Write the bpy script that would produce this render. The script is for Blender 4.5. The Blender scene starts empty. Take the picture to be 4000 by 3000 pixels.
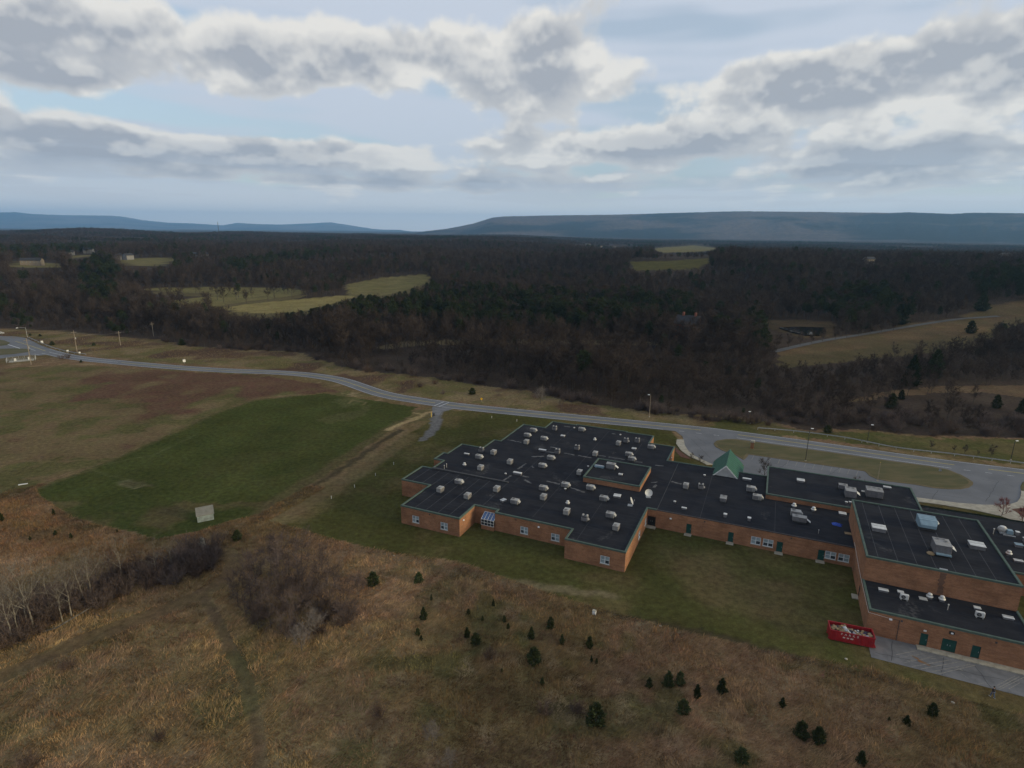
import bpy, bmesh, math, random
import numpy as np
from mathutils import Matrix, Vector

# ---------------------------------------------------------------- camera
SC = bpy.context.scene
COL = SC.collection
PITCH, ROLL, FPX, HC = math.radians(14.4145), math.radians(0.5844), 2311.54, 59.96
cp, sp, cr, sr = math.cos(PITCH), math.sin(PITCH), math.cos(ROLL), math.sin(ROLL)
cam = bpy.data.cameras.new('camera')
cam.sensor_fit = 'HORIZONTAL'
cam.angle = 2 * math.atan(2000 / FPX)
cam.clip_start, cam.clip_end = 1.0, 60000.0
camo = bpy.data.objects.new('camera', cam)
COL.objects.link(camo)
_r, _u, _f = Vector((cr, sr * sp, sr * cp)), Vector((-sr, cr * sp, cr * cp)), Vector((0, cp, -sp))
camo.matrix_world = Matrix(((_r.x, _u.x, -_f.x, 0), (_r.y, _u.y, -_f.y, 0), (_r.z, _u.z, -_f.z, HC), (0, 0, 0, 1)))
SC.camera = camo

# ---------------------------------------------------------------- render settings
SC.render.engine = 'CYCLES'
SC.view_settings.view_transform = 'Standard'
SC.view_settings.look = 'None'
SC.view_settings.exposure = 0.0
SC.view_settings.gamma = 1.0
SC.view_settings.use_curve_mapping = False
SC.cycles.use_denoising = True
SC.cycles.max_bounces = 4
SC.cycles.diffuse_bounces = 2
SC.cycles.glossy_bounces = 2
SC.cycles.transmission_bounces = 2
SC.cycles.volume_bounces = 1
SC.cycles.transparent_max_bounces = 6
SC.cycles.caustics_reflective = False
SC.cycles.caustics_refractive = False

# ---------------------------------------------------------------- sun and sky
SUN_AZ = Vector((0.93, -0.36, 0)).normalized()      # horizontal direction towards the sun
SUN_EL = math.radians(9)
W = bpy.data.worlds.new('World')
SC.world = W
W.use_nodes = True
wt = W.node_tree
for n in list(wt.nodes):
    wt.nodes.remove(n)


class NT:
    """tiny helper for building node trees"""
    def __init__(s, tree):
        s.t = tree

    def new(s, kind, **kw):
        n = s.t.nodes.new(kind)
        for k, v in kw.items():
            setattr(n, k, v)
        return n

    def put(s, sock, val):
        if val is None:
            return
        if hasattr(val, 'is_linked') or isinstance(val, bpy.types.NodeSocket):
            s.t.links.new(val, sock)
        else:
            sock.default_value = val

    def m(s, op, a, b=None, c=None, clamp=False):
        n = s.new('ShaderNodeMath', operation=op, use_clamp=clamp)
        for i, v in enumerate((a, b, c)):
            s.put(n.inputs[i], v)
        return n.outputs[0]

    def ramp(s, x, lo, hi, a=0.0, b=1.0, kind='SMOOTHSTEP'):
        n = s.new('ShaderNodeMapRange', interpolation_type=kind)
        n.clamp = True if kind == 'LINEAR' else n.clamp
        s.put(n.inputs[0], x)
        for i, v in zip((1, 2, 3, 4), (lo, hi, a, b)):
            s.put(n.inputs[i], v)
        return n.outputs[0]

    def mix(s, f, a, b):
        n = s.new('ShaderNodeMix', data_type='RGBA')
        s.put(n.inputs[0], f)
        s.put(n.inputs[6], a if not isinstance(a, tuple) else (*a[:3], 1))
        s.put(n.inputs[7], b if not isinstance(b, tuple) else (*b[:3], 1))
        return n.outputs[2]

    def mul(s, a, b):
        n = s.new('ShaderNodeMix', data_type='RGBA', blend_type='MULTIPLY')
        n.inputs[0].default_value = 1
        s.put(n.inputs[6], a if not isinstance(a, tuple) else (*a[:3], 1))
        s.put(n.inputs[7], b if not isinstance(b, tuple) else (*b[:3], 1))
        return n.outputs[2]

    def xyz(s, x, y, z):
        n = s.new('ShaderNodeCombineXYZ')
        for i, v in enumerate((x, y, z)):
            s.put(n.inputs[i], v)
        return n.outputs[0]

    def sep(s, v):
        n = s.new('ShaderNodeSeparateXYZ')
        s.put(n.inputs[0], v)
        return n.outputs

    def noise(s, vec, scale, detail=4, rough=0.5, dist=0.0, col=False):
        n = s.new('ShaderNodeTexNoise')
        if vec is not None:
            s.put(n.inputs['Vector'], vec)
        n.inputs['Scale'].default_value = scale
        n.inputs['Detail'].default_value = detail
        n.inputs['Roughness'].default_value = rough
        n.inputs['Distortion'].default_value = dist
        return n.outputs[1 if col else 0]


w = NT(wt)
out = w.new('ShaderNodeOutputWorld')
bg = w.new('ShaderNodeBackground')
wt.links.new(bg.outputs[0], out.inputs[0])
SKY = 0.1
bg.inputs[1].default_value = SKY
sky = w.new('ShaderNodeTexSky', sky_type='NISHITA')
sky.sun_disc = False
sky.sun_elevation = SUN_EL
sky.sun_rotation = math.atan2(SUN_AZ.x, SUN_AZ.y)
sky.altitude = 200
sky.air_density = 1.0
sky.dust_density = 1.0
tc = w.new('ShaderNodeTexCoord')
dx, dy, dz = w.sep(tc.outputs['Generated'])
zpos = w.m('MAXIMUM', dz, 0.0)
AZ = w.m('ARCTAN2', dx, dy)


def _azel(px, py):
    a, b = (px - 2000) / FPX, (1500 - py) / FPX
    x, up = a * cr - b * sr, a * sr + b * cr
    v = Vector((x, cp + up * sp, -sp + up * cp)).normalized()
    return math.atan2(v.x, v.y), v.z


# broad cloud banks: centre and half widths as seen, weight
BANKS = [(330, 100, 640, 120, .26), (300, 300, 430, 62, .25), (1550, 210, 560, 140, .28), (2200, 160, 330, 100, .22),
         (3200, 370, 850, 125, .30), (3500, 230, 500, 80, .16), (3990, 200, 200, 150, .20), (250, 545, 560, 58, .25), (1000, 595, 420, 52, .23), (1480, 575, 240, 56, .24),
         (2450, 560, 480, 58, .23), (3450, 620, 600, 50, .25), (1500, 715, 2900, 42, .19), (2750, 60, 500, 130, -.16), (1000, 425, 800, 80, -.16), (2500, 400, 260, 90, -.10)]


def noise2(P, scale, det, rough, dist=0.0):
    n = w.new('ShaderNodeTexNoise', noise_dimensions='2D')
    w.put(n.inputs['Vector'], P)
    n.inputs['Scale'].default_value = scale
    n.inputs['Detail'].default_value = det
    n.inputs['Roughness'].default_value = rough
    n.inputs['Distortion'].default_value = dist
    return n.outputs[0]


def cloud_noise(lift, det):
    s_ = w.m('ADD', zpos, 0.115 + lift)
    Y = w.m('LOGARITHM', s_, math.e)
    lo_ = noise2(w.xyz(w.m('MULTIPLY_ADD', AZ, 4.2, 11.3), w.m('MULTIPLY', Y, 3.0), 0.0), 1.0, max(det - 3, 1), 0.45)
    hi_ = noise2(w.xyz(w.m('MULTIPLY_ADD', AZ, 13.0, 4.1), w.m('MULTIPLY', Y, 5.6), 0.0), 1.0, det, 0.50)
    return w.m('ADD', w.m('MULTIPLY', lo_, 0.62), w.m('MULTIPLY', hi_, 0.38))


N1, N2 = cloud_noise(0.0, 6), cloud_noise(0.012, 3)
N3 = noise2(w.xyz(w.m('MULTIPLY', AZ, 6.0), w.m('MULTIPLY', zpos, 14.0), 0.0), 1.0, 3, 0.5)
bank = 0.0
AE = w.xyz(AZ, zpos, 0.0)
for px, py, hx, hy, wg in BANKS:
    a0, e0 = _azel(px, py)
    mp = w.new('ShaderNodeMapping', vector_type='TEXTURE')
    w.put(mp.inputs['Vector'], AE)
    mp.inputs['Location'].default_value = (a0, e0, 0)
    mp.inputs['Scale'].default_value = (1.9 * hx / FPX, 1.9 * hy / FPX, 1)
    gr = w.new('ShaderNodeTexGradient', gradient_type='QUADRATIC_SPHERE')
    w.put(gr.inputs[0], mp.outputs[0])
    bank = w.m('MULTIPLY_ADD', gr.outputs['Fac'], wg * 1.25, bank)
D1 = w.m('ADD', N1, bank)
cover = w.ramp(D1, 0.535, 0.645)
thick = w.ramp(D1, 0.56, 0.86)
lit = w.ramp(w.m('SUBTRACT', N1, N2), -0.04, 0.075)
shade = w.m('SUBTRACT', w.m('MULTIPLY_ADD', thick, 0.80, 0.42), w.m('MULTIPLY', lit, 0.78))
shade = w.m('ADD', shade, w.m('MULTIPLY', w.m('SUBTRACT', N3, 0.5), 0.6), clamp=True)
K = 1 / SKY
ccol = w.mix(shade, (0.85 * K, 0.825 * K, 0.775 * K), (0.415 * K, 0.435 * K, 0.475 * K))
blue = w.mul(sky.outputs[0], (1.5, 1.75, 1.95))
veil = w.ramp(noise2(w.xyz(w.m('MULTIPLY', AZ, 1.3), w.m('MULTIPLY', zpos, 9.0), 0.0), 1.9, 2, 0.5), 0.33, 0.52, 0.60, 0.97)
pale = w.mix(w.ramp(zpos, 0.0, 0.22), (0.62 * K, 0.675 * K, 0.735 * K), (0.61 * K, 0.665 * K, 0.76 * K))
clear = w.mix(veil, blue, pale)
allsky = w.mix(w.m('MULTIPLY', cover, w.ramp(zpos, 0.0, 0.05, 0.45, 1.0)), clear, ccol)
# thin flat layers low down
lay = w.m('MULTIPLY', w.ramp(noise2(w.xyz(w.m('MULTIPLY_ADD', AZ, 4.0, 2.2), w.m('MULTIPLY', zpos, 62.0), 0.0), 1.0, 5, 0.55), 0.47, 0.60), w.ramp(zpos, 0.045, 0.135, 0.75, 0.0))
allsky = w.mix(lay, allsky, (0.53 * K, 0.57 * K, 0.625 * K))
# air near the horizon
hz = w.ramp(zpos, 0.0, 0.085, 0.92, 0.0)
allsky = w.mix(hz, allsky, (1.15 * K, 1.08 * K, 1.00 * K))
W.cycles.sampling_method = 'MANUAL'
W.cycles.sample_map_resolution = 256
wt.links.new(allsky, bg.inputs[0])

sl = bpy.data.lights.new('sun', 'SUN')
sl.energy = 3.8
sl.angle = math.radians(12)
sl.color = (1.0, 0.83, 0.50)
so = bpy.data.objects.new('sun', sl)
COL.objects.link(so)
so.rotation_euler = Vector((SUN_AZ.x * math.cos(SUN_EL), SUN_AZ.y * math.cos(SUN_EL), math.sin(SUN_EL))).to_track_quat('Z', 'Y').to_euler()
so.location = (200, -100, 300)

# ---------------------------------------------------------------- helpers
rnd = random.Random(7)
NR = np.random.default_rng(7)
TH = math.radians(-23.8311)
OX, OY = -10.2802, 108.3766


def ray(px, py):
    a, b = (px - 2000) / FPX, (1500 - py) / FPX
    x, up = a * cr - b * sr, a * sr + b * cr
    return x, cp + up * sp, -sp + up * cp


def project(x, y, z):
    """world points -> photograph pixels (4000 x 3000), used to plan where things stand"""
    z = z - HC
    d = y * cp - z * sp
    up = y * sp + z * cp
    d = np.maximum(d, 1e-3)
    return 2000 + FPX * (x * cr + up * sr) / d, 1500 - FPX * (-x * sr + up * cr) / d


def smooth(e0, e1, x):
    t = np.clip((x - e0) / (e1 - e0), 0, 1)
    return t * t * (3 - 2 * t)


def vnoise(x, y, seed=0):
    """value noise in 0..1"""
    x = np.asarray(x, float); y = np.asarray(y, float)
    xi, yi = np.floor(x), np.floor(y)
    fx, fy = x - xi, y - yi
    fx, fy = fx * fx * (3 - 2 * fx), fy * fy * (3 - 2 * fy)

    def h(a, b):
        v = np.sin(a * 127.1 + b * 311.7 + seed * 74.7) * 43758.5453
        return v - np.floor(v)
    return (h(xi, yi) * (1 - fx) + h(xi + 1, yi) * fx) * (1 - fy) + (h(xi, yi + 1) * (1 - fx) + h(xi + 1, yi + 1) * fx) * fy


def fbm(x, y, seed=0, o=4):
    s, a, t = 0, 0.5, 0
    for i in range(o):
        s = s + a * vnoise(x * 2 ** i, y * 2 ** i, seed + i)
        t += a
        a *= 0.55
    return s / t


def terrain(x, y):
    x = np.asarray(x, float); y = np.asarray(y, float)
    d = np.hypot(x, y)
    a = np.degrees(np.arctan2(x, y))
    base = 13 * smooth(420, 1050, d) + 11 * smooth(1000, 2400, d) * (1 - smooth(-4, 12, a)) - 6 * smooth(1100, 2000, d) * smooth(0, 12, a)
    hill = 19 * smooth(430, 880, d) * (1 - 0.95 * smooth(980, 1500, d)) * smooth(3, 16, a)
    und = (fbm(x / 290 + 3.1, y / 290 + 1.7, 3, 3) - 0.5) * 26 * smooth(450, 900, d) * (1 - 0.8 * smooth(1400, 3000, d) * smooth(0, 12, a)) * (1 - 0.7 * smooth(5000, 9000, d))
    ridge = 22 * smooth(2300, 3300, d) * (1 - smooth(3300, 5200, d)) * smooth(-12, -34, a) * (0.6 + 0.4 * np.sin(a * 0.5))
    return base + hill + und + ridge


def at(px, py, z=0.0):
    d = ray(px, py)
    s = (z - HC) / d[2]
    return Vector((d[0] * s, d[1] * s, z))


def ground(px, py):
    """where the sight line through a photograph pixel meets the terrain"""
    d = ray(px, py)
    lo, hi = None, None
    s = 30.0
    prev = s
    while s < 9000:
        if HC + d[2] * s <= float(terrain(d[0] * s, d[1] * s)):
            lo, hi = prev, s
            break
        prev = s
        s *= 1.02
    if lo is None:
        lo = hi = 9000
    for _ in range(24):
        mid = (lo + hi) / 2
        if HC + d[2] * mid <= float(terrain(d[0] * mid, d[1] * mid)):
            hi = mid
        else:
            lo = mid
    return Vector((d[0] * hi, d[1] * hi, float(terrain(d[0] * hi, d[1] * hi))))


def inpoly(x, y, poly):
    """vectorised point in polygon"""
    x = np.asarray(x, float); y = np.asarray(y, float)
    P = np.asarray(poly, float)
    r = np.zeros(x.shape, bool)
    bb = (x >= P[:, 0].min()) & (x <= P[:, 0].max()) & (y >= P[:, 1].min()) & (y <= P[:, 1].max())
    idx = np.nonzero(bb)
    xs, ys = x[idx], y[idx]
    rr = np.zeros(xs.shape, bool)
    j = len(P) - 1
    for i in range(len(P)):
        xi, yi, xj, yj = P[i, 0], P[i, 1], P[j, 0], P[j, 1]
        c = ((yi > ys) != (yj > ys)) & (xs < (xj - xi) * (ys - yi) / (yj - yi + 1e-12) + xi)
        rr ^= c
        j = i
    r[idx] = rr
    return r


def B(u, v, z=0.0):
    return Vector((OX + u * math.cos(TH) - v * math.sin(TH), OY + u * math.sin(TH) + v * math.cos(TH), z))


def tag(o, label=None, cat=None, group=None, kind=None):
    if label: o['label'] = label
    if cat: o['category'] = cat
    if group: o['group'] = group
    if kind: o['kind'] = kind
    return o


def empty(name, loc=(0, 0, 0), rz=0.0, label=None, cat=None, group=None, scale=None):
    o = bpy.data.objects.new(name, None)
    o.empty_display_size = 0.5
    COL.objects.link(o)
    o.location = loc
    o.rotation_euler = (0, 0, rz)
    if scale is not None:
        o.scale = scale if hasattr(scale, '__len__') else (scale,) * 3
    return tag(o, label, cat, group)


def link_mesh(name, me, parent=None, loc=None, rot=None, scale=None):
    o = bpy.data.objects.new(name, me)
    COL.objects.link(o)
    if parent is not None:
        o.parent = parent
    if loc is not None:
        o.location = loc
    if rot is not None:
        o.rotation_euler = rot
    if scale is not None:
        o.scale = scale if hasattr(scale, '__len__') else (scale,) * 3
    return o


def copy_tree(o, parent=None):
    c = o.copy()
    COL.objects.link(c)
    c.parent = parent
    for ch in o.children:
        copy_tree(ch, c)
    return c


def np_mesh(name, verts, tris, mat=None, smooth_=False, quads=None, matidx=None):
    """mesh straight from arrays"""
    me = bpy.data.meshes.new(name)
    verts = np.asarray(verts, np.float32)
    faces = np.asarray(tris, np.int32)
    k = faces.shape[1]
    me.vertices.add(len(verts))
    me.vertices.foreach_set('co', verts.ravel())
    me.loops.add(faces.size)
    me.loops.foreach_set('vertex_index', faces.ravel())
    me.polygons.add(len(faces))
    me.polygons.foreach_set('loop_start', np.arange(0, faces.size, k, dtype=np.int32))
    try:
        me.polygons.foreach_set('loop_total', np.full(len(faces), k, np.int32))
    except Exception:
        pass
    if matidx is not None:
        me.polygons.foreach_set('material_index', np.asarray(matidx, np.int32))
    if smooth_:
        me.polygons.foreach_set('use_smooth', np.ones(len(faces), bool))
    for m_ in (mat if isinstance(mat, (list, tuple)) else [mat]):
        if m_ is not None:
            me.materials.append(m_)
    me.update(calc_edges=True)
    me.validate()
    return me


class MB:
    """collects boxes, prisms, tubes ... into one mesh"""
    def __init__(s):
        s.v, s.f, s.mi, s.cur = [], [], [], 0

    def face(s, pts, flip=False):
        n = len(s.v)
        s.v.extend([tuple(p) for p in pts])
        ix = list(range(n, n + len(pts)))
        s.f.append(ix[::-1] if flip else ix)
        s.mi.append(s.cur)
        return s

    def addf(s, ix):
        s.f.append(ix)
        s.mi.append(s.cur)

    def box(s, x0, x1, y0, y1, z0, z1, bev=0.0, top=None):
        """box, optionally with a tapered top (tx, ty inset) """
        n = len(s.v)
        tx, ty = top or (0, 0)
        s.v += [(x0, y0, z0), (x1, y0, z0), (x1, y1, z0), (x0, y1, z0), (x0 + tx, y0 + ty, z1), (x1 - tx, y0 + ty, z1), (x1 - tx, y1 - ty, z1), (x0 + tx, y1 - ty, z1)]
        for q in ((3, 2, 1, 0), (4, 5, 6, 7), (0, 1, 5, 4), (1, 2, 6, 5), (2, 3, 7, 6), (3, 0, 4, 7)):
            s.addf([n + i for i in q])
        return s

    def prism(s, poly, z0, z1, cap0=True):
        n, k = len(s.v), len(poly)
        s.v += [(p[0], p[1], z0) for p in poly] + [(p[0], p[1], z1) for p in poly]
        s.addf([n + k + i for i in range(k)])
        if cap0:
            s.addf([n + i for i in reversed(range(k))])
        for i in range(k):
            j = (i + 1) % k
            s.addf([n + i, n + j, n + k + j, n + k + i])
        return s

    def tube(s, path, rad, sides=8, cap=True):
        path = [Vector(p) for p in path]
        rad = rad if hasattr(rad, '__len__') else [rad] * len(path)
        n0 = len(s.v)
        for i, p in enumerate(path):
            t = (path[min(i + 1, len(path) - 1)] - path[max(i - 1, 0)]).normalized()
            a = t.cross(Vector((0, 0, 1)) if abs(t.z) < 0.95 else Vector((1, 0, 0))).normalized()
            b = t.cross(a)
            for k in range(sides):
                an = 2 * math.pi * k / sides
                s.v.append(tuple(p + (a * math.cos(an) + b * math.sin(an)) * rad[i]))
        for i in range(len(path) - 1):
            for k in range(sides):
                k2 = (k + 1) % sides
                s.addf([n0 + i * sides + k, n0 + i * sides + k2, n0 + (i + 1) * sides + k2, n0 + (i + 1) * sides + k])
        if cap:
            s.addf([n0 + k for k in reversed(range(sides))])
            s.addf([n0 + (len(path) - 1) * sides + k for k in range(sides)])
        return s

    def lathe(s, prof, sides=16, c=(0, 0, 0)):
        n0 = len(s.v)
        for r, z in prof:
            for k in range(sides):
                an = 2 * math.pi * k / sides
                s.v.append((c[0] + r * math.cos(an), c[1] + r * math.sin(an), c[2] + z))
        for i in range(len(prof) - 1):
            for k in range(sides):
                k2 = (k + 1) % sides
                s.addf([n0 + i * sides + k, n0 + i * sides + k2, n0 + (i + 1) * sides + k2, n0 + (i + 1) * sides + k])
        s.addf([n0 + k for k in reversed(range(sides))])
        s.addf([n0 + (len(prof) - 1) * sides + k for k in range(sides)])
        return s

    def mesh(s, name, mat, smooth_=False, bevel=0.0):
        me = bpy.data.meshes.new(name)
        me.from_pydata(s.v, [], s.f)
        for m_ in (mat if isinstance(mat, (list, tuple)) else [mat]):
            me.materials.append(m_)
        if any(s.mi):
            me.polygons.foreach_set('material_index', s.mi)
        if smooth_:
            me.polygons.foreach_set('use_smooth', [True] * len(me.polygons))
        if bevel:
            bm = bmesh.new()
            bm.from_mesh(me)
            bmesh.ops.bevel(bm, geom=[e for e in bm.edges if len(e.link_faces) == 2 and e.calc_face_angle(0) > 0.5], offset=bevel, segments=1, affect='EDGES')
            bm.to_mesh(me)
            bm.free()
        me.update()
        return me

    def build(s, name, mat, parent=None, smooth_=False, loc=None, rot=None, bevel=0.0):
        return link_mesh(name, s.mesh(name, mat, smooth_, bevel), parent, loc, rot)


# ---------------------------------------------------------------- materials
def mat(name, c1, c2=None, scale=3.0, rough=0.8, detail=4, bump=0.0, bscale=None, spec=0.3, metal=0.0, lo=0.35, hi=0.65, coord='Object', rand=0.0, stretch=None, nrough=0.55):
    m = bpy.data.materials.new(name)
    m.use_nodes = True
    t = NT(m.node_tree)
    bs = m.node_tree.nodes['Principled BSDF']
    bs.inputs['Roughness'].default_value = rough
    bs.inputs['Specular IOR Level'].default_value = spec
    bs.inputs['Metallic'].default_value = metal
    co = t.new('ShaderNodeTexCoord').outputs[coord]
    if stretch:
        mp = t.new('ShaderNodeMapping')
        mp.inputs['Scale'].default_value = stretch
        t.put(mp.inputs[0], co)
        co = mp.outputs[0]
    if c2 is None:
        c2 = tuple(k * 0.8 for k in c1)
    f = t.ramp(t.noise(co, scale, detail, nrough), lo, hi)
    col = t.mix(f, c1, c2)
    if rand:
        oi = t.new('ShaderNodeObjectInfo')
        hs = t.new('ShaderNodeHueSaturation')
        t.put(hs.inputs['Value'], t.ramp(oi.outputs['Random'], 0, 1, 1 - rand, 1 + rand, 'LINEAR'))
        t.put(hs.inputs['Color'], col)
        hs.inputs['Saturation'].default_value = 1.0
        col = hs.outputs[0]
    t.put(bs.inputs['Base Color'], col)
    if bump:
        b = t.new('ShaderNodeBump')
        b.inputs['Strength'].default_value = bump
        b.inputs['Distance'].default_value = 0.05
        t.put(b.inputs['Height'], t.noise(co, bscale or scale * 4, 4, 0.6))
        t.put(bs.inputs['Normal'], b.outputs[0])
    return m


def attr_mat(name, rough=0.95, scale=2.0, amp=0.35, fine=9.0, bump=0.6, bdist=0.08, coord='Object'):
    """base colour from the mesh's colour attribute, broken up by noise"""
    m = bpy.data.materials.new(name)
    m.use_nodes = True
    t = NT(m.node_tree)
    bs = m.node_tree.nodes['Principled BSDF']
    bs.inputs['Roughness'].default_value = rough
    bs.inputs['Specular IOR Level'].default_value = 0.0
    a = t.new('ShaderNodeAttribute')
    a.attribute_name = 'Col'
    co = t.new('ShaderNodeTexCoord').outputs[coord]
    n1 = t.ramp(t.noise(co, scale, 5, 0.6), 0.3, 0.7, 1 - amp, 1 + amp, 'LINEAR')
    n2 = t.ramp(t.noise(co, fine, 3, 0.7), 0.3, 0.7, 1 - amp, 1 + amp, 'LINEAR')
    n3 = t.ramp(t.noise(co, scale * 0.07, 4, 0.6), 0.3, 0.7, 1 - amp * 0.6, 1 + amp * 0.6, 'LINEAR')
    k = t.m('MULTIPLY', t.m('MULTIPLY', n1, n2), n3)
    hs = t.new('ShaderNodeHueSaturation')
    t.put(hs.inputs['Color'], a.outputs['Color'])
    t.put(hs.inputs['Value'], k)
    t.put(hs.inputs['Hue'], t.ramp(t.noise(co, scale * 0.22, 4, 0.6), 0.3, 0.7, 0.485, 0.515, 'LINEAR'))
    t.put(bs.inputs['Base Color'], hs.outputs[0])
    if bump:
        b = t.new('ShaderNodeBump')
        b.inputs['Strength'].default_value = bump
        b.inputs['Distance'].default_value = bdist
        t.put(b.inputs['Height'], t.noise(co, fine * 0.6, 4, 0.65))
        t.put(bs.inputs['Normal'], b.outputs[0])
    return m


def brick_mat(name, c1, c2, mortar):
    m = bpy.data.materials.new(name)
    m.use_nodes = True
    t = NT(m.node_tree)
    bs = m.node_tree.nodes['Principled BSDF']
    bs.inputs['Roughness'].default_value = 0.9
    bs.inputs['Specular IOR Level'].default_value = 0.15
    co = t.new('ShaderNodeTexCoord').outputs['Object']
    x, y, z = t.sep(co)
    vec = t.xyz(t.m('ADD', x, y), z, 0.0)
    bt = t.new('ShaderNodeTexBrick')
    t.put(bt.inputs['Vector'], vec)
    bt.inputs['Color1'].default_value = (*c1, 1)
    bt.inputs['Color2'].default_value = (*c2, 1)
    bt.inputs['Mortar'].default_value = (*mortar, 1)
    bt.inputs['Scale'].default_value = 1.0
    bt.inputs['Brick Width'].default_value = 0.22
    bt.inputs['Row Height'].default_value = 0.075
    bt.inputs['Mortar Size'].default_value = 0.006
    bt.inputs['Bias'].default_value = 0.0
    st = t.new('ShaderNodeMapping')
    st.inputs['Scale'].default_value = (0.5, 0.5, 2.5)
    t.put(st.inputs[0], co)
    k = t.ramp(t.noise(st.outputs[0], 1.1, 5, 0.65), 0.3, 0.7, 0.78, 1.2, 'LINEAR')
    k2 = t.ramp(t.noise(co, 0.35, 5, 0.65), 0.35, 0.65, 0.80, 1.18, 'LINEAR')
    hs = t.new('ShaderNodeHueSaturation')
    t.put(hs.inputs['Color'], bt.outputs['Color'])
    t.put(hs.inputs['Value'], t.m('MULTIPLY', k, k2))
    t.put(bs.inputs['Base Color'], hs.outputs[0])
    return m


def roof_mat(name):
    m = bpy.data.materials.new(name)
    m.use_nodes = True
    t = NT(m.node_tree)
    bs = m.node_tree.nodes['Principled BSDF']
    bs.inputs['Roughness'].default_value = 0.85
    bs.inputs['Specular IOR Level'].default_value = 0.06
    co = t.new('ShaderNodeTexCoord').outputs['Object']
    c = t.mix(t.ramp(t.noise(co, 0.25, 5, 0.6), 0.35, 0.65), (0.0145, 0.0152, 0.0195), (0.0215, 0.022, 0.026))
    st = t.new('ShaderNodeMapping')
    st.inputs['Scale'].default_value = (0.15, 1.6, 1)
    t.put(st.inputs[0], co)
    c = t.mix(t.m('MULTIPLY', t.ramp(t.noise(st.outputs[0], 1.3, 4, 0.6), 0.50, 0.70), 0.35), c, (0.040, 0.040, 0.043))
    n = t.noise(co, 0.11, 5, 0.62, 0.4)
    f = t.m('MULTIPLY', t.ramp(n, 0.60, 0.68), t.ramp(t.noise(co, 2.0, 4, 0.6), 0.4, 0.6))
    c = t.mix(t.m('MULTIPLY', f, 0.5), c, (0.085, 0.082, 0.080))
    t.put(bs.inputs['Base Color'], c)
    return m


M = {}
M['brick'] = brick_mat('brick', (0.275, 0.122, 0.060), (0.210, 0.090, 0.047), (0.25, 0.18, 0.12))
M['roof'] = roof_mat('roof_membrane')
M['coping'] = mat('green_coping', (0.078, 0.108, 0.088), (0.060, 0.086, 0.070), 1.2, 0.7, spec=0.15)
M['green_roof'] = mat('green_metal_roof', (0.020, 0.088, 0.056), (0.016, 0.072, 0.046), 0.8, 0.5, spec=0.3)
M['white'] = mat('white_paint', (0.66, 0.66, 0.64), (0.55, 0.55, 0.53), 2.0, 0.6)
M['frame'] = mat('window_frame', (0.58, 0.60, 0.62), (0.5, 0.52, 0.54), 2.0, 0.5)
M['glass'] = mat('glass', (0.050, 0.062, 0.072), (0.030, 0.038, 0.046), 0.7, 0.12, spec=0.6)
M['blind'] = mat('window_blind', (0.24, 0.30, 0.32), (0.17, 0.22, 0.24), 0.9, 0.3, spec=0.5)
M['door'] = mat('green_door', (0.010, 0.052, 0.043), (0.008, 0.042, 0.035), 1.5, 0.5)
M['dark'] = mat('dark_void', (0.008, 0.008, 0.009), (0.012, 0.012, 0.013), 2.0, 0.6)
M['concrete'] = mat('concrete', (0.34, 0.31, 0.245), (0.26, 0.235, 0.185), 0.9, 0.9, bump=0.2)
M['asphalt'] = mat('asphalt', (0.135, 0.137, 0.145), (0.105, 0.107, 0.114), 0.16, 0.9, 6, bump=0.3, bscale=18, lo=0.3, hi=0.7)
M['asphalt_worn'] = mat('worn_asphalt', (0.150, 0.148, 0.152), (0.105, 0.105, 0.110), 0.5, 0.92, 7, bump=0.4, bscale=16)
M['paint_w'] = mat('road_paint_white', (0.52, 0.53, 0.54), (0.36, 0.37, 0.38), 3.0, 0.75)
M['paint_y'] = mat('road_paint_yellow', (0.42, 0.34, 0.065), (0.33, 0.265, 0.06), 3.0, 0.75)
M['paint_old'] = mat('faded_paint', (0.24, 0.225, 0.19), (0.15, 0.145, 0.14), 4.0, 0.85)
M['unit'] = mat('unit_metal', (0.25, 0.242, 0.23), (0.195, 0.188, 0.18), 1.5, 0.55, rand=0.10)
M['unit_top'] = mat('unit_lid', (0.32, 0.312, 0.295), (0.26, 0.254, 0.24), 1.5, 0.55, rand=0.10)
M['unit_dark'] = mat('unit_grille', (0.055, 0.055, 0.06), (0.03, 0.03, 0.033), 6.0, 0.6)
M['unit_grey'] = mat('unit_panel', (0.145, 0.14, 0.145), (0.115, 0.11, 0.115), 2.0, 0.55, rand=0.12)
M['blue_metal'] = mat('blue_grey_metal', (0.205, 0.29, 0.34), (0.165, 0.235, 0.28), 1.0, 0.5)
M['bright'] = mat('bright_white_metal', (0.56, 0.555, 0.53), (0.46, 0.455, 0.44), 2.0, 0.45)
M['curb'] = mat('roof_curb', (0.05, 0.05, 0.052), (0.035, 0.035, 0.037), 2.0, 0.8)
M['galv'] = mat('galvanised_steel', (0.33, 0.34, 0.35), (0.26, 0.27, 0.28), 2.5, 0.45, metal=0.3)
M['pole_dark'] = mat('dark_pole', (0.028, 0.027, 0.027), (0.02, 0.02, 0.02), 2.0, 0.5)
M['wood_pole'] = mat('weathered_pole', (0.26, 0.215, 0.165), (0.19, 0.155, 0.12), 1.5, 0.9, stretch=(4, 4, 0.4))
M['lamp_white'] = mat('lamp_lens', (0.74, 0.75, 0.76), (0.66, 0.67, 0.68), 2.0, 0.4)
M['red'] = mat('red_container', (0.26, 0.012, 0.016), (0.20, 0.010, 0.014), 1.2, 0.5)
M['letter'] = mat('letter_white', (0.46, 0.38, 0.36), (0.36, 0.30, 0.28), 3.0, 0.7)
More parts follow.
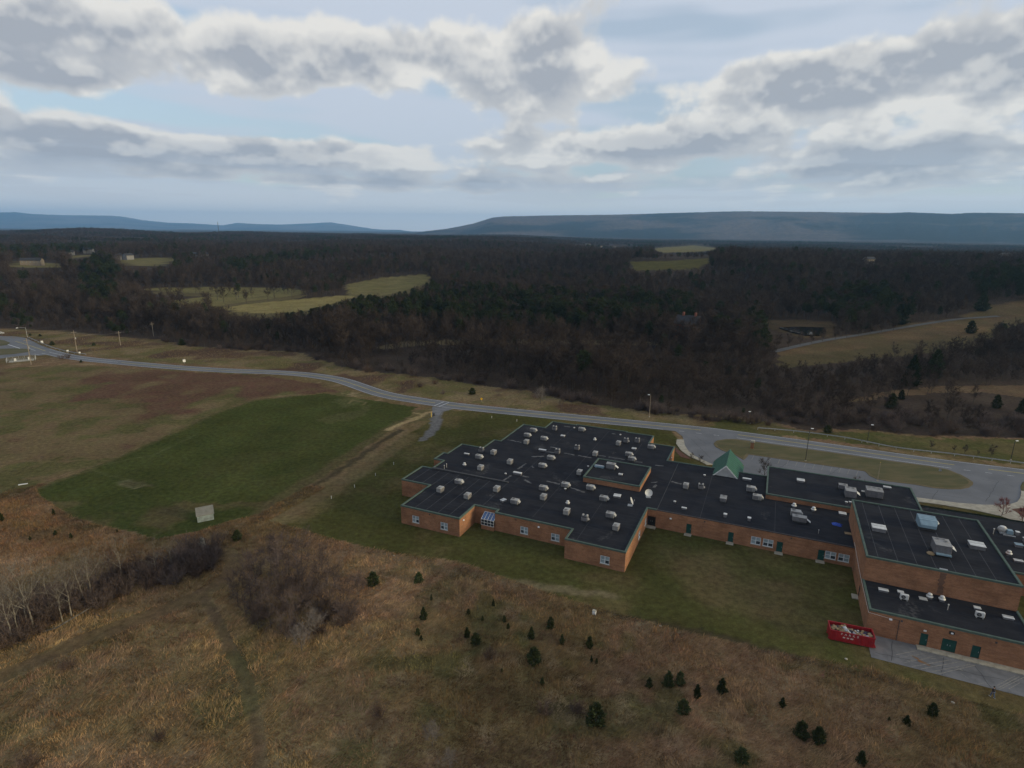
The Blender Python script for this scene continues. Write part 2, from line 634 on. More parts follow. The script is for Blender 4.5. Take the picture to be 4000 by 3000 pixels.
M['tarp'] = mat('blue_tarp', (0.012, 0.055, 0.33), (0.009, 0.04, 0.25), 1.5, 0.45)
M['gable'] = mat('gable_siding', (0.36, 0.36, 0.35), (0.31, 0.31, 0.30), 1.0, 0.7)
M['cardboard'] = mat('cardboard', (0.25, 0.175, 0.10), (0.18, 0.125, 0.07), 1.5, 0.9)
M['bag_white'] = mat('white_plastic', (0.44, 0.455, 0.47), (0.30, 0.31, 0.325), 2.5, 0.4, bump=0.4)
M['bag_dark'] = mat('dark_plastic', (0.030, 0.028, 0.042), (0.02, 0.018, 0.028), 2.5, 0.35, bump=0.4)
M['bag_purple'] = mat('purple_cloth', (0.040, 0.024, 0.115), (0.03, 0.018, 0.085), 2.5, 0.6, bump=0.4)
M['stain'] = mat('dusty_membrane', (0.105, 0.102, 0.100), (0.045, 0.045, 0.047), 1.1, 0.8, 6, lo=0.4, hi=0.62)
M['seam'] = mat('membrane_seam', (0.055, 0.056, 0.060), (0.034, 0.035, 0.038), 1.5, 0.7)
M['rust'] = mat('rust_stain', (0.185, 0.085, 0.03), (0.13, 0.098, 0.07), 0.9, 0.9)
M['dirt'] = mat('bare_dirt', (0.135, 0.092, 0.060), (0.095, 0.066, 0.044), 0.8, 0.95, bump=0.5)
M['mulch'] = mat('bark_mulch', (0.105, 0.046, 0.028), (0.075, 0.034, 0.022), 1.6, 0.95, 6, bump=0.6)
M['turf'] = mat('island_turf', (0.060, 0.058, 0.019), (0.098, 0.078, 0.033), 0.28, 0.95, 7, bump=0.8, bscale=7, lo=0.38, hi=0.66, stretch=(0.45, 1.4, 1))
M['turf_dry'] = mat('island_edge_turf', (0.125, 0.092, 0.045), (0.09, 0.074, 0.032), 0.5, 0.95, 6, bump=0.8, bscale=7)
M['shed_wall'] = mat('shed_wall', (0.19, 0.235, 0.24), (0.13, 0.15, 0.15), 1.2, 0.7)
M['shed_roof'] = mat('shed_roof', (0.155, 0.15, 0.128), (0.12, 0.116, 0.10), 1.0, 0.8)
M['yellow'] = mat('yellow_paint', (0.50, 0.36, 0.07), (0.40, 0.28, 0.05), 2.0, 0.6)
M['sign_y'] = mat('yellow_sign', (0.62, 0.37, 0.02), (0.52, 0.3, 0.02), 2.0, 0.5)
M['water'] = mat('pond_water', (0.012, 0.011, 0.010), (0.016, 0.014, 0.012), 0.1, 0.06, spec=0.5)

# ---------------------------------------------------------------- land use planned from the photograph
def gp(pts):
    return [tuple(at(*p)[:2]) for p in pts]


def cr_spline(pts, n=8):
    P = [Vector(p) for p in pts]
    P = [2 * P[0] - P[1]] + P + [2 * P[-1] - P[-2]]
    r = []
    for i in range(1, len(P) - 2):
        p0, p1, p2, p3 = P[i - 1:i + 3]
        for k in range(n):
            t = k / n
            r.append(0.5 * ((2 * p1) + (p2 - p0) * t + (2 * p0 - 5 * p1 + 4 * p2 - p3) * t * t + (3 * p1 - p0 - 3 * p2 + p3) * t ** 3))
    r.append(P[-2])
    return r


ROAD_PX = [(60, 1333), (123, 1352), (178, 1371.5), (230, 1384.5), (280, 1395), (361, 1405.5), (420, 1411), (542, 1423), (723, 1438), (904, 1448.5), (1035, 1453), (1171, 1461),
           (1273, 1474), (1341, 1488), (1409, 1511), (1476, 1534), (1544, 1550), (1612, 1561), (1690, 1573), (1781, 1585.5), (1917, 1600), (2120, 1620), (2300, 1637), (2500, 1656.5),
           (2743, 1681), (2873, 1697), (3200, 1742), (3500, 1785), (3732, 1817), (3860, 1833), (4000, 1850), (4250, 1882), (4700, 1940)]
road_c = cr_spline([at(*p) for p in ROAD_PX], 8)
# even out the sampled wobble
for _ in range(6):
    road_c = [road_c[0]] + [(road_c[i - 1] + 2 * road_c[i] + road_c[i + 1]) / 4 for i in range(1, len(road_c) - 1)] + [road_c[-1]]


def offs(path, d):
    r = []
    for i, p in enumerate(path):
        t = (path[min(i + 1, len(path) - 1)] - path[max(i - 1, 0)])
        t.z = 0
        t.normalize()
        r.append(Vector((p.x - t.y * d, p.y + t.x * d, p.z)))
    return r


# woods begin beyond this line (pixels of the ground contact)
EDGE = np.array([(-900, 1262), (0, 1283), (250, 1294), (480, 1318), (620, 1326), (720, 1350), (900, 1364), (1171, 1376), (1280, 1422), (1375, 1446), (1510, 1457), (1680, 1472), (1815, 1498),
                 (2053, 1526), (2188, 1560), (2300, 1575), (2530, 1610), (2700, 1622), (2838, 1618), (2976, 1640), (3145, 1678), (3376, 1680), (3606, 1702), (4000, 1709), (5000, 1740)], float)
F_BRIGHT = [(835, 1209), (949, 1190), (1139, 1171), (1329, 1155), (1400, 1155), (1297, 1187), (1171, 1218), (1038, 1226), (918, 1215)]
F_BAND = [(481, 1133), (633, 1123), (854, 1122), (1139, 1125), (1202, 1142), (1120, 1160), (1000, 1172), (823, 1199), (696, 1187), (600, 1180), (791, 1161), (854, 1147), (640, 1138)]
F_MID = [(1351, 1111), (1490, 1085), (1635, 1073), (1692, 1079), (1654, 1111), (1578, 1136), (1490, 1155), (1363, 1152)]
F_RIGHT = [(2458, 1022), (2600, 1019), (2771, 1009), (2771, 1024), (2727, 1047), (2600, 1054), (2480, 1056)]
F_FAR = [(2540, 973), (2600, 966), (2714, 958), (2809, 971), (2758, 982), (2600, 988)]
F_LEFT = [(440, 1018), (506, 1011), (633, 1006), (700, 1010), (633, 1035), (570, 1042), (510, 1036)]
F_HOUSE = [(40, 1032), (100, 1022), (230, 1030), (235, 1042), (150, 1048), (40, 1046)]
F_HOUSE2 = [(235, 1008), (330, 992), (372, 990), (372, 1000), (290, 1012)]
PASTURE = [(3030, 1378), (3233, 1322), (3505, 1284), (3511, 1270), (3739, 1240), (3866, 1193), (4000, 1171), (4300, 1150), (4300, 1290), (3990, 1235), (3900, 1262), (3840, 1300), (3676, 1330), (3500, 1348), (3233, 1376), (3060, 1392)]
POND = [(3043, 1284), (3120, 1281), (3220, 1284), (3226, 1302), (3200, 1313), (3144, 1312), (3090, 1300)]
POND_LAWN = [(2973, 1252), (3080, 1248), (3258, 1256), (3262, 1282), (3250, 1315), (3150, 1322), (3030, 1292), (3000, 1278)]
TRACK = [(3290, 1570), (3380, 1545), (3486, 1526), (3600, 1515), (3676, 1510), (4000, 1504), (4400, 1500), (4400, 1560), (4000, 1552), (3850, 1535), (3700, 1533), (3500, 1546), (3400, 1560)]
STRIP = [(1463, 1356), (1578, 1331), (1917, 1326), (2400, 1329), (2560, 1336), (2560, 1348), (2200, 1346), (1900, 1344), (1600, 1352), (1500, 1366)]
CLEAR = [F_BRIGHT, F_BAND, F_MID, F_RIGHT, F_FAR, F_LEFT, F_HOUSE, F_HOUSE2, PASTURE, POND_LAWN, TRACK, STRIP]
PINES = [[(1120, 1292), (1200, 1200), (1420, 1155), (1650, 1140), (1900, 1160), (2300, 1195), (2720, 1200), (2720, 1300), (2300, 1318), (1700, 1300)],
         [(300, 1170), (320, 1050), (420, 1020), (480, 1080), (470, 1180), (400, 1230)], [(-300, 1300), (-300, 1200), (60, 1215), (140, 1270), (130, 1300)], [(410, 1318), (415, 1280), (490, 1275), (520, 1325)],
         [(850, 1060), (1000, 1030), (1320, 990), (1330, 1010), (1050, 1070), (900, 1090)], [(-300, 990), (100, 985), (420, 960), (430, 985), (150, 1010), (-300, 1020)],
         [(3150, 1330), (3130, 1210), (3420, 1150), (3500, 1180), (3560, 1260), (3440, 1275), (3300, 1290)], [(3800, 1190), (3800, 1110), (4200, 1080), (4200, 1160), (3900, 1185)],
         [(2870, 1350), (2900, 1300), (3060, 1300), (3060, 1370)]]
FIELD = [(136, 1908), (250, 1868), (362, 1826), (597, 1727), (850, 1609), (985, 1564), (1157, 1546), (1266, 1537), (1450, 1563), (1627, 1591), (1591, 1627), (1374, 1790), (1180, 1910), (1012, 2007), (868, 2043), (759, 2080), (615, 2106), (430, 2065), (271, 2016), (154, 1935)]
LAWN = [(1050, 2035), (1180, 1960), (1380, 1835), (1560, 1712), (1690, 1640), (1725, 1600), (2000, 1615), (2300, 1645), (2620, 1680), (2700, 1790), (3000, 1800), (3550, 1930), (4100, 2000), (4400, 2100), (4600, 2900),
        (4000, 2800), (3700, 2712), (3400, 2610), (3000, 2545), (2600, 2450), (2200, 2335), (1800, 2200), (1400, 2135), (1150, 2060)]
VERGE_R = [(2720, 1700), (2838, 1630), (2976, 1650), (3145, 1685), (3376, 1688), (3606, 1710), (4000, 1716), (4600, 1730), (4600, 1900), (4000, 1815), (3500, 1752), (3100, 1705)]
MEADOW_L = [(-700, 1640), (-300, 1480), (0, 1440), (300, 1425), (700, 1450), (1000, 1465), (1250, 1500), (1330, 1530), (1100, 1545), (960, 1570), (840, 1610), (597, 1727), (362, 1826), (100, 1905), (-300, 1960), (-800, 2100)]
STRIP_FAR = [(-700, 1330), (0, 1290), (480, 1322), (720, 1352), (1171, 1380), (1400, 1452), (1700, 1478), (2050, 1530), (2300, 1580), (2700, 1625), (2850, 1640), (2700, 1665), (2300, 1620), (1900, 1580), (1650, 1555), (1450, 1510), (1300, 1468), (1000, 1440), (400, 1395), (100, 1330), (-700, 1345)]
PATH_A = [(-80, 2680), (120, 2595), (300, 2510), (480, 2440), (640, 2385), (760, 2335), (850, 2285), (905, 2235), (918, 2195), (890, 2162), (840, 2150)]
PATH_B = [(800, 2345), (835, 2410), (862, 2470), (900, 2545), (935, 2600), (960, 2680), (985, 2790), (1005, 2900), (1020, 3060)]
TRACK_L = [(1320, 2150), (1600, 2185), (1800, 2230), (2000, 2270), (2250, 2310), (2400, 2330)]
DITCH = [(1000, 2035), (1150, 1945), (1330, 1835), (1480, 1735), (1560, 1680)]
FIELD_EDGE = [(1560, 1650), (1400, 1760), (1250, 1855), (1080, 1965), (1020, 2010)]

# ---------------------------------------------------------------- ground sheet
def grow(a, b, step, g):
    r = [a]
    while r[-1] < b:
        r.append(r[-1] + step)
        step *= g
    r[-1] = b
    return r


xs_f = np.arange(-175, 175.01, 0.8)
xr = np.array(grow(175, 32000, 0.85, 1.045))
gx = np.concatenate([-xr[::-1][:-1], xs_f, xr[1:]])
ys_f = np.arange(20, 240.01, 0.7)
yb = -np.array(grow(-20, 600, 1.0, 1.2))[::-1][:-1]
yf = np.array(grow(240, 32000, 0.75, 1.025))
gy = np.concatenate([yb, ys_f, yf[1:]])
GX, GY = np.meshgrid(gx, gy)
GZ = terrain(GX, GY)
wx = GX + (fbm(GX / 3.1, GY / 3.1, 11, 3) - 0.5) * 5.0
wy = GY + (fbm(GX / 3.1, GY / 3.1, 17, 3) - 0.5) * 5.0
gpx, gpy = project(wx, wy, GZ)
cpx, cpy = project(GX + (wx - GX) * 0.45, GY + (wy - GY) * 0.45, GZ)        # for mown and paved edges
front = wy > 5
gc = np.zeros(GX.shape + (3,), np.float32)
gc[:] = (0.135, 0.098, 0.058)
n_a = fbm(GX / 9, GY / 9, 5, 4)[..., None]
n_b = fbm(GX / 24, GY / 24, 8, 4)[..., None]
n_c = fbm(GX / 3, GY / 3, 21, 3)[..., None]


def lerp(a, b, t):
    return np.asarray(a, np.float32) * (1 - t) + np.asarray(b, np.float32) * t


# dry foreground meadow: tan, brown and some green
st = smooth(0.42, 0.60, n_b)
gc = lerp((0.150, 0.098, 0.056), (0.120, 0.088, 0.042), st)
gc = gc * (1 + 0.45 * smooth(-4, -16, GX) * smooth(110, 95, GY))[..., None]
gc = lerp(gc, (0.070, 0.072, 0.028), smooth(0.58, 0.70, n_a) * 0.6)
gc = lerp(gc, (0.215, 0.155, 0.092), smooth(0.55, 0.72, n_c) * 0.6)
d_ = np.hypot(GX, GY)
edge_y = np.interp(gpx, EDGE[:, 0], EDGE[:, 1])
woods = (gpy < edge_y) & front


def paint(polys, col, t=1.0, crisp=False):
    global gc
    m_ = np.zeros(GX.shape, bool)
    for p in (polys if isinstance(polys[0], list) else [polys]):
        m_ |= (inpoly(cpx, cpy, p) if crisp else inpoly(gpx, gpy, p)) & front
    gc = np.where(m_[..., None], lerp(gc, col, t), gc)
    return m_


def paint_line(pts, half, col, t=1.0, soft=0.6):
    """a worn track along a line on the ground"""
    global gc
    P = np.array([tuple(at(*p)[:2]) for p in pts])
    best = np.full(GX.shape, 1e9)
    box_ = (GX > P[:, 0].min() - 9) & (GX < P[:, 0].max() + 9) & (GY > P[:, 1].min() - 9) & (GY < P[:, 1].max() + 9)
    ix = np.nonzero(box_)
    qx, qy = GX[ix] + (wx[ix] - GX[ix]) * 0.4, GY[ix] + (wy[ix] - GY[ix]) * 0.4
    b_ = np.full(qx.shape, 1e9)
    for i in range(len(P) - 1):
        a_, c_ = P[i], P[i + 1]
        l2 = ((c_ - a_) ** 2).sum()
        tt = np.clip(((qx - a_[0]) * (c_[0] - a_[0]) + (qy - a_[1]) * (c_[1] - a_[1])) / l2, 0, 1)
        b_ = np.minimum(b_, np.hypot(qx - a_[0] - tt * (c_[0] - a_[0]), qy - a_[1] - tt * (c_[1] - a_[1])))
    best[ix] = b_
    k = (1 - smooth(half, half + soft, best))[..., None] * t
    gc = lerp(gc, col, k)
    return best


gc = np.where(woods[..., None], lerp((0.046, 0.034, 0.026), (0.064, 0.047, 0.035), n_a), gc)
ml = lerp((0.125, 0.092, 0.048), (0.092, 0.082, 0.034), smooth(0.50, 0.64, n_a))
ml = lerp(ml, (0.098, 0.058, 0.037), smooth(0.50, 0.62, n_b))
paint(MEADOW_L, ml)
sf = lerp((0.150, 0.112, 0.060), (0.105, 0.090, 0.038), smooth(0.42, 0.6, n_a))
sf = lerp(sf, (0.085, 0.055, 0.036), smooth(0.56, 0.66, n_b))
paint(STRIP_FAR, sf)
vr = lerp((0.075, 0.072, 0.026), (0.105, 0.086, 0.038), smooth(0.42, 0.62, n_a))
paint(VERGE_R, vr)
lw = lerp((0.054, 0.053, 0.018), (0.092, 0.072, 0.032), smooth(0.46, 0.66, n_b * 0.6 + n_a * 0.4))
paint(LAWN, lw, 1.0, True)
fd = lerp((0.043, 0.052, 0.016), (0.056, 0.060, 0.019), n_a)
fd = lerp(fd, (0.072, 0.066, 0.026), smooth(0.55, 0.70, n_b) * 0.35)
paint([[(x, y) for x, y in FIELD]], fd, 1.0, True)
PE = FIELD + FIELD[:1]
# fringe of the pitch going brown at its near end
gc = np.where((inpoly(gpx, gpy, FIELD) & (gpy > 1960))[..., None], lerp(gc, (0.085, 0.068, 0.032), smooth(0.40, 0.62, n_a) * 0.85), gc)
for p in (F_BRIGHT,):
    paint(p, lerp((0.220, 0.175, 0.072), (0.185, 0.150, 0.060), n_a))
for p in (F_BAND, F_MID, F_FAR, F_LEFT, F_HOUSE, F_HOUSE2):
    paint(p, lerp((0.160, 0.130, 0.058), (0.125, 0.110, 0.045), n_a))
paint(F_RIGHT, lerp((0.100, 0.085, 0.030), (0.085, 0.074, 0.027), n_a))
def low(P, dy):
    return [(x, y + dy) for x, y in P]


paint([low(PASTURE, 22), low(PASTURE, 45)], lerp((0.105, 0.078, 0.042), (0.075, 0.062, 0.030), n_a))
paint([low(F_BRIGHT, 18), low(F_MID, 18), low(F_BAND, 14)], lerp((0.120, 0.095, 0.048), (0.095, 0.078, 0.038), n_a))
paint(F_BRIGHT, lerp((0.220, 0.175, 0.072), (0.185, 0.150, 0.060), n_a))
paint([F_BAND, F_MID], lerp((0.160, 0.130, 0.058), (0.125, 0.110, 0.045), n_a))
paint(PASTURE, lerp(lerp((0.128, 0.086, 0.044), (0.086, 0.070, 0.032), smooth(0.42, 0.62, n_b)), (0.108, 0.074, 0.042), n_a))
paint(POND_LAWN, lerp((0.088, 0.060, 0.036), (0.066, 0.050, 0.028), n_a))
paint(TRACK, lerp((0.130, 0.088, 0.052), (0.095, 0.066, 0.04), n_a))
paint(STRIP, lerp((0.125, 0.098, 0.058), (0.10, 0.078, 0.046), n_a))
paint([(1691, 1592), (1760, 1599), (1723, 1610), (1727, 1632), (1731, 1650), (1715, 1672), (1690, 1700), (1655, 1722), (1630, 1725), (1662, 1690), (1680, 1668), (1686, 1625)], (0.120, 0.116, 0.114), 0.95, True)
paint([(1300, 1560), (1385, 1555), (1425, 1570), (1340, 1598)], (0.135, 0.115, 0.060), 0.22)
paint([(1235, 1640), (1290, 1622), (1400, 1600), (1460, 1580), (1440, 1610), (1380, 1640), (1300, 1652)], (0.120, 0.100, 0.050), 0.28)
paint([(465, 1890), (500, 1876), (560, 1878), (610, 1895), (600, 1905), (530, 1908)], (0.098, 0.080, 0.046), 0.5)
SEDGE_L = [(-60, 1960), (60, 1950), (130, 1962), (300, 2080), (520, 2110), (660, 2160), (690, 2230), (300, 2180), (-60, 2150)]
paint(SEDGE_L, lerp((0.270, 0.170, 0.085), (0.190, 0.128, 0.070), n_a), 0.9)
paint_line([(136, 1908), (362, 1826), (597, 1727), (850, 1609), (985, 1564), (1157, 1546)], 0.6, (0.100, 0.080, 0.038), 0.55, 1.6)
paint_line(PATH_A, 1.5, (0.108, 0.073, 0.039), 0.9, 1.0)
paint_line(PATH_B, 0.75, (0.100, 0.070, 0.040), 0.9, 0.5)
paint_line([(900, 2600), (940, 2650), (960, 2720)], 2.2, (0.070, 0.068, 0.030), 0.6, 2.0)
paint_line(TRACK_L, 0.5, (0.165, 0.130, 0.080), 0.55, 0.8)
paint_line([(1430, 2150), (1640, 2205), (1850, 2255), (2100, 2300)], 0.45, (0.15, 0.118, 0.072), 0.5, 0.8)
paint_line(DITCH, 0.7, (0.042, 0.036, 0.022), 0.85, 0.8)
paint_line([(p[0] + 30, p[1] + 25) for p in DITCH], 2.2, (0.135, 0.098, 0.052), 0.65, 2.5)
paint_line(FIELD_EDGE, 1.3, (0.105, 0.075, 0.042), 0.5, 2.0)
paint_line([(1690, 1606), (1650, 1622), (1585, 1650), (1515, 1678)], 0.7, (0.30, 0.225, 0.115), 0.75, 0.6)
paint_line([(1640, 1618), (1610, 1612)], 0.4, (0.30, 0.225, 0.115), 0.6, 0.4)
# pale chalk outlines of the pitch
for ln in ([(340, 1828), (600, 1905)], [(340, 1828), (600, 1775), (760, 1700)], [(462, 1885), (500, 1876)], [(462, 1888), (525, 1908)], [(525, 1908), (565, 1895)]):
    paint_line(ln, 0.12, (0.17, 0.15, 0.09), 0.16 if ln[0][0] < 400 else 0.55, 0.35)
for ln in ([(1362, 1575), (1378, 1562)], [(1378, 1562), (1430, 1573)], [(1430, 1573), (1415, 1582)]):
    paint_line(ln, 0.15, (0.19, 0.145, 0.08), 0.45, 0.4)
# broken turf between lawn and meadow
paint_line([(2350, 2385), (2600, 2440), (2850, 2500), (3150, 2580), (3450, 2650), (3720, 2730)], 0.35, (0.045, 0.034, 0.022), 0.75, 0.6)
paint_line([(2480, 2440), (2650, 2480)], 0.6, (0.155, 0.125, 0.075), 0.5, 0.8)
tall = ~(woods | inpoly(gpx, gpy, LAWN) | inpoly(gpx, gpy, FIELD) | inpoly(gpx, gpy, MEADOW_L) | inpoly(gpx, gpy, STRIP_FAR) | inpoly(gpx, gpy, VERGE_R)) & (d_ < 240) & front
GZ2 = GZ + np.where(tall & (GY < 118), (fbm(GX / 1.6, GY / 1.6, 31, 3) - 0.5) * 0.28 * smooth(4, 14, np.minimum(120 - GY, 40)), 0) - 0.01
ny, nx = GX.shape
idx = np.arange(nx * ny).reshape(ny, nx)
quads = np.stack([idx[:-1, :-1], idx[:-1, 1:], idx[1:, 1:], idx[1:, :-1]], -1).reshape(-1, 4)
M['ground'] = attr_mat('ground_cover', scale=0.9, amp=0.30, fine=5.0, bump=0.9, bdist=0.12)
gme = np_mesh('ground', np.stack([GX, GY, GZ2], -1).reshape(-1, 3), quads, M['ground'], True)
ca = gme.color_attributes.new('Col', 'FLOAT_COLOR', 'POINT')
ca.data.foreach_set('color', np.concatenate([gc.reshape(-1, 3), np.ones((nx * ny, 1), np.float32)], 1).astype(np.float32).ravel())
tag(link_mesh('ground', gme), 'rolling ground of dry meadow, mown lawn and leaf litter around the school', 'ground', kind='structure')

# ---------------------------------------------------------------- mountains
def mountain(name, sky_px, dist, depth_f, depth_b, zb, seed, rough, material, label, skew=0.0):
    P = np.array(sky_px, float)
    pxs = np.linspace(P[0, 0], P[-1, 0], 420)
    pys = np.interp(pxs, P[:, 0], P[:, 1])
    V, rows = [], 46
    for px, py in zip(pxs, pys):
        rx, ry, rz = ray(px, py)
        dd = dist * (1 + skew * (px - 2000) / 2000)
        s = dd / math.hypot(rx, ry)
        V.append((rx * s, ry * s, HC + rz * s))
    V = np.array(V)
    out_v = []
    for k in range(rows):
        t = k / (rows - 1)
        if t < 0.7:
            q = t / 0.7
            f = q ** 1.15 * 0.75 + 0.25 * q * q * (3 - 2 * q)
            off = -(1 - q) * depth_f
        else:
            q = (t - 0.7) / 0.3
            f = 1 - q * q
            off = q * depth_b
        rad = np.hypot(V[:, 0], V[:, 1])
        x = V[:, 0] * (1 + off / rad)
        y = V[:, 1] * (1 + off / rad)
        gul = (fbm(pxs / 120 + 5, t * 2.2 + 0 * pxs, seed, 4) - 0.5) * rough * (1 - abs(2 * min(t / 0.7, 1) - 1)) * (t < 0.72)
        fuzz = (np.random.default_rng(seed + k).random(len(pxs)) - 0.5) * rough * 0.05
        z = zb + (V[:, 2] - zb) * f + gul + fuzz
        out_v.append(np.stack([x, y, z], -1))
    A = np.array(out_v)
    n = len(pxs)
    ix = np.arange(rows * n).reshape(rows, n)
    q = np.stack([ix[:-1, :-1], ix[:-1, 1:], ix[1:, 1:], ix[1:, :-1]], -1).reshape(-1, 4)
    return tag(link_mesh(name, np_mesh(name, A.reshape(-1, 3), q, material, True)), label, 'mountain', kind='structure')


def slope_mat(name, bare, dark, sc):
    """wooded slope, sun and cloud-shadow patches painted in bare and evergreen tones"""
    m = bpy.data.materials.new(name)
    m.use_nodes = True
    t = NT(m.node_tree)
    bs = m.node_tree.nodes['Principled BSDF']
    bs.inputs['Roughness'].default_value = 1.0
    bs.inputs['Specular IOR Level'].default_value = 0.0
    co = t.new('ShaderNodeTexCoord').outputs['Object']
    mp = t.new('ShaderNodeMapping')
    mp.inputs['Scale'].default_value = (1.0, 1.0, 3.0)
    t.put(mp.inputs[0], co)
    dapple = t.ramp(t.noise(mp.outputs[0], 0.00055 * sc, 4, 0.55), 0.44, 0.56)  # broad patches of sunlight and cloud shade put into the base colour
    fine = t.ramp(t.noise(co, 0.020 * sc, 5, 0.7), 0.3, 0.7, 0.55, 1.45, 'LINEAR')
    c = t.mix(dapple, dark, bare)
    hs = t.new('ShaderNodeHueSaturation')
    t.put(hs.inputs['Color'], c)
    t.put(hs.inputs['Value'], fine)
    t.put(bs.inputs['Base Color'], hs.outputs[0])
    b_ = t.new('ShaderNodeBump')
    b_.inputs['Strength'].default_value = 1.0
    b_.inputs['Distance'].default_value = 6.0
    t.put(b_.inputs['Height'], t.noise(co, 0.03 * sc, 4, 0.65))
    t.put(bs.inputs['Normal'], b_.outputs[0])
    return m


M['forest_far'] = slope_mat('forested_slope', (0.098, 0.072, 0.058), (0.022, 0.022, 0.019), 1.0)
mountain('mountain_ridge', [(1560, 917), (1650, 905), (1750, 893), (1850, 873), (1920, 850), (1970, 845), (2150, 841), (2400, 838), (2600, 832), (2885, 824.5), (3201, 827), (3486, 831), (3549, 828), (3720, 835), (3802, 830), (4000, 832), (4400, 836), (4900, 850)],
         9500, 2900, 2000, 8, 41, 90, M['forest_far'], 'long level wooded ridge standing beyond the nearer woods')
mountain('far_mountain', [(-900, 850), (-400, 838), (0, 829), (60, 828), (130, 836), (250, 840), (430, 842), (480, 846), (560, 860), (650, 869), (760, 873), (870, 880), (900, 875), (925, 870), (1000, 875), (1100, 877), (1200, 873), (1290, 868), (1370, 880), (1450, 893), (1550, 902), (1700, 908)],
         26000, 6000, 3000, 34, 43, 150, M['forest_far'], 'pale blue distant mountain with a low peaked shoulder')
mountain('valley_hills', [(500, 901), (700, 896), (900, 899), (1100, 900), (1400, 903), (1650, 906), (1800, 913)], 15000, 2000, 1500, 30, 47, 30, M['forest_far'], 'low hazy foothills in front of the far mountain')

# ---------------------------------------------------------------- roads and pavements
def strip(mb, path, a, b, z):
    L, Rr = offs(path, a), offs(path, b)
    for i in range(len(path) - 1):
        mb.face([(L[i].x, L[i].y, z), (Rr[i].x, Rr[i].y, z), (Rr[i + 1].x, Rr[i + 1].y, z), (L[i + 1].x, L[i + 1].y, z)], flip=a < b)
    return mb


def flat(name, pts, z, material, parent=None, th=0.0):
    """pavement-like slab: a flat polygon, with side faces down to the ground"""
    mb = MB()
    pts = [(p[0], p[1]) for p in pts]
    ar = sum(pts[i][0] * pts[(i + 1) % len(pts)][1] - pts[(i + 1) % len(pts)][0] * pts[i][1] for i in range(len(pts)))
    if ar < 0:
        pts = pts[::-1]
    mb.prism(pts, z - max(th, 0.02), z, cap0=False)
    return mb.build(name, material, parent)


ROAD_Z = 0.035
HW = 3.25
mb = MB()
strip(mb, road_c, HW + 0.35, -HW - 0.35, ROAD_Z)
road = mb.build('road', M['asphalt'])
tag(road, 'grey two-lane road curving past the school with yellow centre lines', 'road', kind='structure')


def seg(path, px0, px1):
    """the stretch of a ground path between two photograph columns"""
    r = [p for p in path if px0 <= project(p.x, p.y, 0.0)[0] <= px1]
    return r


LZ = ROAD_Z + 0.006
for a, b in ((-200, 178), (470, 1702), (1740, 2742), (2873, 3732), (3860, 9000)):
    s_ = seg(road_c, a, b)
    for o_ in (0.14, -0.14):
        strip(MB_ := MB(), s_, o_ + 0.08, o_ - 0.08, LZ)
        MB_.build('yellow_line', M['paint_y'], road)
s_ = seg(road_c, 190, 470)
strip(MB_ := MB(), s_, 0.11, -0.11, LZ)
MB_.build('centre_line', M['paint_w'], road)
for a, b, o_ in ((161, 9000, HW - 0.1), (186, 2600, -HW + 0.1), (2873, 3712, -HW + 0.1), (4000, 9000, -HW + 0.1)):
    strip(MB_ := MB(), seg(road_c, a, b), o_ + 0.085, o_ - 0.085, LZ)
    MB_.build('white_edge_line', M['paint_w'], road)
for a, b in ((2640, 2873), (3735, 4000)):
    ss = seg(road_c, a - 5, b + 5)
    p0, p1 = ss[0], ss[-1]
    n = max(3, int((p1 - p0).length / 4.2))
    for k in range(n):
        q0, q1 = p0.lerp(p1, k / n), p0.lerp(p1, (k + 0.32) / n)
        strip(MB_ := MB(), [q0, q1], -HW + 0.2, -HW + 0.02, LZ)
        MB_.build('dash', M['paint_w'], road)
# crossing bars
for a, b in (((1733.5, 1570), (1695.5, 1585.5)), ((1754, 1572.5), (1714, 1588.5))):
    strip(MB_ := MB(), [at(*a), at(*b)], 0.16, -0.16, LZ + 0.004)
    MB_.build('crossing_bar', M['paint_w'], road)

# junction at the far left with its two grass islands
ap = flat('junction_pavement', gp([(-300, 1300), (0, 1312.7), (57, 1313.7), (104, 1321), (161, 1350), (215, 1370), (225, 1386), (182, 1385.5), (152, 1389), (121, 1386), (57, 1393), (0, 1401), (-300, 1440)]), ROAD_Z - 0.006, M['asphalt'])
tag(ap, 'wide paved junction where a side road meets the road', 'pavement', kind='structure')
for pts, nm in (([(-300, 1322), (0, 1328), (19, 1331), (40, 1339.5), (28, 1348), (0, 1352), (-300, 1362)], 'grass_island'), ([(-300, 1366), (0, 1363.5), (57, 1361.5), (108, 1363.5), (119, 1368.7), (112, 1375), (57, 1383), (0, 1388), (-300, 1412)], 'grass_island')):
    o = flat(nm, gp(pts), 0.14, M['turf'])
    tag(o, 'small kerbed grass island in the paved junction' if pts[0][1] == 1322 else 'narrow kerbed grass island beside the junction slip road', 'island', kind='structure')
for a, b, wd in (((31, 1346), (78, 1361), 0.5), ((114, 1361), (139, 1370.5), 0.2), ((133, 1383), (154, 1387), 0.2)):
    strip(MB_ := MB(), [at(*a), at(*b)], wd / 2, -wd / 2, LZ)
    MB_.build('stop_line', M['paint_w'], road)

# mouth of the gravel track
o = flat('track_apron', gp([(1690, 1588), (1775, 1596), (1760, 1600), (1724, 1609), (1716, 1622), (1688, 1622), (1690, 1606), (1688, 1594)]), 0.022, M['asphalt_worn'])
tag(o, 'worn asphalt apron at the mouth of the gravel track', 'pavement', kind='structure')

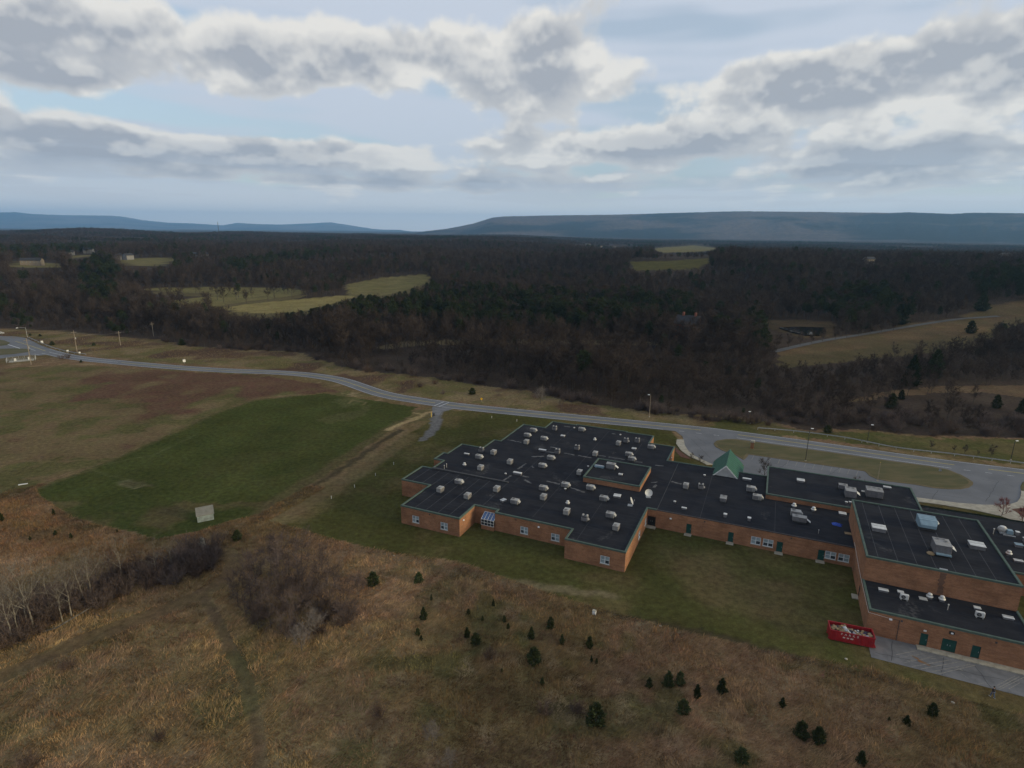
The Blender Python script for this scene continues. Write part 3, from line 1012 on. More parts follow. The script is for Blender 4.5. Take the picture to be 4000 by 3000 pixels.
# school drive: a loop with a parking bay
loop = [(2590, 1672), (2640, 1685), (2666, 1705), (2675, 1739), (2690, 1762), (2715, 1781), (2753, 1800), (2785, 1815), (2905, 1847), (3002, 1862), (3300, 1905), (3584, 1944), (3669, 1955), (3741, 1964.6), (3837, 1972), (3910, 1973), (3946, 1969.5), (3972, 1961), (3984, 1945), (3988, 1925),
        (3986, 1900), (3994, 1884), (4030, 1868), (4080, 1868), (3900, 1846), (3712, 1820), (3400, 1776), (2873, 1703), (2700, 1682)]
o = flat('school_drive', gp(loop), ROAD_Z - 0.006, M['asphalt'])
tag(o, 'grey asphalt loop drive with parking bay along the school front', 'drive', kind='structure')
isl = [(2787, 1735), (2792, 1727), (2804, 1721), (2837, 1716), (2875, 1716), (3000, 1733), (3250, 1768), (3500, 1804), (3630, 1821), (3702, 1835), (3753, 1855), (3784, 1872), (3801, 1885), (3800, 1893.5), (3784, 1905), (3753, 1911.5), (3705, 1911.6), (3644, 1906.7), (3572, 1893.5), (3524, 1887.5), (3470, 1881),
       (3425, 1872), (3396, 1859), (3384, 1846), (3375, 1841), (3150, 1808), (2924, 1776), (2915, 1790), (2904, 1797), (2888, 1788), (2871, 1777), (2820, 1760), (2795, 1746)]
P_ = gp(isl)
o = flat('grass_island', P_, 0.10, M['turf_dry'], th=0.1)
tag(o, 'long kerbed grass island between the road and the school drive', 'island', kind='structure')
cx, cy = sum(p[0] for p in P_) / len(P_), sum(p[1] for p in P_) / len(P_)


def shrink(P, d):
    n = len(P)
    ar = sum(P[i][0] * P[(i + 1) % n][1] - P[(i + 1) % n][0] * P[i][1] for i in range(n))
    sg = 1 if ar > 0 else -1
    r = []
    for i in range(n):
        a, b, c = Vector(P[i - 1]), Vector(P[i]), Vector(P[(i + 1) % n])
        t = ((b - a).normalized() + (c - b).normalized())
        t = t.normalized() if t.length > 1e-6 else (c - b).normalized()
        r.append((b.x - t.y * d * sg, b.y + t.x * d * sg))
    return r


flat('turf', shrink(P_, 0.9), 0.125, M['turf'], o, 0.02)
# pale strips of the bay markings
for k in range(13):
    a = Vector(at(2945 + k * 34, 1779 + k * 4.9)); b = Vector(at(2936 + k * 34, 1797 + k * 5.1))
    strip(MB_ := MB(), [a, b], 0.06, -0.06, LZ)
    MB_.build('bay_line', M['paint_old'], road)

# walks
def walk(name, pts, label, z=0.13):
    o = flat(name, gp(pts), z, M['concrete'], th=0.13)
    return tag(o, label, 'walk', kind='structure')


walk('sidewalk', [(2643.5, 1718), (2671, 1718), (2674.5, 1740), (2689.5, 1763), (2714.5, 1782), (2752.5, 1801), (2786, 1816), (2761, 1816.5), (2728, 1799), (2690, 1782), (2660, 1760), (2641, 1733)], 'curved concrete walk at the head of the school drive')
walk('sidewalk', [(2860, 1836), (2905, 1847.5), (3002, 1862.5), (3000, 1872), (2850, 1852)], 'short concrete walk under the bare trees by the entrance')
walk('sidewalk', [(3500, 1934), (3584, 1945), (3669, 1956), (3741, 1965.6), (3837, 1973), (3910, 1974), (3946, 1970.5), (3973, 1962), (3985, 1946), (3989, 1925), (3988, 1918), (4100, 1930), (4160, 1985), (4000, 1985), (3950, 1990), (3990, 2015), (4040, 2045), (3960, 2035), (3910, 2017), (3801, 1993), (3680, 1973), (3594, 1961.5), (3505, 1949)], 'broad pale concrete walk sweeping round the end of the drive')
o = flat('mulch_bed', gp([(3950, 1990), (4000, 1985.5), (4160, 1985.5), (4160, 2030), (4040, 2044), (3990, 2015)]), 0.15, M['mulch'], th=0.15)
tag(o, 'reddish bark mulch bed beside the broad walk', 'bed', kind='structure')
o = flat('mulch_bed', gp([(2636, 1745), (2656, 1762), (2688, 1784), (2700, 1795), (2660, 1785), (2640, 1765)]), 0.03, M['mulch'])
tag(o, 'red-brown mulch bed between curved walk and classroom wing', 'bed', kind='structure')
o = flat('grass_corner', gp([(3989, 1916), (3987, 1902), (3995, 1886), (4030, 1872), (4200, 1900), (4200, 1928), (4100, 1928)]), 0.10, M['turf'], th=0.1)
tag(o, 'grass corner with dry edge across from the island tip', 'island', kind='structure')

# rear yard, its painted lines and raised walk
yard = flat('rear_yard', [B(71.75, 0.30)[:2], B(71.75, -3.7)[:2], B(71.8, -5.6)[:2], B(90, -5.8)[:2], B(120, -6.0)[:2], B(120, 0.30)[:2]], 0.03, M['asphalt_worn'])
tag(yard, 'worn asphalt yard with faded hatching beside the service doors', 'yard', kind='structure')
for (a, b), c in zip((((76.86, -5.4), (82.48, -1.23)), ((77.95, -5.42), (83.46, -1.25)), ((79.21, -5.45), (84.7, -1.27)), ((80.1, -5.48), (85.34, -1.17)), ((76.3, -4.34), (81.42, -1.26)), ((75.21, -3.43), (78.13, -1.13)), ((84.61, -5.6), (85.75, -4.72)), ((86.89, -4.85), (89.89, -1.42)), ((86.88, -5.38), (90.36, -1.39)), ((87.0, -5.6), (90.93, -1.25)), ((88.23, -4.88), (90.02, -2.82)), ((75.9, -5.0), (80.5, -1.3)), ((75.6, -3.9), (79.3, -1.2))), 'wwwo_o_ooow__'):
    p0, p1 = B(*a), B(*b)
    wd = 0.06 if c in 'wo' else 0.035
    strip(MB_ := MB(), [p0, p1], wd, -wd, 0.038)
    MB_.build('hatch_line', M['paint_w'] if c == 'w' and False else M['paint_old'], yard)


def blob(name, cen, ru, rv, z, material, parent, seed, n=18, rot=0.0):
    rg = random.Random(seed)
    pts = []
    for k in range(n):
        an = 2 * math.pi * k / n
        rr = 0.65 + 0.5 * rg.random()
        a, b = ru * rr * math.cos(an), rv * rr * math.sin(an)
        pts.append(tuple(B(cen[0] + a * math.cos(rot) - b * math.sin(rot), cen[1] + a * math.sin(rot) + b * math.cos(rot))[:2]))
    mb = MB()
    mb.face([(p[0], p[1], z) for p in pts])
    return mb.build(name, material, parent)


blob('rust_stain', (77.7, -2.9), 0.7, 0.22, 0.036, M['rust'], yard, 3, rot=-0.6)
blob('rust_stain', (78.6, -3.7), 0.9, 0.35, 0.037, M['rust'], yard, 4, rot=-0.2)
blob('chalk_mark', (83.05, -3.1), 0.5, 0.13, 0.036, M['paint_old'], yard, 5, rot=-0.7)
blob('chalk_mark', (83.4, -4.5), 0.75, 0.05, 0.036, M['paint_old'], yard, 6, rot=-0.8)
rw = empty('rear_walk', B(78.3, -0.82), TH, 'raised pale concrete walk of slabs along the service doors', 'walk')
rw['kind'] = 'structure'
sl_m = MB().box(0, 1.88, 0, 1.165, -0.02, 0.18).mesh('slab', M['concrete'], bevel=0.012)
for k in range(22):
    o = link_mesh('slab', sl_m, rw, (k * 1.9, 0, rnd.uniform(-0.006, 0.006)))

# pond and farm drive
flat_pts = [ground(*p) for p in POND]
zp = min(p.z for p in flat_pts) + 0.3
o = flat('pond', [(p.x, p.y) for p in flat_pts], zp + 0.6, M['water'], th=1.5)
tag(o, 'small dark pond below the wooded slope', 'pond', kind='structure')
fd_px = [(3020, 1376), (3120, 1352), (3233, 1329), (3360, 1309), (3500, 1285), (3620, 1265), (3739, 1248), (3840, 1240), (3900, 1236)]
fpath = cr_spline([ground(*p) for p in fd_px], 6)
mb = MB()
Lf, Rf = offs(fpath, 2.0), offs(fpath, -2.0)
for i in range(len(fpath) - 1):
    mb.face([(Lf[i].x, Lf[i].y, float(terrain(Lf[i].x, Lf[i].y)) + 0.25), (Rf[i].x, Rf[i].y, float(terrain(Rf[i].x, Rf[i].y)) + 0.25), (Rf[i + 1].x, Rf[i + 1].y, float(terrain(Rf[i + 1].x, Rf[i + 1].y)) + 0.25), (Lf[i + 1].x, Lf[i + 1].y, float(terrain(Lf[i + 1].x, Lf[i + 1].y)) + 0.25)])
M['lane'] = mat('lane_gravel', (0.085, 0.083, 0.082), (0.065, 0.062, 0.06), 0.2, 0.95)
o = mb.build('farm_lane', M['lane'])
tag(o, 'straight pale lane climbing the pasture beside a row of young trees', 'lane', kind='structure')

# crack sealing on the drive and yard
M['tar'] = mat('tar_seal', (0.045, 0.045, 0.048), (0.03, 0.03, 0.032), 2.0, 0.7)
drive = bpy.data.objects['school_drive']


def seal(pts, parent, z, wd=0.05, seed=0):
    rk_ = random.Random(seed)
    path = []
    for a, b in zip(pts[:-1], pts[1:]):
        n_ = max(3, int((b - a).length / 0.8))
        for k in range(n_):
            q = a.lerp(b, k / n_)
            path.append(q + Vector((rk_.uniform(-0.12, 0.12), rk_.uniform(-0.12, 0.12), 0)))
    path.append(pts[-1])
    strip(MB_ := MB(), path, wd, -wd, z)
    MB_.build('crack_seal', M['tar'], parent)


for k, (a, b) in enumerate((((2700, 1715), (2775, 1790)), ((2715, 1705), (2760, 1735)), ((3600, 1925), (3760, 1945)), ((3800, 1905), (3960, 1955)), ((3830, 1870), (3960, 1900)), ((3850, 1960), (3900, 1880)), ((3640, 1950), (3665, 1915)), ((2960, 1800), (3360, 1862)), ((3040, 1830), (3090, 1800)), ((3240, 1856), (3280, 1826)))):
    seal([at(*a), at(*b)], drive, 0.034, 0.045, k)
for k, (a, b) in enumerate((((72.5, -4.2), (90, -3.0)), ((80.5, -5.5), (81.5, -1.2)), ((86.0, -5.5), (85.2, -1.2)), ((74.5, -5.2), (75.2, -0.2)))):
    seal([B(*a), B(*b)], yard, 0.0365, 0.035, 40 + k)

# ---------------------------------------------------------------- the school
H, HB, HG, HL, HP = 4.16, 5.22, 8.59, 4.34, 5.40
school = empty('school_building', B(0, 0, 0), TH, 'sprawling one-storey brick school with black flat roofs, green copings and taller gymnasium', 'school')


def mitre(P, d):
    """offset a closed polygon (counter-clockwise) inwards by d"""
    n, r = len(P), []
    for i in range(n):
        a, b, c = Vector(P[i - 1]).to_2d(), Vector(P[i]).to_2d(), Vector(P[(i + 1) % n]).to_2d()
        t1, t2 = (b - a).normalized(), (c - b).normalized()
        n1, n2 = Vector((-t1.y, t1.x)), Vector((-t2.y, t2.x))
        k = 1 + n1.dot(n2)
        r.append(b + (n1 + n2) * (d / max(k, 0.2)))
    return r


def wall(p0, p1, z0, z1, openings=(), depth=0.14, material=None):
    """one facade with real openings and reveals; openings are (s0, s1, za, zb) along p0 -> p1"""
    mb = MB()
    p0, p1 = Vector((*p0, 0)), Vector((*p1, 0))
    L = (p1 - p0).length
    t = (p1 - p0) / L
    nin = Vector((-t.y, t.x, 0))
    ss = sorted({0.0, L, *[k for o in openings for k in o[:2]]})
    zs = sorted({z0, z1, *[k for o in openings for k in o[2:4]]})

    def pt(s, z, dep=0.0):
        q = p0 + t * s + nin * dep
        return (q.x, q.y, z)
    for i in range(len(ss) - 1):
        for j in range(len(zs) - 1):
            sm, zm = (ss[i] + ss[i + 1]) / 2, (zs[j] + zs[j + 1]) / 2
            if any(o[0] < sm < o[1] and o[2] < zm < o[3] for o in openings):
                continue
            mb.face([pt(ss[i], zs[j]), pt(ss[i + 1], zs[j]), pt(ss[i + 1], zs[j + 1]), pt(ss[i], zs[j + 1])])
    for a, b, c, d in openings:
        mb.face([pt(a, c), pt(a, d), pt(a, d, depth), pt(a, c, depth)])
        mb.face([pt(b, d), pt(b, c), pt(b, c, depth), pt(b, d, depth)])
        mb.face([pt(a, d), pt(b, d), pt(b, d, depth), pt(a, d, depth)])
        mb.face([pt(b, c), pt(a, c), pt(a, c, depth), pt(b, c, depth)])
    return mb.build('wall', material or M['brick'], school)


def frame_of(p0, p1, s):
    p0, p1 = Vector((*p0, 0)), Vector((*p1, 0))
    t = (p1 - p0).normalized()
    return p0 + t * s, math.atan2(t.y, t.x)


pane_cache = {}


def window(p0, p1, s0, s1, za, zb, blinds=True, seed=0):
    o, an = frame_of(p0, p1, s0)
    w_, h_ = s1 - s0, zb - za
    mb = MB()
    f = 0.085
    y0, y1 = 0.03, 0.13
    mb.box(-0.02, w_ + 0.02, y0 - 0.05, y1, -0.02, f)                 # sill rail
    mb.box(-0.02, w_ + 0.02, y0, y1, h_ - f, h_ + 0.02)
    mb.box(-0.02, f, y0 + 0.004, y1 - 0.004, f, h_ - f)
    mb.box(w_ - f, w_ + 0.02, y0 + 0.004, y1 - 0.004, f, h_ - f)
    mb.box(w_ / 2 - 0.07, w_ / 2 + 0.07, y0 - 0.012, y1 - 0.006, f, h_ - f)   # mullion
    for a, b in ((f, w_ / 2 - 0.07), (w_ / 2 + 0.07, w_ - f)):
        mb.box(a, b, y0 + 0.012, y1 - 0.01, h_ * 0.5 - 0.035, h_ * 0.5 + 0.035)  # meeting rail
    wn = mb.build('window', M['frame'], school, loc=(o.x, o.y, za), rot=(0, 0, an))
    rg = random.Random(seed)
    for i, (a, b) in enumerate(((f, w_ / 2 - 0.07), (w_ / 2 + 0.07, w_ - f))):
        for j, (c, d) in enumerate(((f, h_ * 0.5 - 0.035), (h_ * 0.5 + 0.035, h_ - f))):
            bl = blinds and (j == 1 or rg.random() < (blinds if blinds is not True else 0.35))
            MB().box(a, b, y1 - 0.05, y1 - 0.03, c, d).build('pane', M['blind'] if bl else M['glass'], wn)
    MB().box(-0.12, w_ + 0.12, -0.07, 0.08, -0.12, -0.022).build('sill', M['concrete'], wn)
    return wn


def door(p0, p1, s0, s1, za, zb, leaves=1, material='door', stoop=True):
    o, an = frame_of(p0, p1, s0)
    w_, h_ = s1 - s0, zb - za
    mb = MB()
    mb.box(0, w_, 0.09, 0.14, 0, h_)
    dr = mb.build('door', M[material], school, loc=(o.x, o.y, za), rot=(0, 0, an))
    mb = MB()
    mb.box(0, 0.05, 0.02, 0.088, 0, h_).box(w_ - 0.05, w_, 0.02, 0.088, 0, h_).box(0.05, w_ - 0.05, 0.02, 0.088, h_ - 0.05, h_)
    mb.build('door_frame', M[material], dr)
    lw = w_ / leaves
    for k in range(leaves):
        MB().box(k * lw + 0.07, (k + 1) * lw - 0.07, 0.075, 0.089, 0.06, h_ - 0.08).build('leaf', M[material], dr)
        x = (k + 1) * lw - 0.2 if k % 2 == 0 else k * lw + 0.14
        MB().box(x, x + 0.06, 0.02, 0.074, 0.95, 1.15).build('handle', M['galv'], dr)
    if stoop:
        MB().box(-0.25, w_ + 0.15, -0.95, 0.005, -za - 0.02, 0.0).build('stoop', M['concrete'], dr, bevel=0.02)
    return dr


def coping(P, flags, z, hh=0.32, out_=0.05, inn=0.30, material=None, name='coping'):
    Po, Pi = mitre(P, -out_), mitre(P, inn)
    n = len(P)
    for i in range(n):
        if not flags[i]:
            continue
        j = (i + 1) % n
        a, b, c, d = Po[i], Po[j], Pi[j], Pi[i]
        mb = MB()
        lo, hi = [(q.x, q.y, z - hh) for q in (a, b, c, d)], [(q.x, q.y, z) for q in (a, b, c, d)]
        mb.v = lo + hi
        for q in ((4, 5, 6, 7), (0, 1, 5, 4), (2, 3, 7, 6), (3, 0, 4, 7), (1, 2, 6, 5), (3, 2, 1, 0)):
            mb.addf(list(q))
        mb.build(name, material or M['coping'], school)


def roof(P, z, name='roof'):
    mb = MB()
    mb.face([(p[0], p[1], z) for p in P])
    me = mb.mesh(name, M['roof'])
    bm = bmesh.new()
    bm.from_mesh(me)
    bmesh.ops.triangulate(bm, faces=bm.faces[:])
    bm.to_mesh(me)
    bm.free()
    return link_mesh(name, me, school)


VL = 20.89
POLY_A = [(-14.01, 0), (0, 0), (0, 6.75), (5.28, 6.75), (5.28, 5.46), (21.88, 5.46), (21.88, 1.29), (33.47, 1.29), (33.47, VL), (35.3, VL), (71.64, VL), (71.64, 36.75), (55.95, 36.75), (55.95, 50.0),
          (32.65, 50.0), (32.65, 61.0), (25.8, 61.0), (25.8, 67.5), (18.1, 67.5), (18.1, 68.0), (2.6, 68.0), (2.6, 67.4), (-4.96, 67.4), (-4.96, 61.0), (-11.9, 61.0), (-11.9, 45.0), (-13.93, 45.0), (-13.93, 38.2), (-20.4, 38.2), (-20.4, 30.42), (-21.55, 30.42), (-21.55, 25.65),
          (-18.75, 25.65), (-18.75, 20.24), (-21.58, 20.24), (-21.58, 11.4), (-14.01, 11.4)]
OPEN = {
    0: [(2.77, 4.40, 0.85, 2.40, 'w'), (9.58, 11.25, 0.80, 2.38, 'w')],
    5 - 1: [(5.74, 7.39, 0.72, 2.28, 'w'), (12.36, 14.1, 0.72, 2.25, 'w')],
}
# edge index -> openings, measured along the edge
OPEN = {(-14.01, 0): [(2.77, 4.40, 0.85, 2.40, 'w', 1), (9.58, 11.25, 0.80, 2.38, 'w', 2)],
        (5.28, 5.46): [(5.74, 7.39, 0.72, 2.28, 'w', 3), (12.36, 14.1, 0.72, 2.25, 'w', 4)],
        (21.88, 1.29): [(6.98, 8.70, 0.80, 2.38, 'w', 5)],
        (33.47, 1.29): [(11.3, 13.0, 0.80, 2.38, 'w', 6), (17.5, 19.1, 0.80, 2.3, 'w', 7)],
        (33.47, VL): [(0.15, 1.8, 0.25, 2.36, 'e', 0)],
        (35.3, VL): [(6.25, 7.25, 0.15, 2.30, 'd', 0), (14.4, 15.4, 0.15, 2.30, 'd', 0), (18.67, 20.43, 0.74, 2.33, 'w', 8), (20.86, 22.68, 0.78, 2.33, 'w', 9), (23.32, 24.4, 0.15, 2.30, 'd', 0), (30.52, 31.62, 0.15, 2.30, 'd', 0), (31.72, 33.53, 0.80, 2.33, 'w', 10), (33.91, 35.74, 0.80, 2.33, 'w', 11)],
        (-21.58, 11.4): []}
n = len(POLY_A)
skip = {(71.64, VL), (71.64, 36.75), (55.95, 36.75)}
for i in range(n):
    p0, p1 = POLY_A[i], POLY_A[(i + 1) % n]
    if p0 in skip:
        continue
    ops = OPEN.get(p0, [])
    wall(p0, p1, -0.15, H - 0.06, [o[:4] for o in ops])
    for o in ops:
        if o[4] == 'w':
            window(p0, p1, *o[:4], seed=o[5] * 7 + 1)
        elif o[4] == 'd':
            door(p0, p1, *o[:4])
        else:
            e = door(p0, p1, *o[:4], leaves=2, material='dark')
coping(POLY_A, [POLY_A[i] not in skip and POLY_A[i] != (35.3, VL) for i in range(n)], H)
coping(POLY_A, [POLY_A[i] == (35.3, VL) for i in range(n)], H - 0.08, 0.16, 0.04, 0.25, M['curb'], 'roof_edge')
RZ = H - 0.18
roof(POLY_A, RZ)
# step between the two roof levels of the classroom wing
MB().box(-18.7, 1.64, 19.95, 20.55, RZ, RZ + 0.30).build('roof_step', M['curb'], school, bevel=0.05)
MB().box(35.30, 35.42, 21.3, 49.6, RZ, RZ + 0.045).build('roof_joint', M['curb'], school)
for u0, v0, v1 in ((-10.89, 0.4, 19.9), (-8.24, 0.4, 19.9), (-5.39, 0.4, 19.9), (-2.72, 0.4, 19.9), (-19.1, 11.8, 19.9), (-16.3, 11.8, 19.9), (-13.7, 12.0, 19.9), (1.5, 7.2, 19.9)):
    MB().box(u0 - 0.045, u0 + 0.045, v0, v1, RZ, RZ + 0.006).build('roof_seam', M['seam'], school)
for k, (u0, v0, v1) in enumerate(((2.6, 21, 66), (13.0, 7, 66), (24, 2, 60), (44, 21.4, 49), (58, 21.4, 36))):
    MB().box(u0 - 0.03, u0 + 0.03, v0, v1, RZ, RZ + 0.005).build('roof_seam', M['curb'], school)
STAINS = [((-10.6, 46.9), (-6.3, 46.5)), ((6.9, 43.9), (9.9, 43.7)), ((10.9, 43.8), (14.5, 43.7)), ((15.5, 46.1), (17.5, 46.3)), ((18.3, 46.1), (22.5, 46.2)), ((24.8, 45.8), (27, 46.2)), ((9.2, 25.1), (12.6, 24.7)), ((15.3, 24), (19.1, 22.9)),
          ((0.4, 28.7), (0.7, 32.9)), ((0.2, 37.8), (3.1, 39.5)), ((4.2, 23.5), (6.5, 22.3)), ((30.3, 45.7), (32.3, 46.1)), ((35.7, 37.3), (38, 36.7)), ((31.5, 34.6), (32.8, 35.7)), ((32.6, 31.9), (32.8, 33.9)), ((2.1, 46.6), (5, 46.6)), ((-0.3, 64.8), (1.6, 64.9)),
          ((14.3, 64.5), (15.4, 64.7)), ((2.9, 25.5), (4.7, 25.3)), ((2.4, 42.7), (4.7, 43.1)), ((0, 20.9), (0.4, 24.5)), ((2.6, 32), (3.5, 31.3))]
for k, (a, b) in enumerate(STAINS):
    a, b = Vector((*a, 0)), Vector((*b, 0))
    t = (b - a).normalized()
    nn = Vector((-t.y, t.x, 0))
    rg = random.Random(k + 50)
    L_ = (b - a).length
    m_ = max(4, int(L_ / 0.5))
    lo = [a + t * (L_ * i / m_) - nn * (0.10 + 0.32 * rg.random()) for i in range(m_ + 1)]
    hi = [a + t * (L_ * i / m_) + nn * (0.10 + 0.32 * rg.random()) for i in range(m_ + 1)]
    mb = MB()
    mb.face([(p.x, p.y, RZ + 0.004) for p in lo + hi[::-1]])
    mb.build('dust_stain', M['stain'], school)


def block(P, z0, z1, walls=None, cop=None, ops=None, rdrop=0.2):
    n = len(P)
    for i in range(n):
        if walls is None or walls[i]:
            oo = (ops or {}).get(i, [])
            wall(P[i], P[(i + 1) % n], z0, z1 - 0.06, [o[:4] for o in oo])
    coping(P, cop or [True] * n, z1)
    roof(P, z1 - rdrop)


block([(17.0, 28.3), (30.16, 28.3), (30.16, 40.76), (17.0, 40.76)], RZ - 0.1, HP)
block([(55.95, 36.75), (85.65, 36.75), (85.65, 54.05), (55.95, 54.05)], -0.1, HB)
GYM = [(71.64, 9.42), (92.4, 9.42), (92.4, 33.0), (71.64, 33.0)]
block(GYM, -0.15, HG, ops={3: [(33.0 - 10.9, 33.0 - 9.9, 0.2, 2.3)]})
door(GYM[3], GYM[0], 33.0 - 10.9, 33.0 - 9.9, 0.2, 2.3, material='dark')
LOW = [(71.64, 0.35), (92.48, 0.35), (92.48, 9.42), (71.64, 9.42)]
lo_ops = [(7.02, 7.98, 0.18, 2.26), (9.74, 11.52, 0.18, 2.24), (13.37, 14.42, 0.18, 2.22)]
block(LOW, -0.15, HL, walls=[True, True, False, True], cop=[True, True, False, True], ops={0: lo_ops})
for k, o in enumerate(lo_ops):
    door(LOW[0], LOW[1], *o, leaves=2 if k == 1 else 1, stoop=False)
EAST = [(92.4, 23.1), (130, 23.1), (130, 47.17), (85.65, 47.17), (85.65, 36.75), (71.64, 36.75), (71.64, 33.0), (92.4, 33.0)]
block(EAST, -0.15, H, walls=[True, True, True, True, False, False, False, False], cop=[True, True, True, False, False, False, False, False])
coping(EAST, [False, False, True] + [False] * 5, H)
GZR = HG - 0.2
for u0 in (73.4, 76.2, 78.9, 81.5, 84.1, 86.7, 89.3):
    MB().box(u0 - 0.035, u0 + 0.035, 9.8, 32.6, GZR, GZR + 0.006).build('roof_seam', M['seam'], school)
# streak of damp on the gym front below the overflow
M['damp'] = brick_mat('damp_brick', (0.15, 0.075, 0.047), (0.115, 0.058, 0.038), (0.16, 0.12, 0.09))
rk_ = random.Random(3)
zz = [HG - 0.4 - k * 0.25 for k in range(16)]
lf = [(81.9 + rk_.uniform(-0.12, 0.2), 9.414, z) for z in zz]
rt = [(82.75 + rk_.uniform(-0.25, 0.15), 9.414, z) for z in zz]
MB().face(lf + rt[::-1]).build('damp_streak', M['damp'], school)
# roof drain, wall fittings
MB().box(81.9, 83.0, 9.75, 10.3, GZR, GZR + 0.12).build('overflow_scupper', M['galv'], school, bevel=0.02)
mb = MB().tube([(71.58, 22, 4.6), (71.58, 14, 3.9), (71.58, 9.4, 3.75), (71.58, 0.30, 3.72)], 0.022, 6)
mb.build('cable', M['white'], school)
MB().tube([(71.6, 0.29, 3.72), (74.4, 0.29, 3.5)], 0.02, 6).build('cable', M['white'], school)
MB().tube([(75.7, 0.29, 3.55), (75.75, 0.29, 0.1)], 0.04, 6).build('conduit', M['curb'], school)
MB().tube([(74.7, 0.29, 3.5), (75.7, 0.29, 3.5)], 0.03, 6).build('conduit', M['curb'], school)


def wall_lamp(u_, v_, z_, rz, big=False):
    mb = MB()
    s_ = 1.6 if big else 1.0
    mb.box(-0.2 * s_, 0.2 * s_, -0.22, 0.0, -0.13 * s_, 0.13 * s_, top=(0.02, 0.02))
    o = mb.build('wall_lamp', M['pole_dark' if big else 'lamp_white'], school, loc=(u_, v_, z_), rot=(0, 0, rz), bevel=0.02)
    MB().box(-0.09 * s_, 0.09 * s_, -0.25, -0.221, -0.08 * s_, 0.06 * s_).build('lens', M['lamp_white'], o)
    return o


wall_lamp(82.3, 0.35, 3.48, 0, True)
wall_lamp(74.56, 0.35, 3.4, 0)
wall_lamp(0.0, 1.5, 3.05, math.pi / 2)
wall_lamp(38.3, VL, 2.75, 0)
wall_lamp(15.0, 5.46, 3.0, 0)
wall_lamp(32.65, 55.5, 2.9, math.pi / 2)
MB().box(78.9, 79.27, 0.325, 0.352, 2.62, 2.88).build('number_plate', M['white'], school)
for u_, v_ in ((-7.0, 0), (10.0, 5.46), (45.0, VL), (61.0, VL), (76.0, 0.35), (87.6, 0.35)):
    MB().box(u_ - 0.12, u_ + 0.12, v_ - 0.07, v_, 3.35, 3.6).build('overflow_spout', M['curb'], school)
# step stain below the gym scupper is left to the brick; entrance gable
gu, g0, g1, g2 = 46.85, 45.62, 50.05, 57.3
gz, ge, gs = 6.9, 4.1, 1.02
gab = MB()
ew, lw_ = (gz - ge) / gs, 3.65
zl = gz - lw_ * gs


def slope(sgn):
    mb = MB()
    t_ = 0.12
    A = [(gu, g0 - 0.15, gz), (gu + sgn * (ew + 0.12), g0 - 0.15, gz - (ew + 0.12) * gs), (gu + sgn * (ew + 0.12), g1, gz - (ew + 0.12) * gs), (gu + sgn * lw_, g1, zl), (gu + sgn * lw_, g2, zl), (gu, g2, gz)]
    mb.face(A)
    mb.face([(p[0], p[1], p[2] - t_) for p in A][::-1])
    for i in range(6):
        j = (i + 1) % 6
        mb.face([A[i], A[j], (A[j][0], A[j][1], A[j][2] - t_), (A[i][0], A[i][1], A[i][2] - t_)])
    o = mb.build('gable_roof', M['green_roof'], school)
    # standing seams
    for k in range(11):
        y = g0 + 0.3 + k * 1.08
        we = lw_ - 0.02 if y > g1 else ew + 0.08
        MB().tube([(gu + sgn * 0.06, y, gz - 0.06 * gs + 0.03), (gu + sgn * we, y, gz - we * gs + 0.03)], 0.03, 4).build('standing_seam', M['green_roof'], o)
    # rake board
    MB().box(0, math.hypot(ew + 0.15, (ew + 0.15) * gs), -0.03, 0.03, -0.26, -0.02).build('rake_board', M['white'], o, loc=(gu, g0 - 0.19, gz), rot=(0, math.atan(gs) if sgn > 0 else math.pi - math.atan(gs), 0)) if sgn > 0 else \
        MB().box(-math.hypot(ew + 0.15, (ew + 0.15) * gs), 0, -0.03, 0.03, -0.26, -0.02).build('rake_board', M['white'], o, loc=(gu, g0 - 0.19, gz), rot=(0, -math.atan(gs), 0))
    return o


slope(1)
slope(-1)
MB().tube([(gu, g0 - 0.15, gz + 0.02), (gu, g2, gz + 0.02)], 0.09, 6).build('ridge_cap', M['green_roof'], school)
for yy in (g0, g2 - 0.3):
    mb = MB()
    mb.face([(gu - ew, yy, ge - 0.1), (gu + ew, yy, ge - 0.1), (gu, yy, gz - 0.12)])
    mb.face([(gu - ew, yy + 0.15, ge - 0.1), (gu, yy + 0.15, gz - 0.12), (gu + ew, yy + 0.15, ge - 0.1)])
    mb.build('gable_wall', M['gable'], school)
for x in (-3.2, 3.2):
    for y in (51.5, 56.6):
        MB().box(gu + x - 0.28, gu + x + 0.28, y - 0.28, y + 0.28, 0, zl + 0.3).build('porch_pillar', M['brick'], school, bevel=0.02)

# lean-to greenhouse in the recess
gh = empty('greenhouse', (0, 0, 0))
gh.parent = school
gh.name = 'greenhouse'
MB().box(2.35, 5.26, 4.95, 6.72, -0.1, 0.95).build('base_wall', M['brick'], gh)
mb = MB()
x0, x1, ya, yb_, z0, z1, z2 = 2.35, 5.24, 4.97, 6.7, 0.95, 2.25, 3.15
nb = 4
for k in range(nb + 1):
    x = x0 + (x1 - x0) * k / nb
    mb.tube([(x, ya, z0), (x, ya, z1), (x, yb_, z2)], 0.055, 4)
for z in (z0, (z0 + z1) / 2, z1):
    mb.tube([(x0, ya, z), (x1, ya, z)], 0.05, 4)
mb.tube([(x0, yb_, z2), (x1, yb_, z2)], 0.06, 4)
mb.tube([(x0, ya, z0), (x0, yb_, z0)], 0.05, 4)
mb.build('frame', M['bright'], gh)
M['sky_glass'] = mat('roof_glass', (0.035, 0.085, 0.20), (0.025, 0.06, 0.15), 0.8, 0.08, spec=0.9)  # blue of the reflected sky tinted into the pane colour
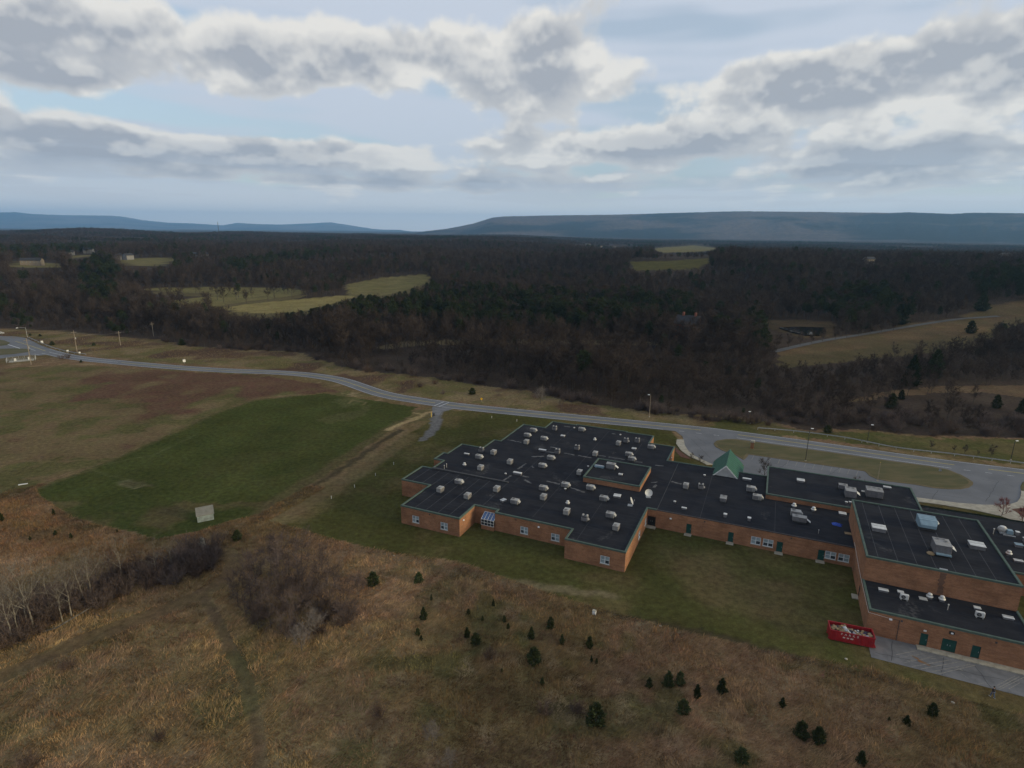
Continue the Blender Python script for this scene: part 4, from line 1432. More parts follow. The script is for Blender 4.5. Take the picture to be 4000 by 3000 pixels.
for k in range(nb):
    xa, xb = x0 + (x1 - x0) * k / nb + 0.05, x0 + (x1 - x0) * (k + 1) / nb - 0.05
    for a, b in ((z0 + 0.05, (z0 + z1) / 2 - 0.05), ((z0 + z1) / 2 + 0.05, z1 - 0.05)):
        MB().box(xa, xb, ya - 0.01, ya + 0.01, a, b).build('pane', M['glass'], gh)
    mb = MB()
    mb.face([(xa, ya + 0.05, z1 + 0.03), (xb, ya + 0.05, z1 + 0.03), (xb, yb_ - 0.05, z2 - 0.03), (xa, yb_ - 0.05, z2 - 0.03)])
    mb.build('roof_pane', M['sky_glass'], gh)
mb = MB()
mb.face([(x0, ya + 0.05, z0 + 0.05), (x0, yb_ - 0.05, z0 + 0.05), (x0, yb_ - 0.05, z2 - 0.08), (x0, ya + 0.05, z1 - 0.02)])
mb.build('pane', M['glass'], gh)

# ---------------------------------------------------------------- things standing on the roofs
def place(proto, u_, v_, z_, rz=0.0, sc=1.0, label=None, cat=None, group=None):
    o = copy_tree(proto)
    o.location = B(u_, v_, z_)
    o.rotation_euler = (0, 0, TH + rz)
    o.scale = (sc, sc, sc)
    return tag(o, label, cat, group)


PROTOS = []


def proto(name):
    o = empty(name, (0, 0, -50))
    PROTOS.append(o)
    return o


def fan(parent, x, y, z, r):
    MB().lathe([(r, 0), (r, 0.07), (r * 0.82, 0.075), (r * 0.8, 0.03)], 14, (x, y, z)).build('fan_ring', M['unit'], parent)
    mb = MB()
    for k in range(6):
        a = k * math.pi / 3
        mb.box(-0.02, 0.02, 0, r * 0.8, -0.004, 0.004)
        for i in range(len(mb.v) - 8, len(mb.v)):
            vx, vy, vz = mb.v[i]
            mb.v[i] = (x + vx * math.cos(a) - vy * math.sin(a), y + vx * math.sin(a) + vy * math.cos(a), z + 0.045 + vz)
    mb.build('fan_guard', M['unit_dark'], parent)
    MB().lathe([(r * 0.8, 0.0), (r * 0.8, 0.02)], 14, (x, y, z)).build('fan_well', M['unit_dark'], parent)


def ac_proto(L=1.75, D=1.15, Hh=1.15, kind=0):
    p = proto('rooftop_unit')
    MB().box(-L / 2 + 0.05, L / 2 - 0.05, -D / 2 + 0.05, D / 2 - 0.05, -0.02, 0.28).build('curb', M['curb'], p)
    MB().box(-L / 2, L / 2, -D / 2, D / 2, 0.26, Hh).build('cabinet', M['unit'], p, bevel=0.02)
    # recessed coil and service panels on the long sides
    for s in (-1, 1):
        y = s * (D / 2)
        MB().box(-L / 2 + 0.08, L * 0.12, min(y, y + s * 0.012), max(y, y + s * 0.012), 0.36, Hh - 0.12).build('coil_grille', M['unit_grey'], p)
        MB().box(L * 0.16, L / 2 - 0.08, min(y, y + s * 0.015), max(y, y + s * 0.015), 0.36, Hh - 0.12).build('service_panel', M['unit_grey' if kind else 'unit'], p)
    MB().box(-L / 2 - 0.03, L / 2 + 0.03, -D / 2 - 0.03, D / 2 + 0.03, Hh, Hh + 0.05).build('lid', M['unit_top'], p, bevel=0.012)
    fan(p, -L * 0.22, 0.12, Hh + 0.05, 0.36)
    # intake hood at one end
    mb = MB()
    x = L / 2
    h0, h1 = Hh - 0.55, Hh - 0.02
    mb.v += [(x, -D * 0.38, h1), (x, D * 0.38, h1), (x + 0.38, D * 0.38, h0 + 0.12), (x + 0.38, -D * 0.38, h0 + 0.12), (x, -D * 0.38, h0), (x, D * 0.38, h0), (x + 0.38, D * 0.38, h0), (x + 0.38, -D * 0.38, h0)]
    for q in ((0, 3, 2, 1), (4, 5, 6, 7), (3, 7, 6, 2), (0, 4, 7, 3), (1, 2, 6, 5)):
        mb.addf(list(q))
    mb.build('intake_hood', M['unit_top'], p)
    return p


def hood_proto(kind):
    p = proto('hooded_unit')
    MB().box(-0.5, 0.5, -0.45, 0.45, -0.02, 0.25).build('curb', M['curb'], p)
    MB().box(-0.62, 0.62, -0.55, 0.55, 0.24, 0.95).build('cabinet', M['unit_grey'], p, bevel=0.03)
    MB().box(-0.45, 0.45, -0.5, 0.40, 0.95, 1.22).build('dark_opening', M['unit_dark'], p)
    for s in (-1, 1):
        MB().box(s * 0.42 - 0.2, s * 0.42 + 0.2, -0.2, 0.42, 1.18, 1.42, top=(0.06, 0.06)).build('cowl', M['unit_top'], p, bevel=0.02)
    if kind:
        MB().box(0.5, 0.95, -0.4, 0.15, 0.5, 0.78, top=(0.08, 0.05)).build('side_hood', M['unit_top'], p, bevel=0.02)
    return p


def hatch_proto(L, D, Hh, material='bright', ridge=True):
    p = proto('roof_hatch')
    MB().box(-L / 2 + 0.08, L / 2 - 0.08, -D / 2 + 0.08, D / 2 - 0.08, -0.02, Hh - 0.1).build('curb', M['unit_grey'], p)
    MB().box(-L / 2, L / 2, -D / 2, D / 2, Hh - 0.1, Hh, top=(0.05, 0.05)).build('cover', M[material], p, bevel=0.015)
    if ridge:
        MB().box(-L / 2 + 0.06, L / 2 - 0.06, -0.03, 0.03, Hh, Hh + 0.03).build('cover_rib', M['unit'], p)
        MB().box(-L / 2 + 0.06, L / 2 - 0.06, D * 0.22, D * 0.22 + 0.03, Hh, Hh + 0.02).build('cover_rib', M['unit'], p)
    return p


def mush_proto():
    p = proto('exhaust_ventilator')
    MB().box(-0.3, 0.3, -0.3, 0.3, -0.02, 0.28).build('curb', M['unit_grey'], p)
    MB().lathe([(0.32, 0.28), (0.46, 0.34), (0.46, 0.44), (0.26, 0.52), (0.24, 0.56)], 16).build('skirt', M['bright'], p, True)
    MB().lathe([(0.22, 0.56), (0.30, 0.60), (0.32, 0.72), (0.26, 0.84), (0.10, 0.90)], 16).build('cap', M['bright'], p, True)
    MB().lathe([(0.33, 0.66), (0.34, 0.69), (0.33, 0.70)], 16).build('band', M['unit_dark'], p, True)
    return p


AC = ac_proto(1.62, 1.06, 1.08)
AC2 = ac_proto(1.5, 1.1, 1.12, 1)
HOOD, HOOD2 = hood_proto(0), hood_proto(1)
HATCH = hatch_proto(1.25, 0.95, 0.5)
HATCHL = hatch_proto(1.6, 1.35, 0.5)
HATCHG = hatch_proto(2.3, 1.9, 0.75)
HATCHM = hatch_proto(1.45, 0.75, 0.42)
HATCHS = hatch_proto(0.95, 0.7, 0.36, ridge=False)
LONG = hatch_proto(2.2, 0.75, 0.6, 'bright', False)
LONGS = hatch_proto(1.5, 0.5, 0.4, 'bright', False)
CUBE = hatch_proto(0.72, 0.72, 0.75, 'bright', False)
BOX = hatch_proto(0.95, 0.45, 0.42, 'bright', False)
BOXS = hatch_proto(0.5, 0.42, 0.45, 'bright', False)
FLAT = hatch_proto(1.35, 1.1, 0.22, 'unit_top', False)
MUSH = mush_proto()
PIPE = proto('vent_pipe')
MB().tube([(0, 0, -0.02), (0, 0, 0.95)], 0.055, 8).build('stack', M['unit_top'], PIPE)
MB().lathe([(0.13, -0.01), (0.11, 0.1), (0.06, 0.16)], 10).build('boot', M['curb'], PIPE)
MB().lathe([(0.05, 0.93), (0.10, 0.96), (0.10, 1.02), (0.05, 1.05)], 10).build('rain_cap', M['bright'], PIPE)

GR_A = 'packaged air conditioners on the stepped classroom roof'
for u_, v_ in [(-8.35, 14.26), (7.36, 10.34), (-11.26, 30.02), (-6.6, 55.27), (-6.52, 50.58), (-1.26, 49.97), (5.49, 37.2), (5.44, 31.44), (5.83, 62.0), (27.07, 56.21), (22.89, 48.12), (24.31, 45.23), (14.3, 23.0), (19.82, 24.03), (10.35, 19.24), (24.06, 19.82), (27.36, 12.94)]:
    place(AC, u_, v_ + 0.6, RZ, rnd.uniform(-0.02, 0.02), 1, 'pale grey boxy air conditioner set broadside on the stepped classroom roof', 'air conditioner', GR_A)
for u_, v_ in [(-9.98, 8.5), (-2.98, 8.17), (1.19, 14.08), (-2.74, 30.02), (-7.59, 23.48), (-9.24, 34.1), (-4.58, 45.06), (18.46, 54.83), (14.96, 44.47), (15.05, 30.95), (12.1, 14.63), (18.88, 10.23), (29.74, 8.09)]:
    place(AC2, u_, v_ + 0.85, RZ, math.pi / 2 + rnd.uniform(-0.03, 0.03), 1, 'pale grey boxy air conditioner set end-on on the stepped classroom roof', 'air conditioner', GR_A)
for u_, v_ in [(-12.81, 34.55), (-1.54, 59.47), (5.58, 42.1), (9.35, 46.97), (22.65, 59.5)]:
    place(HOOD, u_, v_ + 0.5, RZ, 0, 1, 'grey rooftop unit with twin cowls and dark opening on the classroom roof', 'roof unit', 'twin-cowl roof units')
for u_, v_ in [(19.82, 58.15), (23.12, 9.36)]:
    place(HOOD2, u_, v_ + 0.5, RZ, 0, 1, 'grey twin-cowl rooftop unit with extra side hood on the classroom roof', 'roof unit', 'side-hooded roof units')
place(HOOD2, 42.41, 35.8, RZ, 0.1, 0.95, 'grey twin-cowl rooftop unit on the roof of the linking wing', 'roof unit')
place(AC2, 39.26, 34.7, RZ, math.pi / 2, 1, 'pale grey end-on air conditioner on the linking wing beside the twin-cowl unit', 'air conditioner')
place(AC, 52.78, 39.2, RZ, 0, 1.1, 'pale grey air conditioner on the linking wing, rear one of a pair', 'air conditioner')
place(AC, 54.24, 35.1, RZ, 0, 1.1, 'pale grey air conditioner on the linking wing, fore one of a pair', 'air conditioner')
place(AC, 61.77, 30.3, RZ, 0, 1.15, 'pale grey air conditioner standing behind the widest unit of the linking wing', 'air conditioner')
for u_, v_ in [(2.45, 55.35), (23.03, 53.82), (4.62, 10.58)]:
    place(HATCH, u_, v_ + 0.45, RZ, 0 if v_ > 20 else 1.2, 1, 'small white curbed roof hatch on the stepped classroom roof', 'roof hatch', 'white hatches on the classroom roof')
place(HATCHL, 26.25, 23.6, RZ, 0.1, 1, 'larger white ribbed roof hatch near the satellite dishes', 'roof hatch')
place(HATCHL, 70.7, 35.2, RZ, 0, 0.9, 'white ribbed roof hatch beside the gymnasium wall', 'roof hatch')
place(LONG, 1.58, 25.65, RZ, 0, 1, 'long white low box at the corner of the roof step', 'roof box')
place(LONG, 1.4, 42.6, RZ, 0, 0.95, 'long white low box in the middle of the classroom roof', 'roof box')
place(LONG, 51.68, 45.5, RZ, 0, 0.9, 'long white low box beside the green entrance gable', 'roof box')
place(LONGS, -15.47, 31.9, RZ, 0, 1, 'short white low box at the outer end of the classroom roof', 'roof box')
for u_, v_ in [(-12.38, 24.69), (11.59, 56.24), (17.59, 15.27)]:
    place(MUSH, u_, v_ + 0.3, RZ, 0, 1, 'white mushroom-shaped exhaust ventilator on the stepped classroom roof', 'ventilator', 'mushroom ventilators on the classroom roof')
for u_, v_ in [(61.58, 34.35), (65.27, 34.15)]:
    place(MUSH, u_, v_ + 0.3, RZ, 0, 1.1, 'white mushroom-shaped ventilator at the foot of the taller block wall', 'ventilator', 'mushroom ventilators on the linking roof')
for u_, v_ in [(3.15, 63.78), (16.99, 63.6), (15.58, 36.87), (14.75, 22.0), (-0.93, 24.09)]:
    place(BOXS, u_, v_ + 0.2, RZ, 0, 1, 'tiny white vent box on the stepped classroom roof', 'vent box', 'tiny vent boxes on the classroom roof')
for u_, v_ in [(42.32, 43.41), (38.21, 25.77)]:
    place(BOXS, u_, v_ + 0.2, RZ, 0, 1.1, 'tiny white vent box on the linking roof', 'vent box', 'tiny vent boxes on the linking roof')
place(BOX, 40.48, 23.7, RZ, 0, 1.15, 'low white vent box near the linking roof edge', 'vent box')
for u_, v_ in [(48.63, 23.44), (53.19, 23.77)]:
    place(CUBE, u_, v_ + 0.35, RZ, 0, 1, 'white cube-shaped vent housing near the linking roof edge', 'vent box', 'cube vents on the linking roof')
for u_, v_ in [(-15.7, 20.89), (-15.67, 21.94)]:
    place(PIPE, u_, v_, RZ, 0, 1.1, 'thin pale vent pipe beside the roof step', 'vent pipe', 'vent pipes on the classroom roof')
place(PIPE, 65.7, 23.9, RZ, 0, 0.9, 'thin pale vent pipe on the linking roof near the blue tarpaulin', 'vent pipe')

# the bigger machines, each built for its place
def big_unit(name, u_, v_, z_, L, D, Hh, fans, label, metal='unit', side='unit_grey', hood=True, rz=0.0):
    p = empty(name, B(u_, v_, z_), TH + rz, label, 'air conditioner')
    MB().box(-L / 2 + 0.1, L / 2 - 0.1, -D / 2 + 0.1, D / 2 - 0.1, -0.02, 0.32).build('curb', M['curb'], p)
    MB().box(-L / 2, L / 2, -D / 2, D / 2, 0.3, Hh).build('cabinet', M[side], p, bevel=0.03)
    MB().box(-L / 2 - 0.04, L / 2 + 0.04, -D / 2 - 0.04, D / 2 + 0.04, Hh, Hh + 0.06).build('lid', M[metal], p, bevel=0.015)
    k = max(2, int(L / 0.9))
    for i in range(k):
        x = -L / 2 + L * (i + 0.5) / k
        for s in (-1, 1):
            y = s * D / 2
            MB().box(x - L / k / 2 + 0.05, x + L / k / 2 - 0.05, min(y, y + s * 0.015), max(y, y + s * 0.015), 0.42, Hh - 0.1).build('service_panel', M[side], p)
    for x, y in fans:
        fan(p, x, y, Hh + 0.06, 0.36)
    if hood:
        mb = MB()
        x = L / 2
        mb.v += [(x, -D * 0.35, Hh - 0.25), (x, D * 0.2, Hh - 0.25), (x + 0.75, D * 0.2, Hh - 0.75), (x + 0.75, -D * 0.35, Hh - 0.75), (x, -D * 0.35, Hh - 0.33), (x, D * 0.2, Hh - 0.33), (x + 0.75, D * 0.2, Hh - 0.83), (x + 0.75, -D * 0.35, Hh - 0.83)]
        for q in ((0, 3, 2, 1), (4, 5, 6, 7), (3, 7, 6, 2), (0, 4, 7, 3), (1, 2, 6, 5), (0, 1, 5, 4)):
            mb.addf(list(q))
        mb.build('intake_hood', M['bright'], p)
    return p


HPZ, HBZ = HP - 0.2, HB - 0.2
big_unit('rooftop_unit', 62.4, 27.9, RZ, 2.6, 1.3, 1.2, [(-0.6, 0.1)], 'widest pale air conditioner on the linking roof with attached boxes')
p = big_unit('rooftop_unit', 47.6, 31.3, RZ, 1.3, 1.9, 1.0, [(0, 0.45)], 'pale open-fronted air conditioner alone on the linking roof', hood=False)
big_unit('rooftop_unit', 21.6, 35.6, HPZ, 2.1, 1.3, 1.45, [(0.4, 0.1)], 'beige air conditioner on the raised penthouse roof', hood=True)
cu = empty('condenser_unit', B(18.9, 35.4, HPZ), TH, 'low blue-grey condenser lying beside the penthouse air conditioner', 'condenser')
MB().box(-1.2, 1.1, -0.35, 0.35, 0.05, 0.5).build('casing', M['blue_metal'], cu, bevel=0.03)
for x in (-0.8, 0.7):
    MB().box(x - 0.1, x + 0.1, -0.45, 0.45, -0.02, 0.06).build('skid', M['galv'], cu)
MB().box(-1.05, 0.95, -0.3, 0.3, 0.5, 0.53).build('top_grille', M['galv'], cu)
place(HATCH, 24.62, 32.9, HPZ, 0, 0.8, 'small white hatch on the raised penthouse roof', 'roof hatch')
place(HATCHL, 63.03, 47.5, HBZ, 0, 1.05, 'white double-cover hatch alone on the taller block roof', 'roof hatch')
big_unit('rooftop_unit', 71.5, 46.9, HBZ, 1.7, 1.2, 1.1, [(0.3, 0)], 'smaller grey air conditioner behind the twin-fan unit on the taller block', hood=False)
big_unit('rooftop_unit', 72.6, 43.2, HBZ, 2.1, 2.6, 1.7, [(-0.45, 0.75), (0.45, 0.75)], 'tall grey twin-fan air conditioner on the taller block')
big_unit('rooftop_unit', 77.3, 45.4, HBZ, 3.1, 2.6, 1.75, [(-0.9, 0.6), (0, 0.65), (0.9, 0.4)], 'bulky ribbed grey air conditioner with three fans on the taller block', hood=False)
place(HATCHM, 80.7, 51.7, HBZ, 0, 1.1, 'white hatch near the back edge of the taller block', 'roof hatch')
for u_, v_ in ((71.57, 38.9), (72.3, 39.3)):
    place(BOXS, u_, v_, HBZ, 0, 1.1, 'white canister-like vent box between taller block and gymnasium', 'vent box', 'vent boxes between the blocks')
place(FLAT, 75.69, 47.4, HBZ, 0, 0.7, 'small flat pale cover between the two big fan units', 'roof cover')
for u_, v_ in ((74.76, 20.9), (89.26, 20.9)):
    place(HATCHG, u_, v_, GZR, 0, 1, 'wide white ribbed smoke hatch on the gymnasium roof', 'roof hatch', 'smoke hatches on the gymnasium')
p = empty('air_handler', B(82.9, 25.9, GZR), TH, 'blue-grey ribbed air handler with angled hood on the gymnasium roof', 'air handler')
MB().box(-1.3, 1.3, -1.5, 1.5, -0.02, 0.3).build('curb', M['curb'], p)
MB().box(-1.4, 1.4, -1.0, 1.6, 0.28, 1.75).build('casing', M['blue_metal'], p, bevel=0.03)
for k in range(4):
    MB().box(-1.43, 1.43, -0.9 + k * 0.7, -0.82 + k * 0.7, 1.75, 1.80).build('roof_rib', M['blue_metal'], p)
mb = MB()
mb.v += [(-1.4, -1.0, 1.7), (1.4, -1.0, 1.7), (1.2, -1.75, 1.1), (-1.2, -1.75, 1.1), (-1.4, -1.0, 0.4), (1.4, -1.0, 0.4), (1.2, -1.75, 0.55), (-1.2, -1.75, 0.55)]
for q in ((0, 3, 2, 1), (4, 5, 6, 7), (3, 7, 6, 2), (0, 4, 7, 3), (1, 2, 6, 5)):
    mb.addf(list(q))
mb.build('angled_hood', M['blue_metal'], p)
for y in (-0.3, 0.35):
    MB().lathe([(0.05, 0), (0.17, 0.05), (0.2, 0.3), (0.1, 0.4)], 10, (1.6, y, 1.0)).build('exhaust_cap', M['bright'], p, True)
p = big_unit('rooftop_unit', 83.2, 16.3, GZR, 2.3, 2.9, 1.9, [(-0.55, 0.95), (0.35, 1.05), (0.5, 0.3)], 'tall beige three-fan air conditioner on the gymnasium roof with white side hood')
MB().box(-0.95, 1.15, -1.95, -1.46, 0.35, 0.6).build('lower_duct', M['blue_metal'], p, bevel=0.02)
db = tag(MB().lathe([(0.55, 0.0), (0.62, 0.12), (0.4, 0.32), (0.1, 0.36)], 9).build('debris_cover', M['cardboard'], None, loc=B(81.6, 15.0, GZR)), 'crumpled tan cover lying beside the gymnasium air conditioner', 'cover')
LZR = HL - 0.2
for u_, v_ in ((74.31, 6.9), (90.51, 6.6)):
    place(HATCHM, u_, v_, LZR, 0, 1, 'oblong white hatch on the low roof above the service doors', 'roof hatch', 'oblong hatches on the low roof')
for u_, v_ in ((76.79, 7.5), (86.93, 7.6)):
    place(HATCHS, u_, v_, LZR, 0, 1, 'small pale hatch behind a split condenser on the low roof', 'roof hatch', 'small hatches behind split condensers')
place(FLAT, 79.79, 7.1, LZR, 0, 0.85, 'flat grey cover beside the mushroom ventilators on the low roof', 'roof cover')
for u_, v_ in ((80.75, 7.8), (82.4, 7.8)):
    place(MUSH, u_, v_, LZR, 0, 1.05, 'white mushroom-shaped ventilator on the low roof above the service doors', 'ventilator', 'mushroom ventilators on the low roof')
place(PIPE, 82.61, 5.15, LZR, 0, 1.1, 'white vent pipe on the low roof above the service doors', 'vent pipe')
sp_ = proto('split_condenser')
MB().box(-0.5, 0.5, -0.18, 0.18, 0.14, 0.85).build('casing', M['bright'], sp_, bevel=0.03)
for x in (-0.35, 0.35):
    MB().box(x - 0.05, x + 0.05, -0.24, 0.24, -0.02, 0.145).build('foot', M['unit_top'], sp_)
mb = MB().lathe([(0.27, 0.0), (0.27, 0.03), (0.22, 0.035)], 16)
mb.build('fan_grille', M['unit_dark'], sp_, loc=(-0.12, -0.18, 0.5), rot=(math.pi / 2, 0, 0))
MB().lathe([(0.12, 0.0), (0.12, 0.045), (0.05, 0.05)], 12).build('fan_hub', M['unit_grey'], sp_, loc=(-0.12, -0.185, 0.5), rot=(math.pi / 2, 0, 0))
for u_, v_ in ((76.96, 5.65), (86.64, 5.2)):
    place(sp_, u_, v_, LZR, 0, 1.15, 'white split condenser with round fan grille on the low roof', 'condenser', 'split condensers on the low roof')
pu = empty('exhaust_fan', B(99.05, 40.2, RZ), TH, 'grey-blue grease fan with round white drum on the east wing roof', 'fan')
MB().box(-0.9, 1.0, -1.0, 0.5, -0.02, 0.25).build('curb', M['galv'], pu)
MB().box(0.1, 1.1, -1.1, -0.1, 0.2, 0.95, top=(0.05, 0.05)).build('motor_box', M['blue_metal'], pu, bevel=0.03)
MB().lathe([(0.75, 0.2), (0.8, 0.5), (0.7, 0.95), (0.4, 1.05)], 18, (-0.35, 0.1, 0)).build('drum', M['unit_top'], pu, True)
MB().lathe([(0.5, 1.05), (0.5, 1.15), (0.3, 1.2)], 16, (-0.35, 0.1, 0)).build('drum_cap', M['bright'], pu, True)
MB().box(-0.5, 1.4, -1.5, -1.2, -0.02, 0.12).build('sleeper', M['galv'], pu)
place(PIPE, 96.71, 38.1, RZ, 0, 1.3, 'white-capped vent pipe on the east wing roof', 'vent pipe')
place(CUBE, 101.0, 40.0, RZ, 0, 1.0, 'white cube vent on the east wing roof nearer the grease fan', 'vent box')
place(CUBE, 101.5, 37.4, RZ, 0.3, 1.1, 'white cube vent on the east wing roof next to the blue-grey hatch', 'vent box')
hb = hatch_proto(1.3, 1.0, 0.55, 'blue_metal', True)
place(hb, 99.69, 34.6, RZ, 0, 1, 'blue-grey hatch on the east wing roof', 'roof hatch')
place(MUSH, 96.93, 29.9, RZ, 0, 1.1, 'white mushroom-shaped ventilator on the east wing roof beside the gymnasium', 'ventilator')
place(HATCHM, 97.74, 27.8, RZ, 0, 1, 'flat white hatch on the east wing roof beside its ventilator', 'roof hatch')

# satellite dishes
def dish(u_, v_, rz, tilt, label, r=0.82):
    p = empty('satellite_dish', B(u_, v_, RZ), TH + rz, label, 'satellite dish')
    MB().box(-0.5, 0.5, -0.5, 0.5, -0.02, 0.10).build('ballast_tray', M['galv'], p)
    MB().tube([(0, 0, 0.05), (0, 0, 1.0)], 0.06, 8).build('mast', M['galv'], p)
    prof = [(0.04, 0.0)] + [(r * k / 7, 0.24 * (k / 7) ** 2 * r) for k in range(1, 8)] + [(r, 0.25 * r), (r * 0.98, 0.27 * r)] + [(r * k / 7, 0.24 * (k / 7) ** 2 * r + 0.025) for k in range(7, 0, -1)]
    d_o = MB().lathe(prof, 24).build('reflector', M['bright'], p, True, loc=(0, -0.12, 1.05), rot=(math.radians(tilt), 0, 0))
    q = Matrix.Rotation(math.radians(tilt), 3, 'X')
    tip = q @ Vector((0, 0, 0.75)) + Vector((0, -0.12, 1.05))
    base = q @ Vector((0, -r * 0.8, 0.2)) + Vector((0, -0.12, 1.05))
    MB().tube([base, tip], 0.025, 6).build('feed_arm', M['galv'], p)
    MB().box(-0.08, 0.08, -0.08, 0.08, -0.08, 0.08).build('feed_horn', M['unit_top'], p, loc=tip)
    return p


dish(32.44, 26.5, math.radians(20), 62, 'white satellite dish facing out with its full round face showing')
dish(29.78, 20.7, math.radians(98), 66, 'white satellite dish turned edge-on beside the larger hatch')

# blue tarpaulin and a board on the linking roof
mb = MB()
g = 9
rg = random.Random(5)
hgt = [[0.04 + 0.30 * max(0, 1 - math.hypot((i - 4) / 4.2, (j - 4) / 3.8)) + 0.12 * rg.random() for j in range(g)] for i in range(g)]
for i in range(g):
    for j in range(g):
        mb.v.append(((i - 4) * 0.22 + 0.06 * rg.random() + 0.12 * math.sin(j), (j - 4) * 0.17 + 0.06 * rg.random(), hgt[i][j] if 0 < i < g - 1 and 0 < j < g - 1 else -0.01))
for i in range(g - 1):
    for j in range(g - 1):
        mb.addf([i * g + j, (i + 1) * g + j, (i + 1) * g + j + 1, i * g + j + 1])
tag(mb.build('tarpaulin', M['tarp'], None, loc=B(69.26, 29.8, RZ), rot=(0, 0, TH - 0.2)), 'crumpled bright blue tarpaulin lying on the linking roof', 'tarpaulin')
tag(MB().box(-0.7, 0.45, -0.45, 0.5, -0.01, 0.07).build('plywood_board', M['cardboard'], None, loc=B(71.12, 26.6, RZ), rot=(0, 0, TH + 0.05), bevel=0.01), 'weathered board leaning by the gymnasium wall on the linking roof', 'board')

for p in PROTOS:
    for ch in list(p.children_recursive):
        bpy.data.objects.remove(ch)
    bpy.data.objects.remove(p)

# ---------------------------------------------------------------- trees
M['bark'] = mat('bark_brown', (0.070, 0.056, 0.047), (0.048, 0.038, 0.032), 2.0, 0.95, rand=0.25)
M['twig'] = mat('bare_twigs', (0.060, 0.046, 0.038), (0.039, 0.030, 0.026), 0.35, 0.95, rand=0.35, spec=0.0)
M['twig_red'] = mat('reddish_twigs', (0.108, 0.084, 0.075), (0.074, 0.056, 0.051), 0.5, 0.95, rand=0.25, spec=0.0)
M['twig_grey'] = mat('grey_twigs', (0.145, 0.125, 0.112), (0.105, 0.090, 0.080), 0.5, 0.95, rand=0.15)
M['bark_pale'] = mat('pale_bark', (0.180, 0.160, 0.130), (0.080, 0.068, 0.055), 1.6, 0.95, 5, rand=0.1, lo=0.42, hi=0.6)
M['needle'] = mat('dark_needles', (0.034, 0.043, 0.021), (0.023, 0.030, 0.015), 0.9, 0.9, rand=0.25, spec=0.0)
M['cedar'] = mat('cedar_foliage', (0.046, 0.056, 0.026), (0.026, 0.034, 0.016), 2.2, 0.9, rand=0.30, spec=0.0)
M['cedar_bright'] = mat('bright_evergreen', (0.045, 0.070, 0.022), (0.032, 0.052, 0.018), 1.2, 0.9)
M['red_leaf'] = mat('red_foliage', (0.190, 0.060, 0.055), (0.140, 0.045, 0.045), 1.5, 0.9)
M['bush'] = mat('brown_bush', (0.085, 0.056, 0.042), (0.055, 0.038, 0.030), 0.7, 0.95, rand=0.25)


def np_tube(path, rad, sides):
    path = np.asarray(path, float)
    n = len(path)
    t = np.zeros_like(path)
    t[1:-1] = path[2:] - path[:-2]
    t[0], t[-1] = path[1] - path[0], path[-1] - path[-2]
    t /= np.linalg.norm(t, axis=1)[:, None] + 1e-9
    ref = np.where(np.abs(t[:, 2:3]) < 0.9, np.array([[0, 0, 1.0]]), np.array([[1.0, 0, 0]]))
    a = np.cross(t, ref)
    a /= np.linalg.norm(a, axis=1)[:, None] + 1e-9
    b = np.cross(t, a)
    an = np.arange(sides) * 2 * math.pi / sides
    ring = a[:, None, :] * np.cos(an)[None, :, None] + b[:, None, :] * np.sin(an)[None, :, None]
    v = (path[:, None, :] + ring * np.asarray(rad, float)[:, None, None]).reshape(-1, 3)
    f = []
    for i in range(n - 1):
        for k in range(sides):
            k2 = (k + 1) % sides
            p, q, r, s = i * sides + k, i * sides + k2, (i + 1) * sides + k2, (i + 1) * sides + k
            f += [(p, q, r), (p, r, s)]
    return v, np.array(f, int)


class Soup:
    def __init__(s):
        s.v, s.f, s.n = [], [], 0

    def add(s, v, f):
        s.v.append(np.asarray(v, np.float32))
        s.f.append(np.asarray(f, int) + s.n)
        s.n += len(v)

    def slivers(s, base, direc, length, width, rg):
        """thin tapering triangles"""
        base, direc = np.asarray(base), np.asarray(direc)
        n = len(base)
        direc = direc / (np.linalg.norm(direc, axis=1)[:, None] + 1e-9)
        side = np.cross(direc, rg.normal(size=(n, 3)))
        side /= np.linalg.norm(side, axis=1)[:, None] + 1e-9
        w_ = (width / 2)[:, None]
        tip = base + direc * length[:, None]
        v = np.stack([base - side * w_, base + side * w_, tip], 1).reshape(-1, 3)
        s.add(v, np.arange(3 * n).reshape(-1, 3))

    def mesh(s, name, material):
        return np_mesh(name, np.concatenate(s.v), np.concatenate(s.f), material)


